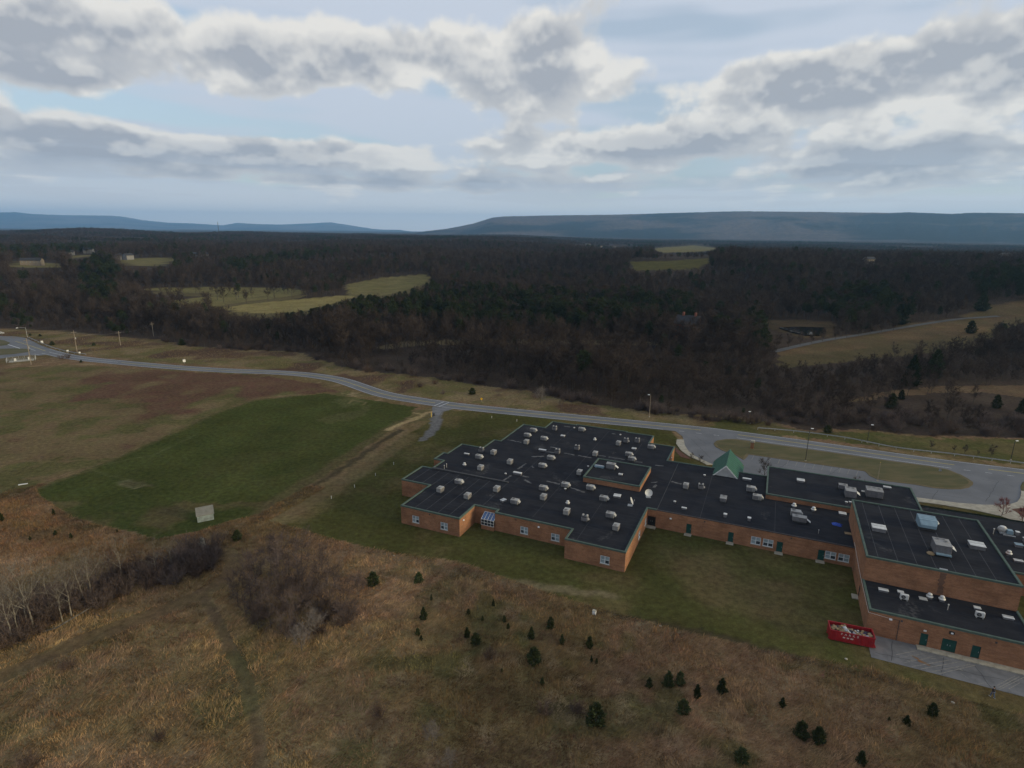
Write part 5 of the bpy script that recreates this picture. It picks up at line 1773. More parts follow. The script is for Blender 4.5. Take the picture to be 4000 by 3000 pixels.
def bare_tree(seed, h, spread, r0, nb, ns, nt, tl, tw, low=0.28, fork=False, droop=0.0):
    """returns trunk soup and crown soup of a leafless tree"""
    rg = np.random.default_rng(seed)
    T, C = Soup(), Soup()
    lean = rg.normal(size=2) * 0.035 * h
    k = np.linspace(0, 1, 6)
    th_ = h * 0.74
    tp = np.stack([lean[0] * k ** 1.5 + rg.normal(size=6) * 0.012 * h * k, lean[1] * k ** 1.5 + rg.normal(size=6) * 0.012 * h * k, -0.3 + k * (th_ + 0.3)], 1)
    tr = r0 * (1 - 0.86 * k ** 0.9)
    T.add(*np_tube(tp, tr, 6))
    bases, dirs, lens = [], [], []

    def twigs(path, n, L):
        path = np.asarray(path)
        i = rg.uniform(0.25, 1, n) * (len(path) - 1)
        i0 = np.minimum(i.astype(int), len(path) - 2)
        fr = (i - i0)[:, None]
        p = path[i0] * (1 - fr) + path[i0 + 1] * fr
        d = path[i0 + 1] - path[i0]
        d /= np.linalg.norm(d, axis=1)[:, None] + 1e-9
        bases.append(p)
        dirs.append(d * 0.8 + rg.normal(size=(n, 3)) * 0.65 + np.array([0, 0, 0.35 - droop]))
        lens.append(L * rg.uniform(0.5, 1.2, n))
    az = rg.uniform(0, 6.28)
    for b in range(nb):
        t = low + (0.98 - low) * (b + rg.uniform(0, 0.8)) / nb
        p0 = np.array([np.interp(t, k, tp[:, c]) for c in range(3)])
        az += 2.4 + rg.normal() * 0.3
        up = rg.uniform(0.5, 1.15) + 0.35 * t
        L = spread * (1.0 - 0.30 * t) * rg.uniform(0.7, 1.15)
        d = np.array([math.cos(az), math.sin(az), up])
        d /= np.linalg.norm(d)
        path = [p0]
        for i in range(4):
            d = d + rg.normal(size=3) * 0.16 + np.array([0, 0, 0.12 - droop * 0.3])
            d /= np.linalg.norm(d)
            path.append(path[-1] + d * L / 4)
        path = np.array(path)
        rb = max(0.018, r0 * 0.42 * (1 - 0.6 * t))
        C.add(*np_tube(path, np.linspace(rb, rb * 0.2, 5), 4))
        twigs(path, nt // 2, tl)
        for s in range(ns):
            q = rg.uniform(0.25, 0.95) * 4
            i0 = min(int(q), 3)
            p1 = path[i0] + (path[i0 + 1] - path[i0]) * (q - i0)
            d1 = (path[i0 + 1] - path[i0])
            d1 = d1 / np.linalg.norm(d1) + rg.normal(size=3) * 0.6 + np.array([0, 0, 0.25])
            d1 /= np.linalg.norm(d1)
            L1 = L * rg.uniform(0.3, 0.6)
            d2 = d1 + rg.normal(size=3) * 0.25
            d2 /= np.linalg.norm(d2)
            sub = np.array([p1, p1 + d1 * L1 * 0.5, p1 + d1 * L1 * 0.5 + d2 * L1 * 0.5])
            C.add(*np_tube(sub, [rb * 0.42, rb * 0.28, rb * 0.1], 3))
            twigs(sub, nt, tl)
    bb, dd, ll = np.concatenate(bases), np.concatenate(dirs), np.concatenate(lens)
    C.slivers(bb, dd, ll, np.full(len(bb), tw) * rg.uniform(0.6, 1.3, len(bb)), rg)
    # second order twiglets at the tips
    tips = bb + dd / (np.linalg.norm(dd, axis=1)[:, None] + 1e-9) * ll[:, None] * rg.uniform(0.3, 0.9, len(bb))[:, None]
    C.slivers(tips, dd + rg.normal(size=dd.shape) * 0.9, ll * 0.6, np.full(len(bb), tw * 0.75), rg)
    return T, C


def cone_tree(seed, h, r, n, size, p=0.85, skirt=0.04, lumps=5, wob=1.0):
    """dense evergreen: leaf-sized sprays through a ragged cone"""
    rg = np.random.default_rng(seed)
    T, C = Soup(), Soup()
    T.add(*np_tube([(0, 0, -0.2), (0, 0, h * 0.5), (0, 0, h * 0.96)], [0.035 * h * 0.6, 0.014 * h, 0.004], 5))
    t = rg.uniform(0, 1, n) ** 1.35
    an = rg.uniform(0, 6.283, n)
    ph = rg.uniform(0, 6.28, 4)
    ragged = 1 + wob * (0.16 * np.sin(an * lumps + ph[0] + t * 9) + 0.13 * np.sin(an * 2 + ph[1] - t * 11) + 0.10 * np.sin(t * 27 + ph[2]))
    env = r * (1 - t) ** p * ragged * (0.55 + 0.45 * smooth(0, 0.14, t)) + 0.02 * h
    rr = env * np.sqrt(rg.uniform(0.25, 1, n))
    P = np.stack([rr * np.cos(an), rr * np.sin(an), skirt * h + t * h * (0.96 - skirt)], 1)
    d = np.stack([np.cos(an), np.sin(an), 0.55 + 0.8 * t], 1) + rg.normal(size=(n, 3)) * 0.45
    C.slivers(P - d * size * 0.3, d, size * rg.uniform(0.7, 1.5, n), size * rg.uniform(0.35, 0.7, n), rg)
    return T, C


def pine_tree(seed, h, r, nc, n, size, bole=0.42):
    rg = np.random.default_rng(seed)
    T, C = Soup(), Soup()
    T.add(*np_tube([(0, 0, -0.3), (rg.normal() * 0.2, rg.normal() * 0.2, h * 0.5), (rg.normal() * 0.3, rg.normal() * 0.3, h * 0.95)], [0.016 * h, 0.011 * h, 0.02], 6))
    az = rg.uniform(0, 6.28)
    for c in range(nc):
        t = bole + (0.97 - bole) * (c + rg.uniform(0, 0.9)) / nc
        az += 2.4 + rg.normal() * 0.4
        R = r * (0.35 + 1.0 * math.sin(math.pi * min(1, (t - bole) / (1 - bole) * 0.75 + 0.22))) * rg.uniform(0.4, 0.9)
        if t > 0.92:
            R *= 0.3
        cen = np.array([math.cos(az) * R, math.sin(az) * R, t * h])
        C.add(*np_tube([(0, 0, t * h - 0.06 * h), tuple(cen)], [0.05, 0.02], 3))
        q = rg.normal(size=(n, 3))
        q /= np.linalg.norm(q, axis=1)[:, None]
        sc = np.array([0.16 * h * 0.62, 0.16 * h * 0.62, 0.16 * h * 0.30]) * rg.uniform(0.7, 1.2)
        P = cen + q * sc * rg.uniform(0.5, 1, n)[:, None]
        d = q + np.array([0, 0, 0.5]) + rg.normal(size=(n, 3)) * 0.4
        C.slivers(P, d, size * rg.uniform(0.6, 1.4, n), size * rg.uniform(0.25, 0.5, n), rg)
    return T, C


def bush_mesh(seed, h, r, stems, nt, tl, tw):
    rg = np.random.default_rng(seed)
    C = Soup()
    bs, ds, ls = [], [], []
    for s in range(stems):
        a = rg.uniform(0, 6.28)
        d = np.array([math.cos(a) * rg.uniform(0.1, 0.9), math.sin(a) * rg.uniform(0.1, 0.9), 1.0])
        d /= np.linalg.norm(d)
        L = h * rg.uniform(0.6, 1.05)
        p0 = np.array([math.cos(a), math.sin(a), 0]) * r * rg.uniform(0, 0.35)
        p0[2] = -0.1
        pts = [p0]
        for i in range(3):
            d = d + rg.normal(size=3) * 0.14
            d /= np.linalg.norm(d)
            pts.append(pts[-1] + d * L / 3)
        pts = np.array(pts)
        C.add(*np_tube(pts, np.linspace(0.012 * h, 0.004 * h, 4), 3))
        i = rg.uniform(0.3, 3, nt)
        i0 = np.minimum(i.astype(int), 2)
        f = (i - i0)[:, None]
        bs.append(pts[i0] * (1 - f) + pts[i0 + 1] * f)
        ds.append((pts[i0 + 1] - pts[i0]) / L * 3 + rg.normal(size=(nt, 3)) * 0.7 + np.array([0, 0, 0.3]))
        ls.append(tl * rg.uniform(0.5, 1.2, nt))
    b, d, l = np.concatenate(bs), np.concatenate(ds), np.concatenate(ls)
    C.slivers(b, d, l, np.full(len(b), tw), rg)
    tips = b + d / (np.linalg.norm(d, axis=1)[:, None]) * l[:, None] * 0.6
    C.slivers(tips, d + rg.normal(size=d.shape) * 0.9, l * 0.6, np.full(len(b), tw * 0.8), rg)
    return C


def kit(name, T, C, mt, mc):
    return (T.mesh(name + '_trunk', mt), C.mesh(name + '_crown', mc))


def tree(name, kt, loc, rz, sc, label, cat='tree', group=None):
    e = empty(name, loc, rz, label, cat, group, sc)
    link_mesh('trunk', kt[0], e)
    link_mesh('crown', kt[1], e)
    return e


BARE = [kit('bare', *bare_tree(100 + k, 15.5 + 1.5 * (k % 3), 5.2 + 0.6 * (k % 2), 0.24, 13, 4, 16, 1.7, 0.085), M['bark'], M['twig']) for k in range(6)]
PINE = [kit('pine', *pine_tree(200 + k, 17, 2.6, 16, 70, 1.1, 0.40 + 0.08 * (k % 2)), M['bark'], M['needle']) for k in range(4)]
SPRUCE = [kit('spruce', *cone_tree(230 + k, 13, 3.6, 1500, 1.0, [0.5, 0.8][k], wob=1.4), M['bark'], M['needle']) for k in range(2)]
CEDAR = [kit('cedar', *cone_tree(300 + k, 3.6, [1.05, 0.85, 1.25, 0.95, 1.15][k], 1300, 0.34, [0.55, 0.65, 0.40, 0.72, 0.48][k], lumps=[4, 3, 5, 3, 4][k], wob=1.6), M['bark'], M['cedar']) for k in range(5)]


def merged(name, kt):
    """trunk and crown in one mesh, for the wood's mass"""
    vs, fs, mi, n = [], [], [], 0
    for i, me in enumerate(kt):
        co = np.empty(len(me.vertices) * 3, np.float32)
        me.vertices.foreach_get('co', co)
        ix = np.empty(len(me.polygons) * 3, np.int32)
        me.polygons.foreach_get('vertices', ix)
        vs.append(co.reshape(-1, 3))
        fs.append(ix.reshape(-1, 3) + n)
        mi.append(np.full(len(me.polygons), i))
        n += len(me.vertices)
    return np_mesh(name, np.concatenate(vs), np.concatenate(fs), [kt[0].materials[0], kt[1].materials[0]], False, None, np.concatenate(mi))


# ---- where the wood stands
rg = np.random.default_rng(77)


def scatter(r0, r1, sp_, a0=-47, a1=47):
    xs = np.arange(-r1, r1, sp_)
    ys = np.arange(60, r1, sp_)
    X, Y = np.meshgrid(xs, ys)
    X = X + rg.uniform(-0.48, 0.48, X.shape) * sp_
    Y = Y + rg.uniform(-0.48, 0.48, Y.shape) * sp_
    d = np.hypot(X, Y)
    a = np.degrees(np.arctan2(X, Y))
    k = (d >= r0) & (d < r1) & (a > a0) & (a < a1)
    return X[k], Y[k]


def wood_filter(X, Y, Hh, keep_band=0.12):
    Z = terrain(X, Y)
    px, py = project(X, Y, Z)
    ok = py < np.interp(px, EDGE[:, 0], EDGE[:, 1])
    bad = np.zeros(X.shape, bool)
    for poly in CLEAR:
        inside = inpoly(px, py, poly)
        cov = inside.copy()
        for f in (0.35, 0.65, 0.92):
            for s in (-0.16, 0, 0.16):
                qx, qy = project(X + s * Hh, Y, Z + Hh * f)
                cov |= inpoly(qx, qy, poly)
        gpts = [ground(*p) for p in poly[::3]]
        dmin = min(math.hypot(g.x, g.y) for g in gpts)
        dmax = max(math.hypot(g.x, g.y) for g in gpts)
        hit = inside | (cov & (np.hypot(X, Y) < dmax * 1.02))
        kb = keep_band if poly is F_BAND else (0.22 if poly is STRIP else 0.0)
        hit &= rg.random(X.shape) > kb
        bad |= hit
    # keep the lane, pond and house plots open
    ok &= ~bad
    return ok, Z, px, py


tx, ty, th_, tk = [], [], [], []
for r0, r1, s_ in ((150, 480, 5.0), (480, 900, 6.6), (900, 1700, 9.5)):
    X, Y = scatter(r0, r1, s_)
    Hh = 13.0 * rg.uniform(0.62, 1.2, X.shape) * (0.65 + 0.7 * fbm(X / 55, Y / 55, 61, 3))
    ok, Z, px, py = wood_filter(X, Y, Hh)
    pine = np.zeros(X.shape, bool)
    for poly in PINES:
        pine |= inpoly(px, py, poly)
    pr = np.where(pine, 0.62, 0.03)
    pr = np.where(fbm(X / 90, Y / 90, 91, 3) > 0.63, np.maximum(pr, 0.12), pr)
    pr = np.where(~pine & (py > 1335), 0.018, pr)
    kind = (rg.random(X.shape) < pr)
    # smaller growth along the near edge of the wood
    ed = np.interp(px, EDGE[:, 0], EDGE[:, 1]) - py
    Hh = Hh * (0.42 + 0.58 * smooth(0, 60, ed)) * np.where((px > 2500) & (py > 1430), 0.70, 1.0)
    tx.append(X[ok]); ty.append(Y[ok]); th_.append(Hh[ok]); tk.append(kind[ok])
tx, ty, th_, tk = map(np.concatenate, (tx, ty, th_, tk))
tz = terrain(tx, ty)
td = np.hypot(tx, ty)
tpx, tpy = project(tx, ty, tz)
inview = (tpx > -120) & (tpx < 4120)
order = np.argsort(td + np.where(inview, 0, 5000))
ind = np.zeros(tx.shape, bool)
for kind, cnt in ((False, 290), (True, 190)):
    ind[order[tk[order] == kind][:cnt]] = True
print('wood trees', len(tx), 'pines', tk.sum())

LB = ['bare brown-grey tree in the wood behind the roadside meadow', 'bare brown-grey tree in the wood below the pasture lane', 'bare brown-grey tree in the wood behind the school']
LP = ['dark green pine standing among bare trees behind the roadside meadow', 'dark green pine standing among bare trees below the pasture lane', 'dark green pine in the dense stand behind the school']
for i in np.nonzero(ind)[0]:
    z_ = 0 if tpx[i] < 1300 else (1 if tpx[i] > 2750 else 2)
    if tk[i]:
        tree('pine_tree', PINE[rg.integers(4)], (tx[i], ty[i], tz[i]), rg.uniform(0, 6.28), th_[i] / 17, LP[z_], 'tree', ['pines left of the pitch road', 'pines below the pasture', 'pines behind the school'][z_])
    else:
        tree('bare_tree', BARE[rg.integers(6)], (tx[i], ty[i], tz[i]), rg.uniform(0, 6.28), th_[i] / 16.5, LB[z_], 'tree', ['bare trees behind the roadside meadow', 'bare trees below the pasture', 'bare trees behind the school'][z_])

# ---- the rest of the wood as one mass, instanced by geometry nodes
wood_col = bpy.data.collections.new('woodland_kinds')
kinds = BARE + PINE
for i, kt in enumerate(kinds):
    wood_col.objects.link(bpy.data.objects.new('wood_kind_%02d' % i, merged('wood_kind_%02d' % i, kt)))
farX, farY = scatter(1700, 4200, 17.0)
farH = 12.5 * rg.uniform(0.8, 1.15, farX.shape)
okf, farZ, fpx, fpy = wood_filter(farX, farY, farH)
cl_ = fbm(farX / 300, farY / 300, 123, 3) < 0.60
okf &= cl_
far_pine = fbm(farX / 120, farY / 120, 93, 3) > 0.64


def instancer(name, pts, idx_, rot, scl, coll, material=None):
    me = bpy.data.meshes.new(name)
    me.vertices.add(len(pts))
    me.vertices.foreach_set('co', np.asarray(pts, np.float32).ravel())
    a = me.attributes.new('kind_index', 'INT', 'POINT'); a.data.foreach_set('value', np.asarray(idx_, np.int32))
    a = me.attributes.new('turn', 'FLOAT_VECTOR', 'POINT'); a.data.foreach_set('vector', np.stack([np.zeros(len(rot)), np.zeros(len(rot)), rot], 1).astype(np.float32).ravel())
    a = me.attributes.new('size', 'FLOAT_VECTOR', 'POINT'); a.data.foreach_set('vector', np.asarray(scl, np.float32).ravel())
    o = link_mesh(name, me)
    ng = bpy.data.node_groups.new(name + '_nodes', 'GeometryNodeTree')
    ng.interface.new_socket('Geometry', in_out='INPUT', socket_type='NodeSocketGeometry')
    ng.interface.new_socket('Geometry', in_out='OUTPUT', socket_type='NodeSocketGeometry')
    gi, go = ng.nodes.new('NodeGroupInput'), ng.nodes.new('NodeGroupOutput')
    ip = ng.nodes.new('GeometryNodeInstanceOnPoints')
    ci = ng.nodes.new('GeometryNodeCollectionInfo')
    ci.inputs['Collection'].default_value = coll
    ci.inputs['Separate Children'].default_value = True
    ci.inputs['Reset Children'].default_value = True
    ip.inputs['Pick Instance'].default_value = True

    def attr(nm, dt):
        n_ = ng.nodes.new('GeometryNodeInputNamedAttribute')
        n_.data_type = dt
        n_.inputs['Name'].default_value = nm
        return n_.outputs[0]
    e2r = ng.nodes.new('FunctionNodeEulerToRotation')
    ng.links.new(attr('turn', 'FLOAT_VECTOR'), e2r.inputs[0])
    ng.links.new(gi.outputs[0], ip.inputs['Points'])
    ng.links.new(ci.outputs[0], ip.inputs['Instance'])
    ng.links.new(attr('kind_index', 'INT'), ip.inputs['Instance Index'])
    ng.links.new(e2r.outputs[0], ip.inputs['Rotation'])
    ng.links.new(attr('size', 'FLOAT_VECTOR'), ip.inputs['Scale'])
    ng.links.new(ip.outputs[0], go.inputs[0])
    md = o.modifiers.new('scatter', 'NODES')
    md.node_group = ng
    return o


rest = ~ind
PX = np.concatenate([tx[rest], farX[okf]])
PY = np.concatenate([ty[rest], farY[okf]])
PZ = np.concatenate([tz[rest], farZ[okf]])
PH = np.concatenate([th_[rest], farH[okf] * 1.0])
PK = np.concatenate([tk[rest], far_pine[okf]])
wide = np.concatenate([np.ones(rest.sum()), np.full(okf.sum(), 1.6)])
ki = np.where(PK, 6 + rg.integers(0, 4, len(PX)), rg.integers(0, 6, len(PX)))
s1 = PH / np.where(PK, 17, 16.5)
wd = instancer('woodland', np.stack([PX, PY, PZ], 1), ki, rg.uniform(0, 6.28, len(PX)), np.stack([s1 * wide, s1 * wide, s1], 1), wood_col)
tag(wd, 'continuous mass of bare and pine woodland rolling back to the ridge', 'woodland', kind='stuff')

# ---------------------------------------------------------------- single trees and shrubs near the school
rg = np.random.default_rng(5)


def young(px, py, hpx):
    """base on flat ground and height in metres from its height in the photograph"""
    p = at(px, py)
    d = math.hypot(p.x, p.y)
    r_ = ray(px, py - hpx)
    return p, HC + r_[2] * d / math.hypot(r_[0], r_[1])


# (base x, base y, height in pixels, relative width)
CED = [(2085, 2590, 78, 1.25), (1825, 2490, 50, 1.0), (1858, 2515, 52, 1.1), (1655, 2420, 62, 0.9), (1632, 2480, 34, 0.9), (1645, 2500, 24, 0.9), (1685, 2345, 30, 0.7), (1830, 2400, 28, 0.75), (1885, 2425, 26, 0.8), (1970, 2430, 32, 0.75), (1985, 2455, 26, 0.9), (1927, 2368, 34, 0.8), (2150, 2455, 56, 0.8), (2075, 2495, 58, 0.9), (2195, 2518, 50, 0.6), (2302, 2530, 58, 0.8),
       (2310, 2585, 32, 0.7), (2330, 2592, 26, 0.6), (2610, 2680, 74, 1.1), (2655, 2675, 66, 0.9), (2535, 2685, 48, 0.9), (2722, 2725, 66, 0.9), (2668, 2785, 66, 1.1), (2818, 2705, 72, 1.0), (2327, 2825, 96, 1.2), (2118, 2675, 36, 0.8), (1960, 2625, 20, 0.9),
       (3640, 2795, 66, 0.9), (3540, 2830, 48, 1.2), (3128, 2878, 80, 1.1), (3196, 2898, 78, 1.2), (3362, 2985, 70, 1.1), (2895, 2975, 66, 1.2), (3055, 2760, 46, 1.0), (3472, 2815, 20, 0.8)]
for i, (px, py, hp, wd_) in enumerate(CED):
    p, hh = young(px, py, hp)
    k = CEDAR[i % 5]
    sc = hh / 3.6 * 0.82
    big = 'sizeable' if hh > 3.0 else ('small' if hh > 1.7 else 'tiny')
    where = 'north' if px > 2480 else 'south'
    e = tree('cedar_tree', k, p, rg.uniform(0, 6.28), (sc * wd_ * 1.05, sc * wd_ * 1.05, sc), '%s dark conical cedar in the dry meadow %s' % (big, 'behind the gymnasium end' if where == 'north' else 'behind the classroom wing'), 'tree', '%s cedars %s' % (big, 'behind the gymnasium' if where == 'north' else 'behind the classrooms'))
p, hh = young(1636, 2275, 40)
tree('evergreen_shrub', kit('bright', *cone_tree(377, 3.6, 1.5, 1500, 0.34, 0.45), M['bark'], M['cedar_bright']), p, 0.3, hh / 3.6, 'bright green rounded evergreen at the lawn edge', 'shrub')
p, hh = young(1458, 2285, 52)
tree('evergreen_shrub', CEDAR[2], p, 0.3, (hh / 3.6 * 1.2, hh / 3.6 * 1.2, hh / 3.6), 'dark rounded evergreen against the bare thicket', 'shrub')
p, hh = young(928, 2110, 42)
tree('evergreen_shrub', CEDAR[2], p, 1.3, (hh / 3.6 * 1.1, hh / 3.6 * 1.1, hh / 3.6), 'dark evergreen beside the track bend near the grey shed', 'shrub')
for i, (px, py, hp) in enumerate([(210, 2010, 24), (217, 2090, 20), (278, 2102, 22), (118, 2108, 14), (5, 2035, 34), (458, 2078, 12)]):
    p, hh = young(px, py, hp)
    tree('cedar_tree', CEDAR[(i + 1) % 5], p, i, hh / 3.6, 'small dark cedar among orange grass at the pitch corner', 'tree', 'cedars at the pitch corner')
for i, (px, py, hp, lb) in enumerate([(1845, 1540, 26, 'round dark cedar alone in the roadside meadow'), (711, 1348, 26, 'dark cedar beside the mown track at the wood edge'), (205, 1348, 16, 'squat dark bush by the utility pole'), (367, 1350, 12, 'small dark bush right of the tall utility pole'), (118, 1311, 9, 'dark bush behind the guard rail'), (157, 1314, 10, 'small dark bush farther from the guard rail'), (317, 1416, 10, 'small dark cedar at the verge of the road bend'),
                                      (3232, 1690, 30, 'dark shrub below the street lamp on the verge')]):
    p, hh = young(px, py, hp)
    tree('cedar_tree', CEDAR[2 if i != 1 else 4], p, i, (hh / 3.6 * 1.5, hh / 3.6 * 1.5, hh / 3.6), lb, 'tree')
# conifers of the pasture and track
for i, (px, py, hp, kd, wd_, lb) in enumerate([(3790, 1302, 52, 0, 1.3, 'dark solitary conifer in the middle of the pasture'), (3832, 1215, 78, 1, 1.2, 'broad dark spruce where the pasture meets the wood'), (3510, 1268, 84, 0, 1.3, 'dark spruce at the wood edge above the lane'), (3368, 1285, 110, 1, 0.9, 'tall dark spruce beside the pond'), (3480, 1595, 62, 0, 1.2, 'dark cedar beside the dirt track'),
                                               (3520, 1560, 40, 0, 1.1, 'smaller dark cedar on the dirt track'), (3890, 1595, 56, 0, 1.1, 'dark cedar near the lower end of the dirt track'), (3990, 1615, 60, 0, 1.1, 'dark spruce below the dirt track'), (3555, 1510, 130, 1, 0.9, 'tall dark spruce rising from bare woods above the track'), (3645, 1480, 120, 0, 0.9, 'tall dark evergreen right above the dirt track'), (2010, 1400, 90, 1, 0.8, 'tall dark pine in front of the thin clearing'), (2950, 1345, 74, 0, 1.0, 'dark spruce near the foot of the lane')]):
    g_ = ground(px, py)
    r_ = ray(px, py - hp)
    hh = HC + r_[2] * math.hypot(g_.x, g_.y) / math.hypot(r_[0], r_[1]) - g_.z
    tree('spruce_tree', SPRUCE[kd], g_, i, (hh / 13 * wd_, hh / 13 * wd_, hh / 13), lb, 'tree')

# the row of young trees along the lane
ROWT = kit('row', *bare_tree(401, 6.5, 2.0, 0.09, 11, 3, 16, 0.9, 0.05, 0.25), M['bark'], M['twig'])
for i, (px, py) in enumerate([(3080, 1357), (3125, 1350), (3170, 1341), (3212, 1335), (3262, 1327), (3307, 1320), (3352, 1312), (3398, 1305), (3442, 1297), (3490, 1290)]):
    g_ = ground(px, py)
    tree('young_tree', ROWT, g_, i * 1.3, 1.25 + 0.1 * math.sin(i * 3), 'young bare tree in the even row along the pasture lane', 'tree', 'row of young trees along the lane')

# pale-barked bare trees of the left hedge
PALE = [kit('pale', *bare_tree(500 + k, 9.5, 4.2, 0.16, 7 + k % 3, 4, 8, 1.2, 0.022, 0.38), M['bark_pale'], M['bark_pale']) for k in range(4)]
for i, (px, py, hp, kd) in enumerate([(50, 2515, 260, 0), (78, 2490, 250, 1), (112, 2460, 300, 2), (135, 2465, 310, 3), (195, 2390, 220, 0), (245, 2430, 200, 1), (280, 2410, 210, 2), (330, 2365, 230, 3), (358, 2350, 250, 0), (478, 2270, 190, 2), (610, 2250, 140, 1), (675, 2225, 130, 3)]):
    p, hh = young(px, py, hp)
    hh = min(hh, 13.0)
    tree('pale_barked_tree', PALE[kd], p, i * 1.7, (hh / 9.5 * 0.85, hh / 9.5 * 0.85, hh / 9.5), 'slender pale-barked bare tree rising from the bramble hedge', 'tree', 'pale trees of the bramble hedge')
p, hh = young(795, 2165, 62)
sn = empty('dead_snag', p, 0.4, 'ivy-grown dead stump at the end of the bramble hedge', 'dead tree')
S_ = Soup(); S_.add(*np_tube([(0, 0, -0.2), (0.1, 0, 1.8), (0.05, 0.1, hh * 1.05)], [0.55, 0.48, 0.30], 9))
for k in range(5):
    a = k * 1.3
    S_.add(*np_tube([(0.3 * math.cos(a), 0.3 * math.sin(a), 1 + 0.4 * k), (0.9 * math.cos(a), 0.9 * math.sin(a), 1.4 + 0.5 * k)], [0.08, 0.03], 5))
link_mesh('trunk', S_.mesh('snag', M['bark_pale']), sn)
mb = MB().tube([(0, 0, 0.0), (2.0, 0.4, 0.55), (4.4, 1.0, 1.9), (7.0, 1.6, 3.4)], [0.15, 0.13, 0.09, 0.04], 7)
lg = mb.build('fallen_tree', M['bark_pale'], None, loc=at(165, 2470))
tag(lg, 'leaning fallen pale trunk across the bramble hedge', 'fallen tree')
mb = MB().tube([(0, 0, 0.05), (1.6, -0.8, 0.12), (2.3, -1.1, 0.10)], [0.09, 0.08, 0.04], 6)
tag(mb.build('fallen_branch', M['bark_pale'], None, loc=at(362, 2395)), 'short fallen branch on the grass below the hedge', 'branch')

# bramble hedge and thickets
BUSH = [bush_mesh(600 + k, 2.2, 1.6, 34, 16, 0.75, 0.030).mesh('bush', M['twig_red']) for k in range(3)]
BUSHB = [bush_mesh(610 + k, 1.8, 1.6, 34, 16, 0.65, 0.034).mesh('bush', M['bush']) for k in range(2)]


def bush(name, me, px, py, sc, label, group, cat='shrub', z=0.0):
    p = at(px, py)
    o = link_mesh(name, me, None, p, (0, 0, rg.uniform(0, 6.28)), sc)
    return tag(o, label, cat, group)


HEDGE = [kit('hedge', *bare_tree(590 + k, 6.5, 3.0, 0.09, 10, 4, 9, 1.1, 0.030, 0.2), M['bark'], M['twig_red']) for k in range(2)]
hl = [(0, 2545), (90, 2500), (210, 2440), (300, 2400), (420, 2350), (520, 2310), (620, 2290), (720, 2270), (800, 2240), (840, 2220)]
hp_ = np.array(hl, float)
for i in range(78):
    t = i / 77
    s = t * (len(hl) - 1)
    k = min(int(s), len(hl) - 2)
    q = hp_[k] * (1 - s + k) + hp_[k + 1] * (s - k)
    bush('bramble_shrub', (BUSH + BUSHB)[i % 5], q[0] + rg.uniform(-28, 28), q[1] - rg.uniform(-4, 95), rg.uniform(0.9, 1.7), 'tangled red-brown bramble in the hedge under the pale trees', 'brambles of the left hedge')
for i in range(24):
    t = rg.uniform(0, 1)
    k = min(int(t * (len(hl) - 1)), len(hl) - 2)
    f_ = t * (len(hl) - 1) - k
    q = hp_[k] * (1 - f_) + hp_[k + 1] * f_
    tree('hedge_tree', HEDGE[i % 2], at(q[0] + rg.uniform(-30, 30), q[1] - rg.uniform(5, 110)), rg.uniform(0, 6.28), rg.uniform(0.7, 1.15) * (1.0 - 0.45 * t), 'grey-brown bare tree with fine twigs in the bramble hedge', 'tree', 'grey-brown trees of the bramble hedge')
THK = [kit('thicket', *bare_tree(700 + k, 6.5, 3.0, 0.10, 12, 5, 16, 1.0, 0.030, 0.12), M['bark'], M['twig_red']) for k in range(3)]
THKG = kit('thicket_grey', *bare_tree(720, 5.5, 2.6, 0.09, 12, 5, 16, 0.9, 0.026, 0.12), M['bark'], M['twig_grey'])
for i, (px, py, hh, kd) in enumerate([(980, 2330, 6.8, 0), (1030, 2400, 6.2, 1), (1060, 2455, 6.0, 2), (1090, 2310, 6.8, 1), (1110, 2380, 6.6, 0), (1150, 2440, 5.6, 2), (1170, 2310, 6.2, 0), (1190, 2370, 6.0, 1), (1230, 2410, 5.4, 2), (1250, 2330, 5.8, 0), (1290, 2380, 4.8, 1), (1310, 2310, 4.8, 2), (1130, 2250, 7.2, 1), (1060, 2250, 6.0, 2), (960, 2400, 4.2, 1), (1345, 2360, 4.0, 0), (1010, 2460, 4.4, 0), (1380, 2420, 3.4, 2), (930, 2360, 5.0, 2), (1085, 2215, 6.0, 0), (1180, 2225, 6.4, 2), (1260, 2260, 5.6, 1), (1400, 2330, 4.0, 1), (1000, 2280, 5.4, 0), (1330, 2440, 3.6, 0), (1120, 2500, 4.4, 1)]):
    tree('thicket_tree', THK[kd], at(px, py), rg.uniform(0, 6.28), hh / 6.5 * 1.15, 'dark purplish bare tree in the dense round thicket', 'tree', 'trees of the round thicket')
for i, (px, py, hh) in enumerate([(1180, 2545, 4.6), (1235, 2480, 4.4)]):
    tree('thicket_tree', THKG, at(px, py), i, hh / 5.5, 'pale grey bare tree at the front of the round thicket', 'tree', 'grey trees of the round thicket')
for i in range(26):
    a, r_ = rg.uniform(0, 6.28), math.sqrt(rg.uniform(0, 1))
    bush('thicket_shrub', (BUSH + BUSHB)[i % 5], 1160 + 225 * r_ * math.cos(a), 2385 + 105 * r_ * math.sin(a), rg.uniform(0.7, 1.1), 'low dark shrub filling the floor of the round thicket', 'shrubs of the round thicket')
for i, (px, py, hh, lb) in enumerate([(1690, 2915, 3.4, 'silvery bare shrub in the foreground meadow'), (1755, 3010, 3.0, 'silvery bare shrub at the lower meadow edge'), (2110, 1578, 6.4, 'pale grey bare tree beside the road'), (2195, 1590, 4.6, 'brownish bare sapling beside the pale roadside tree')]):
    p = at(px, py)
    tree('bare_shrub', THKG if i != 3 else THK[0], p, i * 2, hh / (5.5 if i != 3 else 6.5), lb, 'shrub')
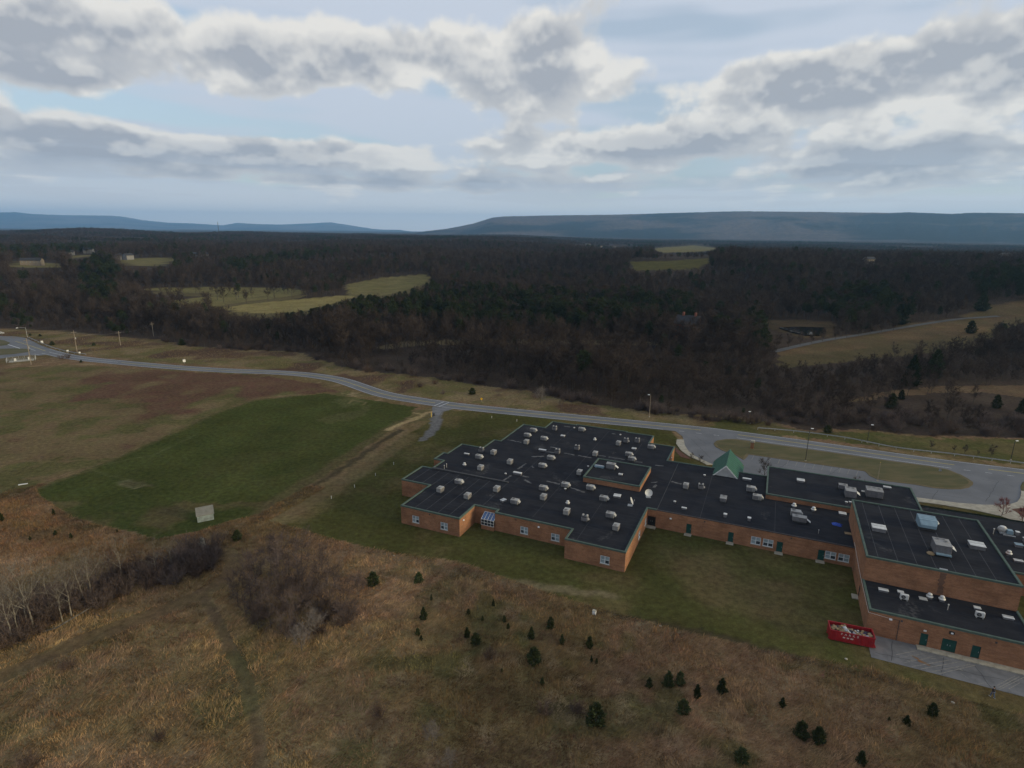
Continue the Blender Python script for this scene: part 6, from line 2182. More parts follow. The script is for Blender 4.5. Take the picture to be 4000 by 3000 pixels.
for i, (px, py, s_) in enumerate([(268, 2610, 1.0), (120, 2990, 1.0), (620, 2890, 0.8), (2125, 2790, 0.9), (2250, 2780, 0.9), (1910, 2570, 0.8), (1480, 2800, 1.0)]):
    bush('low_shrub', BUSHB[i % 2], px, py, s_, 'low brown twiggy shrub sitting in tall dry grass', 'low shrubs of the dry meadow')
SAPL = kit('sapling', *bare_tree(760, 3.2, 0.7, 0.022, 6, 2, 6, 0.45, 0.014, 0.2), M['bark'], M['twig'])
for i, (px, py, hp) in enumerate([(3310, 2690, 60), (3500, 2790, 100), (3418, 2760, 74), (3440, 2765, 66), (3366, 2780, 54), (3715, 2890, 76), (3770, 2870, 62), (3806, 2910, 70), (3835, 2930, 60), (3152, 2630, 50), (3660, 2640 + 150, 54), (3675, 2880, 50), (3400, 2762, 70)]):
    p, hh = young(px, py, hp)
    tree('sapling', SAPL, p, i, (hh / 3.2,) * 3, 'thin bare sapling in the meadow behind the service yard', 'tree', 'saplings behind the service yard')
PINK = kit('pink', *bare_tree(770, 3.0, 0.9, 0.03, 8, 3, 10, 0.45, 0.016, 0.15), M['bark'], M['red_leaf'])
p, hh = young(3210, 2655, 42)
tree('red_shrub', PINK, p, 0.2, hh / 3.0, 'small pinkish shrub at the meadow edge near the red container', 'shrub')
# trees by the drive
RED = kit('red_tree', *bare_tree(780, 4.6, 2.3, 0.10, 10, 5, 16, 0.6, 0.045, 0.16), M['bark'], M['red_leaf'])
tree('red_leaf_tree', RED, at(3912, 2016), 0.5, 0.92, 'small spreading tree with dull red leaves beside the broad walk', 'tree')
tree('red_leaf_tree', RED, at(3992, 2040), 2.5, 0.8, 'small reddish tree in the mulch bed by the broad walk', 'tree')
ORN = kit('ornamental', *bare_tree(790, 4.8, 2.2, 0.09, 11, 4, 14, 0.8, 0.028, 0.14), M['bark'], M['twig'])
for i, (px, py, sc, lb) in enumerate([(2985, 1866, 1.15, 'bare spreading tree at the corner of the taller block by the entrance'), (2735, 1812, 0.55, 'low bare shrub on the curved walk'), (2700, 1800, 0.5, 'low bare shrub at the foot of the curved walk'), (3345, 1915, 0.75, 'bare shrub behind the taller block beside the drive'), (3380, 1922, 0.65, 'smaller bare shrub behind the taller block beside the drive')]):
    tree('ornamental_tree', ORN, at(px, py), i * 2.1, sc, lb, 'tree')
for i, (px, py, hp) in enumerate([(3637, 1755, 36), (3768, 1772, 38), (3870, 1785, 52), (3725, 1765, 26), (4010, 1795, 44), (3820, 1778, 20)]):
    p, hh = young(px, py, hp)
    tree('young_tree', ROWT, p, i, (hh / 6.5 * 1.2, hh / 6.5 * 1.2, hh / 6.5), 'thin bare young tree on the verge behind the guard rail', 'tree', 'young trees behind the guard rail')
for i, (px, py, s_) in enumerate([(2760, 1640, 1.6), (2800, 1645, 1.8), (2840, 1640, 1.7), (2880, 1650, 1.9), (2930, 1655, 1.8), (2960, 1650, 1.6), (2700, 1628, 1.3), (2560, 1618, 1.3), (1700, 1500, 1.2), (1640, 1512, 1.0), (1730, 1540, 0.8), (265, 1400, 1.1), (240, 1402, 1.0), (3000, 1660, 1.3)]):
    bush('roadside_shrub', (BUSH + BUSHB)[i % 5], px, py, s_, 'dense brown roadside shrub across the road', 'roadside shrubs')
# scrub in front of the right-hand wood
for i in range(70):
    px = rg.uniform(2980, 4080)
    py = np.interp(px, EDGE[:, 0], EDGE[:, 1]) - rg.uniform(-2, 75)
    bush('scrub_shrub', (BUSH + BUSHB)[i % 5], px, py, rg.uniform(1.1, 2.1), 'tall brown scrub bush at the wood edge above the green verge', 'scrub along the verge')
for i in range(60):
    px = rg.uniform(600, 2750)
    py = np.interp(px, EDGE[:, 0], EDGE[:, 1]) - rg.uniform(-4, 12)
    bush('edge_shrub', (BUSH + BUSHB)[i % 5], px, py, rg.uniform(0.9, 1.9), 'brown brush bush along the wood edge across the road', 'brush along the wood edge')

# ---------------------------------------------------------------- tall dry grass
def grass_field(name, n, xr_, yr_, test, hmin, hmax, colour, label, width=0.07, lean=0.7, clump=True, wind=(0.5, 0.2)):
    g = np.random.default_rng(abs(hash(label)) % 1000 if False else len(label) * 7 + n % 97)
    X = g.uniform(*xr_, n); Y = g.uniform(*yr_, n)
    px, py = project(X, Y, np.zeros(n))
    ok = test(X, Y, px, py)
    X, Y, px, py = X[ok], Y[ok], px[ok], py[ok]
    n = len(X)
    hh = g.uniform(hmin, hmax, n) * (0.55 + 0.9 * fbm(X / 2.5, Y / 2.5, 41, 3))
    wdir = fbm(X / 4, Y / 4, 43, 2) * 6.28 * 1.5 + g.normal(size=n) * 0.7
    L = lean * g.uniform(0.3, 1.2, n)
    dx_, dy_ = np.cos(wdir) * L + g.normal(size=n) * 0.3 + wind[0], np.sin(wdir) * L + g.normal(size=n) * 0.3 + wind[1]
    an = g.uniform(0, 6.28, n)
    w_ = width * g.uniform(0.6, 1.5, n) / 2
    Z = np.interp(0, [0], [0]) - 0.08
    base = np.stack([X, Y, np.full(n, Z)], 1)
    side = np.stack([np.cos(an) * w_, np.sin(an) * w_, np.zeros(n)], 1)
    tip = base + np.stack([dx_ * hh, dy_ * hh, hh * 0.8 + 0.08], 1)
    v = np.stack([base - side, base + side, tip], 1).reshape(-1, 3)
    col = colour(X, Y, px, py, g)
    me = np_mesh(name, v, np.arange(3 * n).reshape(-1, 3), M['grass'])
    c = np.repeat(np.concatenate([col, np.ones((n, 1))], 1), 3, 0).astype(np.float32)
    ca = me.color_attributes.new('Col', 'FLOAT_COLOR', 'POINT')
    ca.data.foreach_set('color', c.ravel())
    o = link_mesh(name, me)
    return tag(o, label, 'grass', kind='stuff')


M['grass'] = attr_mat('dry_grass', scale=1.2, amp=0.12, fine=6.0, bump=0.0)


def line_dist(X, Y, pts):
    P = np.array([tuple(at(*p)[:2]) for p in pts])
    b = np.full(X.shape, 1e9)
    for i in range(len(P) - 1):
        a_, c_ = P[i], P[i + 1]
        l2 = ((c_ - a_) ** 2).sum()
        t = np.clip(((X - a_[0]) * (c_[0] - a_[0]) + (Y - a_[1]) * (c_[1] - a_[1])) / l2, 0, 1)
        b = np.minimum(b, np.hypot(X - a_[0] - t * (c_[0] - a_[0]), Y - a_[1] - t * (c_[1] - a_[1])))
    return b


NOGRASS = [LAWN, FIELD, MEADOW_L, STRIP_FAR, VERGE_R]


def tall_test(X, Y, px, py):
    k = (px > -80) & (px < 4080) & (py < 3080)
    for p in NOGRASS:
        k &= ~inpoly(px, py, p)
    k &= (line_dist(X, Y, PATH_A) > 1.7) & (line_dist(X, Y, PATH_B) > 0.9)
    return k & (py > np.interp(px, EDGE[:, 0], EDGE[:, 1]) + 4)


def tall_col(X, Y, px, py, g):
    n = len(X)
    a = fbm(X / 9, Y / 9, 5, 4)[:, None]
    b = fbm(X / 24, Y / 24, 8, 4)[:, None]
    c = lerp((0.240, 0.148, 0.083), (0.192, 0.124, 0.061), smooth(0.42, 0.6, b))
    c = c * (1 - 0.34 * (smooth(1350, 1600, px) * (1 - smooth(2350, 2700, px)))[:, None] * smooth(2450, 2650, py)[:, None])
    c = lerp(c, (0.095, 0.088, 0.034), smooth(0.58, 0.70, a) * (0.35 + 0.4 * smooth(1300, 1700, px))[:, None])
    c = lerp(c, (0.120, 0.075, 0.052), smooth(0.52, 0.64, fbm(X / 13, Y / 13, 29, 3))[:, None] * 0.55)
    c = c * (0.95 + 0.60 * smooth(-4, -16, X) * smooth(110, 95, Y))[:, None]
    return c * g.uniform(0.7, 1.3, (n, 1)) * (0.55 + 0.95 * fbm(X / 0.9, Y / 0.9, 53, 2))[:, None]


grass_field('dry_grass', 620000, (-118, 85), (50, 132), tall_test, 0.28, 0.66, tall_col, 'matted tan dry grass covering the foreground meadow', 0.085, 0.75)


def sedge_test(X, Y, px, py):
    m_ = fbm(X / 5, Y / 5, 71, 3)
    zone = np.zeros(X.shape, bool)
    for p in ([(2430, 2380), (2560, 2480), (2700, 2620), (2900, 2700), (2900, 2640), (2700, 2520), (2560, 2400)], [(1700, 2390), (1860, 2400), (1850, 2470), (1700, 2460)], [(-20, 1980), (120, 1960), (300, 2080), (520, 2110), (660, 2160), (680, 2220), (300, 2160), (-20, 2140)], [(640, 2560), (700, 2560), (700, 2680), (640, 2680)], [(660, 2350), (730, 2350), (740, 2400), (650, 2400)],
              [(3150, 2700), (3500, 2760), (3900, 2900), (4050, 2980), (3600, 2990), (3200, 2850)], [(1900, 2330), (1960, 2330), (1960, 2360), (1900, 2360)], [(180, 2700), (330, 2720), (330, 2800), (180, 2800)]):
        zone |= inpoly(px, py, p)
    return tall_test(X, Y, px, py) & ((zone & (m_ > 0.50)) | (inpoly(px, py, SEDGE_L) & (m_ > 0.36)))


grass_field('broom_grass', 190000, (-118, 85), (50, 140), sedge_test, 0.6, 1.15, lambda X, Y, px, py, g: lerp((0.330, 0.165, 0.070), (0.270, 0.165, 0.080), g.random((len(X), 1))) * g.uniform(0.6, 1.3, (len(X), 1)), 'upright orange broom grass in drifts through the meadow', 0.06, 0.12, wind=(0.05, 0.0))


def mid_test(X, Y, px, py):
    k = inpoly(px, py, STRIP_FAR) & (px > -80) & (px < 2900)
    k &= np.min([np.hypot(X - p.x, Y - p.y) for p in road_c[::3]], axis=0) > 7.5 if False else k
    return k & (fbm(X / 8, Y / 8, 83, 3) > 0.40)


RC = np.array([(p.x, p.y) for p in road_c])


def mid_test2(X, Y, px, py):
    k = mid_test(X, Y, px, py)
    ix = np.nonzero(k)[0]
    d2 = np.min((X[ix, None] - RC[None, ::4, 0]) ** 2 + (Y[ix, None] - RC[None, ::4, 1]) ** 2, axis=1)
    k[ix[d2 < 81]] = False
    return k


grass_field('roadside_grass', 90000, (-330, 110), (165, 400), mid_test2, 0.4, 0.9, lambda X, Y, px, py, g: lerp((0.215, 0.158, 0.085), (0.150, 0.115, 0.055), g.random((len(X), 1))) * (0.6 + 0.7 * fbm(X / 15, Y / 15, 87, 3)[:, None]), 'straw-coloured rough grass between the road and the wood', 0.16, 0.4)

# ---------------------------------------------------------------- street furniture
def lamp_post(px, py, top, label, arm=1, wood=False):
    p, hh = young(px, py, py - top)
    e = empty('street_lamp', p, rnd.uniform(-0.3, 0.3), label, 'street lamp')
    MB().lathe([(0.22, -0.05), (0.22, 0.25), (0.13, 0.35)], 10).build('base', M['concrete'], e)
    MB().tube([(0, 0, 0.2), (0, 0, hh - 0.15)], [0.10, 0.065], 8).build('pole', M['wood_pole' if wood else 'pole_dark'], e)
    MB().tube([(0, 0, hh - 0.2), (arm * 0.35, 0, hh)], 0.045, 6).build('arm', M['pole_dark'], e)
    h_ = MB().box(-0.36, 0.36, -0.18, 0.18, -0.06, 0.07, top=(0.05, 0.04)).build('head', M['lamp_white'], e, loc=(arm * 0.62, 0, hh), bevel=0.02)
    MB().box(-0.24, 0.24, -0.12, 0.12, -0.085, -0.06).build('lens', M['lamp_white'], h_)
    return e


lamp_post(3146, 1802, 1671, 'tall dark street lamp standing on the long grass island')
lamp_post(3948, 1797.5, 1719, 'dark street lamp behind the guard rail near the young trees')
lamp_post(3387, 1730, 1657, 'dark street lamp on the green verge across from the island')
lamp_post(2931, 1655, 1607, 'dark street lamp half hidden by roadside shrubs', -1)
lamp_post(2536, 1630, 1542, 'pale wooden lamp pole across the road from the classroom wing', -1, True)
p, hh = young(3427, 1878, 73)
e = empty('flag_pole', p, 0, 'plain tan pole standing at the end of the parking bay', 'pole')
MB().tube([(0, 0, -0.1), (0, 0, hh)], [0.07, 0.05], 8).build('shaft', M['wood_pole'], e)
MB().lathe([(0.06, hh), (0.1, hh + 0.08), (0.04, hh + 0.16)], 8).build('finial', M['yellow'], e)
MB().lathe([(0.25, -0.05), (0.22, 0.12), (0.1, 0.16)], 10).build('footing', M['concrete'], e)
p, hh = young(2937, 1752, 32)
e = empty('sign_pillar', p, TH, 'brick pillar with pale cap on the grass island', 'pillar')
MB().box(-0.45, 0.45, -0.45, 0.45, -0.05, hh - 0.45).build('brick_shaft', M['brick'], e, bevel=0.02)
MB().box(-0.6, 0.6, -0.6, 0.6, hh - 0.46, hh, top=(0.1, 0.1)).build('cap_stone', M['concrete'], e, bevel=0.02)

# utility poles with cross arms, joined by wires
UP = []
for px, py, top, lb in [(122, 1424, 1320, 'weathered utility pole beside the fenced equipment'), (302, 1378.6, 1290, 'tall utility pole behind the guard rail with white box'), (471, 1349, 1293, 'utility pole at the edge of the wood'), (600, 1313, 1259, 'farther utility pole among the first trees')]:
    p, hh = young(px, py, py - top)
    e = empty('utility_pole', p, 0.5, lb, 'utility pole')
    MB().tube([(0, 0, -0.3), (0, 0, hh)], [0.17, 0.11], 8).build('shaft', M['wood_pole'], e)
    MB().box(-1.1, 1.1, -0.06, 0.06, hh - 1.0, hh - 0.86).build('cross_arm', M['wood_pole'], e)
    for x in (-1.0, -0.45, 0.45, 1.0):
        MB().lathe([(0.05, hh - 0.86), (0.07, hh - 0.78), (0.03, hh - 0.68)], 8, (x, 0, 0)).build('insulator', M['unit_grey'], e)
    if px in (122, 302):
        MB().lathe([(0.05, 0.0), (0.22, 0.02), (0.22, 0.75), (0.1, 0.85)], 12, (0.32, 0, hh * 0.62)).build('transformer', M['unit_top'], e)
    UP.append((p, hh))
wire_to = [(0, 1), (1, 2), (2, 3)]
for a, b in wire_to:
    for off in (-1.0, 1.0):
        (p0, h0), (p1, h1) = UP[a], UP[b]
        r_ = Vector((math.cos(0.5), math.sin(0.5), 0)) * off
        A_, B_ = p0 + r_ + Vector((0, 0, h0 - 0.7)), p1 + r_ + Vector((0, 0, h1 - 0.7))
        path = [A_.lerp(B_, k / 10) - Vector((0, 0, 1.2 * (1 - (2 * k / 10 - 1) ** 2))) for k in range(11)]
        tag(MB().tube(path, 0.014, 4).build('power_line', M['unit_grey']), 'thin sagging power line between ' + {0: 'the equipment pole and the tall pole', 1: 'the tall pole and the wood-edge pole', 2: 'the two poles in the wood edge'}[a], 'power line', 'power line pairs %d' % (a + 1))
p, hh = young(107, 1318, 39)
e = empty('street_light', p, 0.6, 'street light with long curved arm above the junction', 'street lamp')
MB().tube([(0, 0, -0.1), (0, 0, hh)], [0.11, 0.07], 8).build('pole', M['galv'], e)
MB().tube([(0, 0, hh - 0.1), (-1.6, -1.0, hh + 0.35), (-3.2, -2.0, hh + 0.4)], 0.05, 6).build('arm', M['galv'], e)
MB().box(-0.5, 0.5, -0.2, 0.2, -0.1, 0.1, top=(0.1, 0.05)).build('head', M['lamp_white'], e, loc=(-3.5, -2.2, hh + 0.38), rot=(0, 0, 0.55))

# guard rails
def guard_rail(pts, label, step=4.0):
    path = cr_spline([at(*p) for p in pts], 6)
    e = empty('guard_rail', path[0], 0, label, 'guard rail')
    o0 = path[0]
    rel = [q - o0 for q in path]
    mb = MB()
    for (z0, z1) in ((0.50, 0.62), (0.66, 0.78)):
        L_, R_ = offs(rel, 0.05), offs(rel, -0.05)
        n0 = len(mb.v)
        for a, b in zip(L_, R_):
            mb.v += [(a.x, a.y, z0), (b.x, b.y, z0), (b.x, b.y, z1), (a.x, a.y, z1)]
        for i in range(len(rel) - 1):
            for k in range(4):
                mb.addf([n0 + 4 * i + k, n0 + 4 * i + (k + 1) % 4, n0 + 4 * i + 4 + (k + 1) % 4, n0 + 4 * i + 4 + k])
    mb.build('rail', M['galv'], e)
    acc, last = 0.0, rel[0]
    me = MB().box(-0.06, 0.06, -0.06, 0.06, -0.2, 0.74).mesh('post', M['galv'])
    link_mesh('post', me, e, rel[0])
    for q in rel[1:]:
        acc += (q - last).length
        last = q
        if acc >= step:
            link_mesh('post', me, e, q + Vector((0, 0, 0)))
            acc = 0.0
    return e


guard_rail([(113, 1322), (150, 1338), (200, 1359), (250, 1374), (300, 1383), (336, 1388)], 'curved galvanised guard rail outside the bend by the junction')
guard_rail([(2960, 1678), (3100, 1690), (3300, 1716), (3500, 1755), (3700, 1778), (3850, 1797), (4000, 1817), (4200, 1845)], 'long low guard rail along the verge opposite the school')

# small road signs, markers and posts
def sign_post(px, py, top, w_, h_, material, label, cat='sign', diamond=False, dark_plate=False):
    p, hh = young(px, py, py - top)
    e = empty('road_sign', p, math.atan2(p.y, p.x) - math.pi / 2, label, cat)
    MB().tube([(0, 0.03, -0.1), (0, 0.03, hh)], 0.04, 6).build('post', M['galv'], e)
    if diamond:
        s = w_ / 2
        mb = MB()
        for y in (-0.02, 0.0):
            mb.v += [(0, y, hh + s), (s, y, hh), (0, y, hh - s), (-s, y, hh)]
        for q in ((3, 2, 1, 0), (4, 5, 6, 7), (0, 1, 5, 4), (1, 2, 6, 5), (2, 3, 7, 6), (3, 0, 4, 7)):
            mb.addf(list(q))
        mb.build('plate', M[material], e)
    else:
        MB().box(-w_ / 2, w_ / 2, -0.025, 0.0, hh - h_, hh).build('plate', M[material], e)
    return e


sign_post(1881, 1568, 1558, 1.0, 1.0, 'sign_y', 'yellow diamond warning sign beside the road', diamond=True)
sign_post(721, 1421, 1404, 1.1, 1.2, 'white', 'white-backed sign beside the gravel lay-by')
sign_post(165, 1342, 1331, 1.0, 1.3, 'white', 'white sign at the upper end of the curved guard rail')
sign_post(265, 1376, 1367, 0.9, 1.0, 'white', 'small white sign in the middle of the curved guard rail')
sign_post(312, 1384, 1374, 0.8, 1.0, 'white', 'narrow white sign at the foot of the tall utility pole')
sign_post(3671, 1844, 1830, 0.6, 0.7, 'galv', 'small grey sign backing the island tip')
for i, (px, py) in enumerate([(1294.7, 1948), (1385, 1904), (1467, 1858), (1538, 1815), (2019, 1646), (1921, 1633)]):
    p = at(px, py)
    e = empty('marker_post', p, 0, 'short white marker post in the lawn beside the classroom wing', 'marker', 'white lawn markers')
    MB().tube([(0, 0, -0.05), (0, 0, 0.62)], 0.06, 8).build('tube', M['bright'], e)
    MB().lathe([(0.08, 0.60), (0.08, 0.68), (0.03, 0.72)], 8).build('cap', M['bright'], e)
e = empty('gate_post', at(1685, 1629), TH, 'yellow barrier post at the mouth of the gravel track', 'post')
MB().tube([(0, 0, -0.05), (0, 0, 1.55)], 0.16, 10).build('post_tube', M['yellow'], e)
MB().lathe([(0.17, 1.55), (0.14, 1.66), (0.05, 1.7)], 10).build('cap', M['yellow'], e)
e = empty('litter_bin', at(1695, 1624), TH, 'small dark bin at the mouth of the gravel track', 'bin')
MB().lathe([(0.26, -0.02), (0.3, 0.75), (0.31, 0.78)], 12).build('body', M['pole_dark'], e)
MB().lathe([(0.33, 0.78), (0.30, 0.9), (0.1, 0.96)], 12).build('lid', M['curb'], e)
e = empty('utility_box', at(2321, 2400), TH, 'small white utility box at the edge of lawn and dry meadow', 'box')
MB().box(-0.28, 0.28, -0.22, 0.22, -0.05, 0.72).build('cabinet', M['white'], e, bevel=0.02)
MB().box(-0.31, 0.31, -0.25, 0.25, 0.72, 0.78).build('lid', M['concrete'], e, bevel=0.01)
tag(MB().box(-0.9, 0.9, -0.2, 0.2, -0.02, 0.10).build('white_plank', M['bright'], None, loc=at(90, 1892), rot=(0, 0, 0.5), bevel=0.01), 'white plank lying in rough grass beside the pitch', 'plank')
for i, (px, py, s_) in enumerate([(3722, 2746, 0.22), (2580, 2447, 0.2), (1538, 2171, 0.16), (3305, 2575, 0.2)]):
    rk = random.Random(i)
    mb = MB().lathe([(s_ * rk.uniform(0.8, 1.1), -0.05), (s_ * 1.1, s_ * 0.4), (s_ * 0.5, s_ * 0.8)], 7)
    tag(mb.build('pale_stone', M['concrete'], None, loc=at(px, py)), 'pale stone lying on the turf edge behind the school', 'stone', 'pale stones on the turf edge')

# fenced electrical equipment by the junction
eq = at(84, 1409)
er = 0.62
e = empty('equipment_fence', eq, er, 'grey chain-link fence round roadside electrical equipment', 'fence')
c0 = [(-5.2, -2.6), (5.2, -2.6), (5.2, 2.6), (-5.2, 2.6)]
for i in range(4):
    a, b = Vector((*c0[i], 0)), Vector((*c0[(i + 1) % 4], 0))
    k = 5 if i % 2 == 0 else 3
    for j in range(k):
        q = a.lerp(b, j / k)
        MB().tube([(q.x, q.y, -0.1), (q.x, q.y, 1.8)], 0.05, 6).build('post', M['galv'], e)
    mb = MB()
    for z in (0.1, 0.5, 0.9, 1.3, 1.75):
        mb.tube([(a.x, a.y, z), (b.x, b.y, z)], 0.022, 4)
    for j in range(14):
        q = a.lerp(b, (j + 0.5) / 14)
        mb.tube([(q.x, q.y, 0.1), (q.x, q.y, 1.75)], 0.018, 4)
    mb.build('mesh_panel', M['galv'], e)
for dx2, dy2, lb in ((-2.2, 0.2, 'white equipment cabinet with bent pipe inside the fence'), (2.8, 0.9, 'narrow white equipment cabinet inside the fence')):
    q = Matrix.Rotation(er, 3, 'Z') @ Vector((dx2, dy2, 0)) + eq
    c_ = empty('equipment_cabinet', q, er, lb, 'cabinet')
    MB().box(-0.4, 0.4, -0.3, 0.3, -0.05, 1.3).build('casing', M['white'], c_, bevel=0.02)
    MB().box(-0.44, 0.44, -0.34, 0.34, 1.3, 1.38).build('lid', M['unit_top'], c_)
q = Matrix.Rotation(er, 3, 'Z') @ Vector((0.3, 0, 0)) + eq
tag(MB().box(-4.8, 4.3, -2.2, 2.2, -0.05, 0.06).build('gravel_pad', M['concrete'], None, loc=q, rot=(0, 0, er)), 'pale gravel pad inside the equipment fence', 'pad', kind='structure')

# car at the far end of the junction
cg = at(-2, 1306)
car = empty('parked_car', cg, 0.5, 'light grey car standing beyond the junction', 'car')
mb = MB()
prof = [(-2.1, 0.35), (-2.15, 0.75), (-1.6, 0.92), (-0.9, 1.42), (0.7, 1.45), (1.35, 0.98), (2.1, 0.85), (2.15, 0.4)]
for y in (-0.85, 0.85):
    mb.v += [(x, y * (0.82 if z > 1.1 else 1), z) for x, z in prof]
n_ = len(prof)
for i in range(n_ - 1):
    mb.addf([i, i + 1, n_ + i + 1, n_ + i])
mb.addf([n_ - 1, 0, n_, 2 * n_ - 1])
mb.addf(list(range(n_)))
mb.addf(list(reversed(range(n_, 2 * n_))))
mb.build('body', M['unit_top'], car, bevel=0.04)
for s in (-1, 1):
    MB().face([(-1.15, s * 0.84, 1.0), (0.95, s * 0.84, 1.0), (0.6, s * 0.73, 1.36), (-0.8, s * 0.73, 1.36)]).build('side_window', M['glass'], car)
    for x in (-1.3, 1.3):
        w_ = MB().lathe([(0.33, -0.1), (0.33, 0.1)], 14).build('wheel', M['pole_dark'], car, loc=(x, s * 0.82, 0.33), rot=(math.pi / 2, 0, 0))
        MB().lathe([(0.18, -0.11), (0.18, 0.11)], 10).build('rim', M['galv'], w_)

# ---------------------------------------------------------------- shed by the pitch
A_, B_, C_, D_ = at(772, 2042), at(836.5, 2029), at(762, 2021), at(834, 2000)
ang = math.atan2(B_.y - A_.y, B_.x - A_.x)
L_ = (B_ - A_).length
sh = empty('field_shed', A_, ang, 'small grey field shed with sloping roof at the end of the pitch', 'shed')
hf, hr, dp = 1.38, 2.35, 2.0
mb = MB()
mb.face([(0, 0, -0.1), (L_, 0, -0.1), (L_, 0, hf), (0, 0, hf)])
mb.face([(L_, 0, -0.1), (L_, dp, -0.1), (L_, dp, hr), (L_, 0, hf)])
mb.face([(L_, dp, -0.1), (0, dp, -0.1), (0, dp, hr), (L_, dp, hr)])
mb.face([(0, dp, -0.1), (0, 0, -0.1), (0, 0, hf), (0, dp, hr)])
mb.build('walls', M['shed_wall'], sh)
for k in range(9):
    x = L_ * (k + 0.5) / 9
    MB().box(x - L_ / 18 + 0.012, x + L_ / 18 - 0.012, -0.022, 0.0, -0.05, hf - 0.08).build('plank', M['shed_wall'], sh)
mb = MB()
sl_ = (hr - hf) / dp
t0, t1 = -0.12, dp + 0.12
q = [(-0.15, t0, hf + sl_ * t0 + 0.04), (L_ + 0.15, t0, hf + sl_ * t0 + 0.04), (L_ + 0.15, t1, hf + sl_ * t1 + 0.04), (-0.15, t1, hf + sl_ * t1 + 0.04)]
mb.v += [(a, b, c) for a, b, c in q] + [(a, b, c + 0.08) for a, b, c in q]
for f in ((3, 2, 1, 0), (4, 5, 6, 7), (0, 1, 5, 4), (1, 2, 6, 5), (2, 3, 7, 6), (3, 0, 4, 7)):
    mb.addf(list(f))
mb.build('roof', M['shed_roof'], sh)

# ---------------------------------------------------------------- red roll-off container
P0, P1 = at(3238, 2500), at(3412, 2536)        # near bottom edge
ang = math.atan2(P1.y - P0.y, P1.x - P0.x)
LD = (P1 - P0).length
WD, HD = 2.35, 1.75
sk = empty('rolloff_container', P0, ang, 'red open-top roll-off container full of rubbish beside the service yard', 'container')
mb = MB()
t = 0.08
mb.box(0, LD, 0, t, 0.18, HD).box(0, LD, WD - t, WD, 0.18, HD).box(0, t, t, WD - t, 0.18, HD).box(LD - t, LD, t, WD - t, 0.18, HD).box(t, LD - t, t, WD - t, 0.18, 0.26)
mb.build('hull', M['red'], sk)
for y0 in (-0.06, WD - 0.08):
    MB().box(-0.06, LD + 0.06, y0, y0 + 0.14, HD - 0.02, HD + 0.12).build('top_rail', M['red'], sk, bevel=0.02)
for x0 in (-0.06, LD - 0.08):
    MB().box(x0, x0 + 0.14, 0.08, WD - 0.08, HD - 0.022, HD + 0.115).build('top_rail', M['red'], sk, bevel=0.02)
for k in range(9):
    x = 0.25 + k * (LD - 0.5) / 8
    for y0 in (-0.05, WD):
        if 2 <= k <= 5 and y0 < 0:
            continue
        MB().box(x - 0.06, x + 0.06, y0, y0 + 0.05, 0.2, HD - 0.02).build('rib', M['red'], sk)
for y in (0.45, WD - 0.6):
    MB().box(-0.1, LD + 0.35, y, y + 0.15, 0.0, 0.18).build('skid_rail', M['red'], sk)
MB().box(LD, LD + 0.3, 0.1, WD - 0.1, 0.18, 0.5, top=(0.1, 0.05)).build('hitch', M['red'], sk)
cu_ = bpy.data.curves


def lettering(txt, x, z, size, gap):
    for i, ch in enumerate(txt):
        c = cu_.new('letter', 'FONT')
        c.body = ch
        c.size = size
        c.extrude = 0.006
        c.offset = 0.012
        c.align_x = 'CENTER'
        o = bpy.data.objects.new('letter_curve', c)
        COL.objects.link(o)
        dg = bpy.context.evaluated_depsgraph_get()
        me = bpy.data.meshes.new_from_object(o.evaluated_get(dg))
        bpy.data.objects.remove(o)
        me.materials.clear()
        me.materials.append(M['letter'])
        link_mesh('letter', me, sk, (x + i * gap, -0.012, z), (math.pi / 2, 0, 0))


lettering('PARKS', LD * 0.262, HD - 0.42, 0.46, LD * 0.0905)
for i, (x, w_) in enumerate(((0.322, 0.30), (0.412, 0.30), (0.50, 0.38))):
    MB().box(LD * x - w_ / 2, LD * x + w_ / 2, -0.012, 0.0, HD - 0.92, HD - 0.70).build('painted_mark', M['letter'], sk)


def lump(seed, sx, sy, sz, sub=2):
    bm = bmesh.new()
    bmesh.ops.create_icosphere(bm, subdivisions=sub, radius=1.0)
    rk = random.Random(seed)
    for v in bm.verts:
        k = 1 + rk.uniform(-0.22, 0.22)
        v.co = Vector((v.co.x * sx * k, v.co.y * sy * k, v.co.z * sz * k))
    me = bpy.data.meshes.new('lump')
    bm.to_mesh(me)
    bm.free()
    return me


def in_skip(x, y, z):
    q = Matrix.Rotation(ang, 3, 'Z') @ Vector((x, y, z))
    return P0 + q


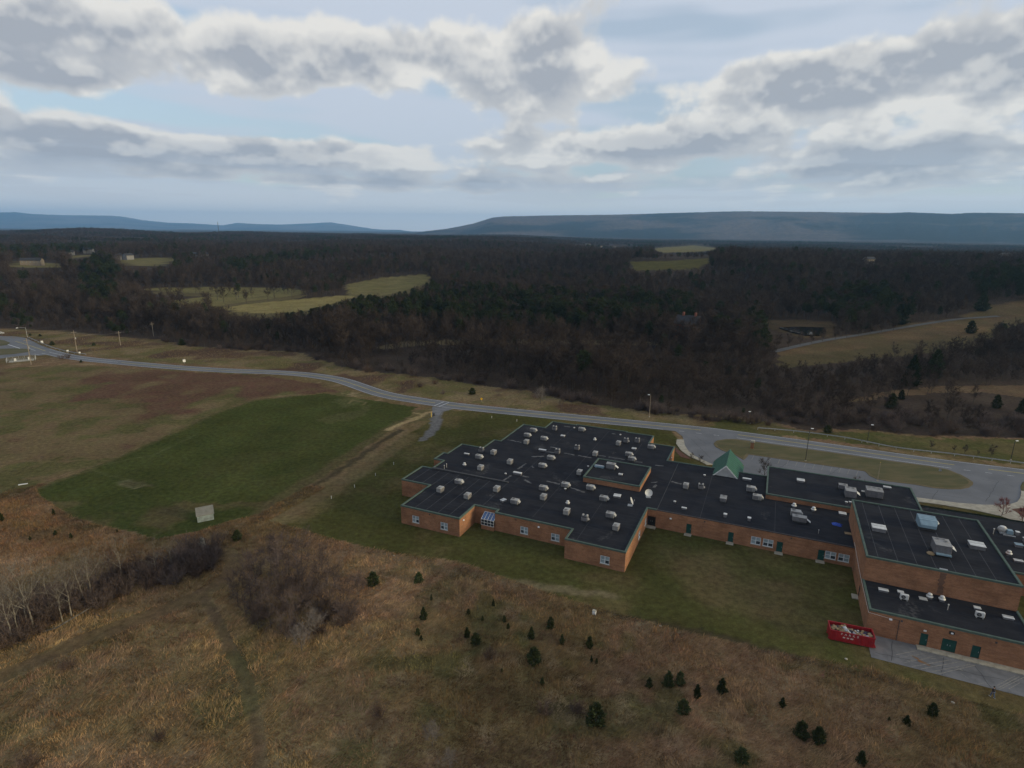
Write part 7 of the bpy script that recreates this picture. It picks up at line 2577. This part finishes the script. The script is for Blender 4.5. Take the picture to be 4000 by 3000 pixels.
rk = random.Random(11)
DEB = [('trash_bag', 'bag_white', 'big white plastic bag heaped in the middle of the red container', [(0.36, 0.55, 0.42, 0.5), (0.40, 0.42, 0.36, 0.42)]),
       ('trash_bag', 'bag_dark', 'black rubbish bag beside the white bags in the red container', [(0.28, 0.5, 0.42, 0.4), (0.20, 0.62, 0.38, 0.36), (0.51, 0.45, 0.35, 0.32), (0.84, 0.6, 0.4, 0.34)]),
       ('trash_bag', 'bag_white', 'small crumpled white bag in the red container', [(0.55, 0.35, 0.24, 0.3), (0.60, 0.55, 0.22, 0.26), (0.58, 0.22, 0.22, 0.25), (0.64, 0.40, 0.2, 0.24), (0.67, 0.68, 0.18, 0.22), (0.70, 0.25, 0.24, 0.24), (0.76, 0.22, 0.22, 0.22), (0.82, 0.22, 0.22, 0.24), (0.86, 0.30, 0.2, 0.2), (0.90, 0.24, 0.16, 0.2), (0.45, 0.28, 0.26, 0.26)]),
       ('cloth_bundle', 'bag_purple', 'purple cloth bundle among the rubbish in the red container', [(0.66, 0.30, 0.25, 0.22), (0.14, 0.55, 0.3, 0.26), (0.80, 0.42, 0.28, 0.22)]),
       ('trash_bag', 'cardboard', 'crumpled brown paper heap in the red container', [(0.09, 0.40, 0.34, 0.34), (0.12, 0.72, 0.3, 0.3), (0.73, 0.50, 0.26, 0.24), (0.78, 0.72, 0.25, 0.24), (0.44, 0.62, 0.3, 0.24), (0.90, 0.6, 0.25, 0.22), (0.40, 0.26, 0.32, 0.26)])]
seed = 900
for nm, mt, lb, spots in DEB:
    for fx, fy, r_, h_ in spots:
        seed += 1
        me = lump(seed, r_, r_ * rk.uniform(0.7, 1.0), h_)
        me.materials.append(M[mt])
        o = link_mesh(nm, me, None, in_skip(fx * LD, fy * WD, HD - 0.30), (0, 0, rk.uniform(0, 3)))
        tag(o, lb, 'rubbish', lb.split(' in the')[0] + 's')
for i in range(14):
    fx, fy = rk.uniform(0.06, 0.93), rk.uniform(0.15, 0.85)
    a, b = rk.uniform(0.2, 0.42), rk.uniform(0.15, 0.3)
    o = MB().box(-a, a, -b, b, -0.03, 0.10).build('cardboard_box', M['cardboard'], None, loc=in_skip(fx * LD, fy * WD, HD - 0.12), rot=(rk.uniform(-0.5, 0.5), rk.uniform(-0.5, 0.5), rk.uniform(0, 3)))
    tag(o, 'flattened tan carton lying on the rubbish in the red container', 'carton', 'flattened cartons in the container')
fill = MB().box(0.1, LD - 0.1, 0.1, WD - 0.1, 0.27, HD - 0.45)
tag(fill.build('rubbish_fill', M['bag_dark'], None, loc=P0, rot=(0, 0, ang)), 'dark packed rubbish filling the red container below the bags', 'rubbish', kind='stuff')

# ---------------------------------------------------------------- person walking on the lawn edge
M['skin'] = mat('skin', (0.36, 0.22, 0.16), (0.32, 0.19, 0.14), 6, 0.6)
M['jacket'] = mat('dark_jacket', (0.012, 0.011, 0.020), (0.009, 0.008, 0.014), 5, 0.8)
M['jeans'] = mat('jeans', (0.075, 0.10, 0.155), (0.055, 0.075, 0.12), 5, 0.9)
M['hair'] = mat('dark_hair', (0.008, 0.007, 0.007), (0.012, 0.010, 0.009), 12, 0.7)
M['shoe'] = mat('pale_shoes', (0.30, 0.30, 0.28), (0.22, 0.22, 0.20), 5, 0.7)


def skinned(name, pts, edges, radii, root, material, parent, lv=2):
    me = bpy.data.meshes.new(name)
    me.from_pydata([tuple(p) for p in pts], edges, [])
    me.materials.append(material)
    o = link_mesh(name, me, parent)
    o.modifiers.new('skin', 'SKIN')
    sm = o.modifiers.new('smooth', 'SUBSURF')
    sm.levels = sm.render_levels = lv
    for i, r_ in enumerate(radii):
        me.skin_vertices[0].data[i].radius = (r_, r_)
        me.skin_vertices[0].data[i].use_root = (i == root)
    return o


per = empty('person', at(3876, 2724), math.radians(15), 'person in dark jacket and blue jeans walking across the lawn towards the yard', 'person')
pts, ed, ra = [], [], []


def jn(p, r_, par=None):
    pts.append(p)
    ra.append(r_)
    if par is not None:
        ed.append((par, len(pts) - 1))
    return len(pts) - 1


pel = jn((0, 0, 0.92), 0.13)
wst = jn((0, 0.02, 1.10), 0.125, pel)
chs = jn((0, 0.03, 1.32), 0.145, wst)
nck = jn((0, 0.04, 1.47), 0.055, chs)
hd0 = jn((0, 0.06, 1.56), 0.075, nck)
hd1 = jn((0, 0.07, 1.63), 0.088, hd0)
hd2 = jn((0, 0.06, 1.69), 0.06, hd1)
for s, fw in ((-1, 0.16), (1, -0.16)):
    sh_ = jn((s * 0.17, 0.02, 1.38), 0.06, chs)
    el = jn((s * 0.23, 0.0 - fw * 0.4, 1.12), 0.045, sh_)
    wr = jn((s * 0.22, 0.08 - fw * 0.9, 0.90), 0.03, el)
    pm = jn((s * 0.215, 0.10 - fw * 1.0, 0.83), 0.034, wr)
    for f_, (ox, oy, ln) in enumerate(((0.02, 0.03, 0.08), (0.0, 0.025, 0.09), (-0.018, 0.02, 0.085), (0.03, -0.015, 0.07), (-0.01, 0.055, 0.055))):
        k1 = jn((s * 0.215 + ox, 0.10 - fw + oy * 0.8, 0.83 - ln * 0.55), 0.010, pm)
        jn((s * 0.215 + ox, 0.11 - fw + oy, 0.83 - ln), 0.008, k1)
    hp2 = jn((s * 0.09, 0, 0.88), 0.095, pel)
    kn = jn((s * 0.10, 0.05 + fw * 0.7, 0.49), 0.06, hp2)
    ak = jn((s * 0.10, fw * 1.4 - 0.02, 0.09), 0.038, kn)
    jn((s * 0.11, fw * 1.4 + 0.14, 0.035), 0.03, ak)
skinned('body', pts, ed, ra, pel, M['skin'], per)
J = [(0, 0.0, 0.86), (0, 0.02, 1.10), (0, 0.03, 1.34), (0, 0.04, 1.45)]
je, jr = [(0, 1), (1, 2), (2, 3)], [0.175, 0.165, 0.185, 0.075]
for s, fw in ((-1, 0.16), (1, -0.16)):
    b0 = len(J)
    J += [(s * 0.18, 0.02, 1.37), (s * 0.235, -fw * 0.4, 1.12), (s * 0.222, 0.075 - fw * 0.85, 0.92)]
    jr += [0.085, 0.068, 0.05]
    je += [(2, b0), (b0, b0 + 1), (b0 + 1, b0 + 2)]
skinned('jacket', J, je, jr, 0, M['jacket'], per)
T_, te, tr_ = [(0, 0, 0.93)], [], [0.15]
for s, fw in ((-1, 0.16), (1, -0.16)):
    b0 = len(T_)
    T_ += [(s * 0.09, 0, 0.86), (s * 0.10, 0.05 + fw * 0.7, 0.49), (s * 0.10, fw * 1.4 - 0.02, 0.10)]
    tr_ += [0.115, 0.085, 0.065]
    te += [(0, b0), (b0, b0 + 1), (b0 + 1, b0 + 2)]
skinned('trousers', T_, te, tr_, 0, M['jeans'], per)
MB().lathe([(0.10, -0.06), (0.112, 0.02), (0.09, 0.085), (0.03, 0.115)], 14).build('hair', M['hair'], per, True, loc=(0, 0.045, 1.635))
for s, fw in ((-1, 0.16), (1, -0.16)):
    MB().box(s * 0.105 - 0.05, s * 0.105 + 0.05, fw * 1.4 - 0.10, fw * 1.4 + 0.19, -0.01, 0.09, top=(0.012, 0.03)).build('shoe', M['shoe'], per, bevel=0.015)

# ---------------------------------------------------------------- far houses and mast
M['h_wall'] = mat('pale_siding', (0.19, 0.185, 0.18), (0.16, 0.155, 0.15), 0.5, 0.8)
M['h_tan'] = mat('tan_siding', (0.22, 0.18, 0.135), (0.18, 0.15, 0.11), 0.5, 0.8)
M['h_roof'] = mat('grey_shingle', (0.034, 0.034, 0.038), (0.026, 0.026, 0.029), 0.6, 0.9)
M['h_red'] = mat('brick_red', (0.22, 0.09, 0.06), (0.18, 0.07, 0.05), 0.6, 0.9)


def house(px, py, L, D, Hh, rz, wallm, label, chim=False, roof_h=2.6, lift=0.0):
    g_ = ground(px, py)
    e = empty('house', (g_.x, g_.y, g_.z + lift), rz, label, 'house')
    mb = MB()
    mb.box(-L / 2, L / 2, -D / 2, D / 2, -2.0 - lift, Hh)
    for s in (-1, 1):
        mb.face([(s * L / 2, -D / 2, Hh), (s * L / 2, D / 2, Hh), (s * L / 2, 0, Hh + roof_h - 0.1)])
    mb.build('wall', M[wallm], e)
    mb = MB()
    for s in (-1, 1):
        q = [(-L / 2 - 0.4, s * (D / 2 + 0.45), Hh - roof_h * 0.45 / (D / 2)), (L / 2 + 0.4, s * (D / 2 + 0.45), Hh - roof_h * 0.45 / (D / 2)), (L / 2 + 0.4, 0, Hh + roof_h), (-L / 2 - 0.4, 0, Hh + roof_h)]
        mb.face(q)
        mb.face([(a, b, c - 0.18) for a, b, c in q][::-1])
        mb.face([q[0], q[1], (q[1][0], q[1][1], q[1][2] - 0.18), (q[0][0], q[0][1], q[0][2] - 0.18)])
    r_ = mb.build('roof', M['h_roof'], e)
    if chim:
        for x in (-L * 0.22, L * 0.3):
            MB().box(x - 0.55, x + 0.55, -0.5, 0.5, Hh + roof_h - 1.5, Hh + roof_h + 1.7).build('chimney', M['h_red'], r_)
    nw = max(2, int(L / 4))
    for k in range(nw):
        x = -L / 2 + L * (k + 0.5) / nw
        w_ = MB().box(x - 0.55, x + 0.55, -D / 2 - 0.06, -D / 2 + 0.02, Hh * 0.42, Hh * 0.42 + 1.3).build('window', M['frame'], e)
        MB().box(x - 0.45, x + 0.45, -D / 2 - 0.075, -D / 2 - 0.055, Hh * 0.42 + 0.1, Hh * 0.42 + 1.2).build('pane', M['glass'], w_)
    return e


HOUSES = [(128, 1036, 20, 9, 4.2, 0.25, 'h_tan', 'tan house with grey roof on the left clearing', False), (462, 1014, 12, 8, 4.4, 0.1, 'h_wall', 'white house at the left end of a straw field', False), (503, 1014, 11, 8, 4.8, 1.2, 'h_wall', 'white gabled building facing the straw field', False), (348, 990, 13, 9, 5, 0.3, 'h_wall', 'pale house above the leftmost pines', False),
          (282, 996, 6, 5, 3.0, 0.4, 'h_wall', 'small white outbuilding on the slope below the pale house', False), (66, 983, 17, 10, 5, 0.5, 'h_wall', 'grey-roofed house among the leftmost trees', False), (765, 1008, 15, 9, 5, 0.2, 'h_wall', 'long pale house behind the mid wood', False), (795, 1010, 12, 9, 5, 1.1, 'h_wall', 'pale gabled house beside the long pale one', False),
          (820, 968, 16, 9, 5, 0.1, 'h_wall', 'white farmhouse near the far horizon trees', False), (915, 968, 14, 9, 5, 0.2, 'h_wall', 'low white farm building on the far rise', False), (2296, 962, 15, 9, 6, 0.3, 'h_wall', 'white farmhouse with bright gable below the ridge', False), (2395, 972, 14, 9, 6, 0.9, 'h_wall', 'white barn beside the far grey hamlet below the ridge', False), (2350, 968, 16, 9, 5, 0.1, 'h_tan', 'tan house between white farm and barn below the ridge', False),
          (1768, 946, 10, 8, 5, 0.3, 'h_wall', 'small white house at the foot of the ridge', False), (1597, 937, 9, 8, 5, 0.2, 'h_wall', 'tiny white house left of the ridge foot', False), (3920, 1030, 14, 9, 6, 0.3, 'h_wall', 'white house half hidden among trees on the hill', False), (3945, 1012, 16, 9, 6, 0.1, 'h_wall', 'pale house highest on the wooded hill', False), (3390, 1045, 12, 8, 5, 0.3, 'h_tan', 'tan house in the middle of the wooded hillside', False)]
for h_ in HOUSES:
    house(*h_, lift=5.0 if h_[0] > 3300 else 1.5)
house(2682, 1330, 13, 10, 5.5, -0.5, 'h_red', 'grey-roofed brick house with two chimneys deep in the wood', True, 4.2, 5.0)
house(2960, 1212, 6, 4, 2.6, 0.2, 'h_tan', 'small hut with pale gable above the pond', False, 1.4, 0.5)
g_ = ground(858, 940)
e = empty('radio_mast', g_, 0, 'thin lattice mast on the far horizon', 'mast')
mb = MB()
for k in range(3):
    a = k * 2.094
    mb.tube([(1.6 * math.cos(a), 1.6 * math.sin(a), -1), (0.4 * math.cos(a), 0.4 * math.sin(a), 62)], 0.22, 4)
mb.build('legs', M['pole_dark'], e)
mb = MB()
for j in range(14):
    z0, z1 = 2 + j * 4.2, 2 + (j + 1) * 4.2
    for k in range(3):
        a, b = k * 2.094, (k + 1) * 2.094
        r0_, r1_ = 1.6 - 1.2 * z0 / 62, 1.6 - 1.2 * z1 / 62
        mb.tube([(r0_ * math.cos(a), r0_ * math.sin(a), z0), (r1_ * math.cos(b), r1_ * math.sin(b), z1)], 0.09, 4)
mb.build('bracing', M['pole_dark'], e)

# ---------------------------------------------------------------- air
hz_m = bpy.data.materials.new('haze_air')
hz_m.use_nodes = True
nt_ = hz_m.node_tree
for n_ in list(nt_.nodes):
    nt_.nodes.remove(n_)
ho = nt_.nodes.new('ShaderNodeOutputMaterial')
pv = nt_.nodes.new('ShaderNodeVolumePrincipled')
pv.inputs['Color'].default_value = (0.33, 0.63, 1.0, 1)
pv.inputs['Density'].default_value = 5.0e-5
pv.inputs['Anisotropy'].default_value = 0.2
nt_.links.new(pv.outputs[0], ho.inputs['Volume'])
zt = 900.0
hb_ = MB().box(-32500, 32500, -900, 32500, -40, zt).build('haze', hz_m)
tag(hb_, 'thin pale blue air filling the valley', 'haze', kind='stuff')
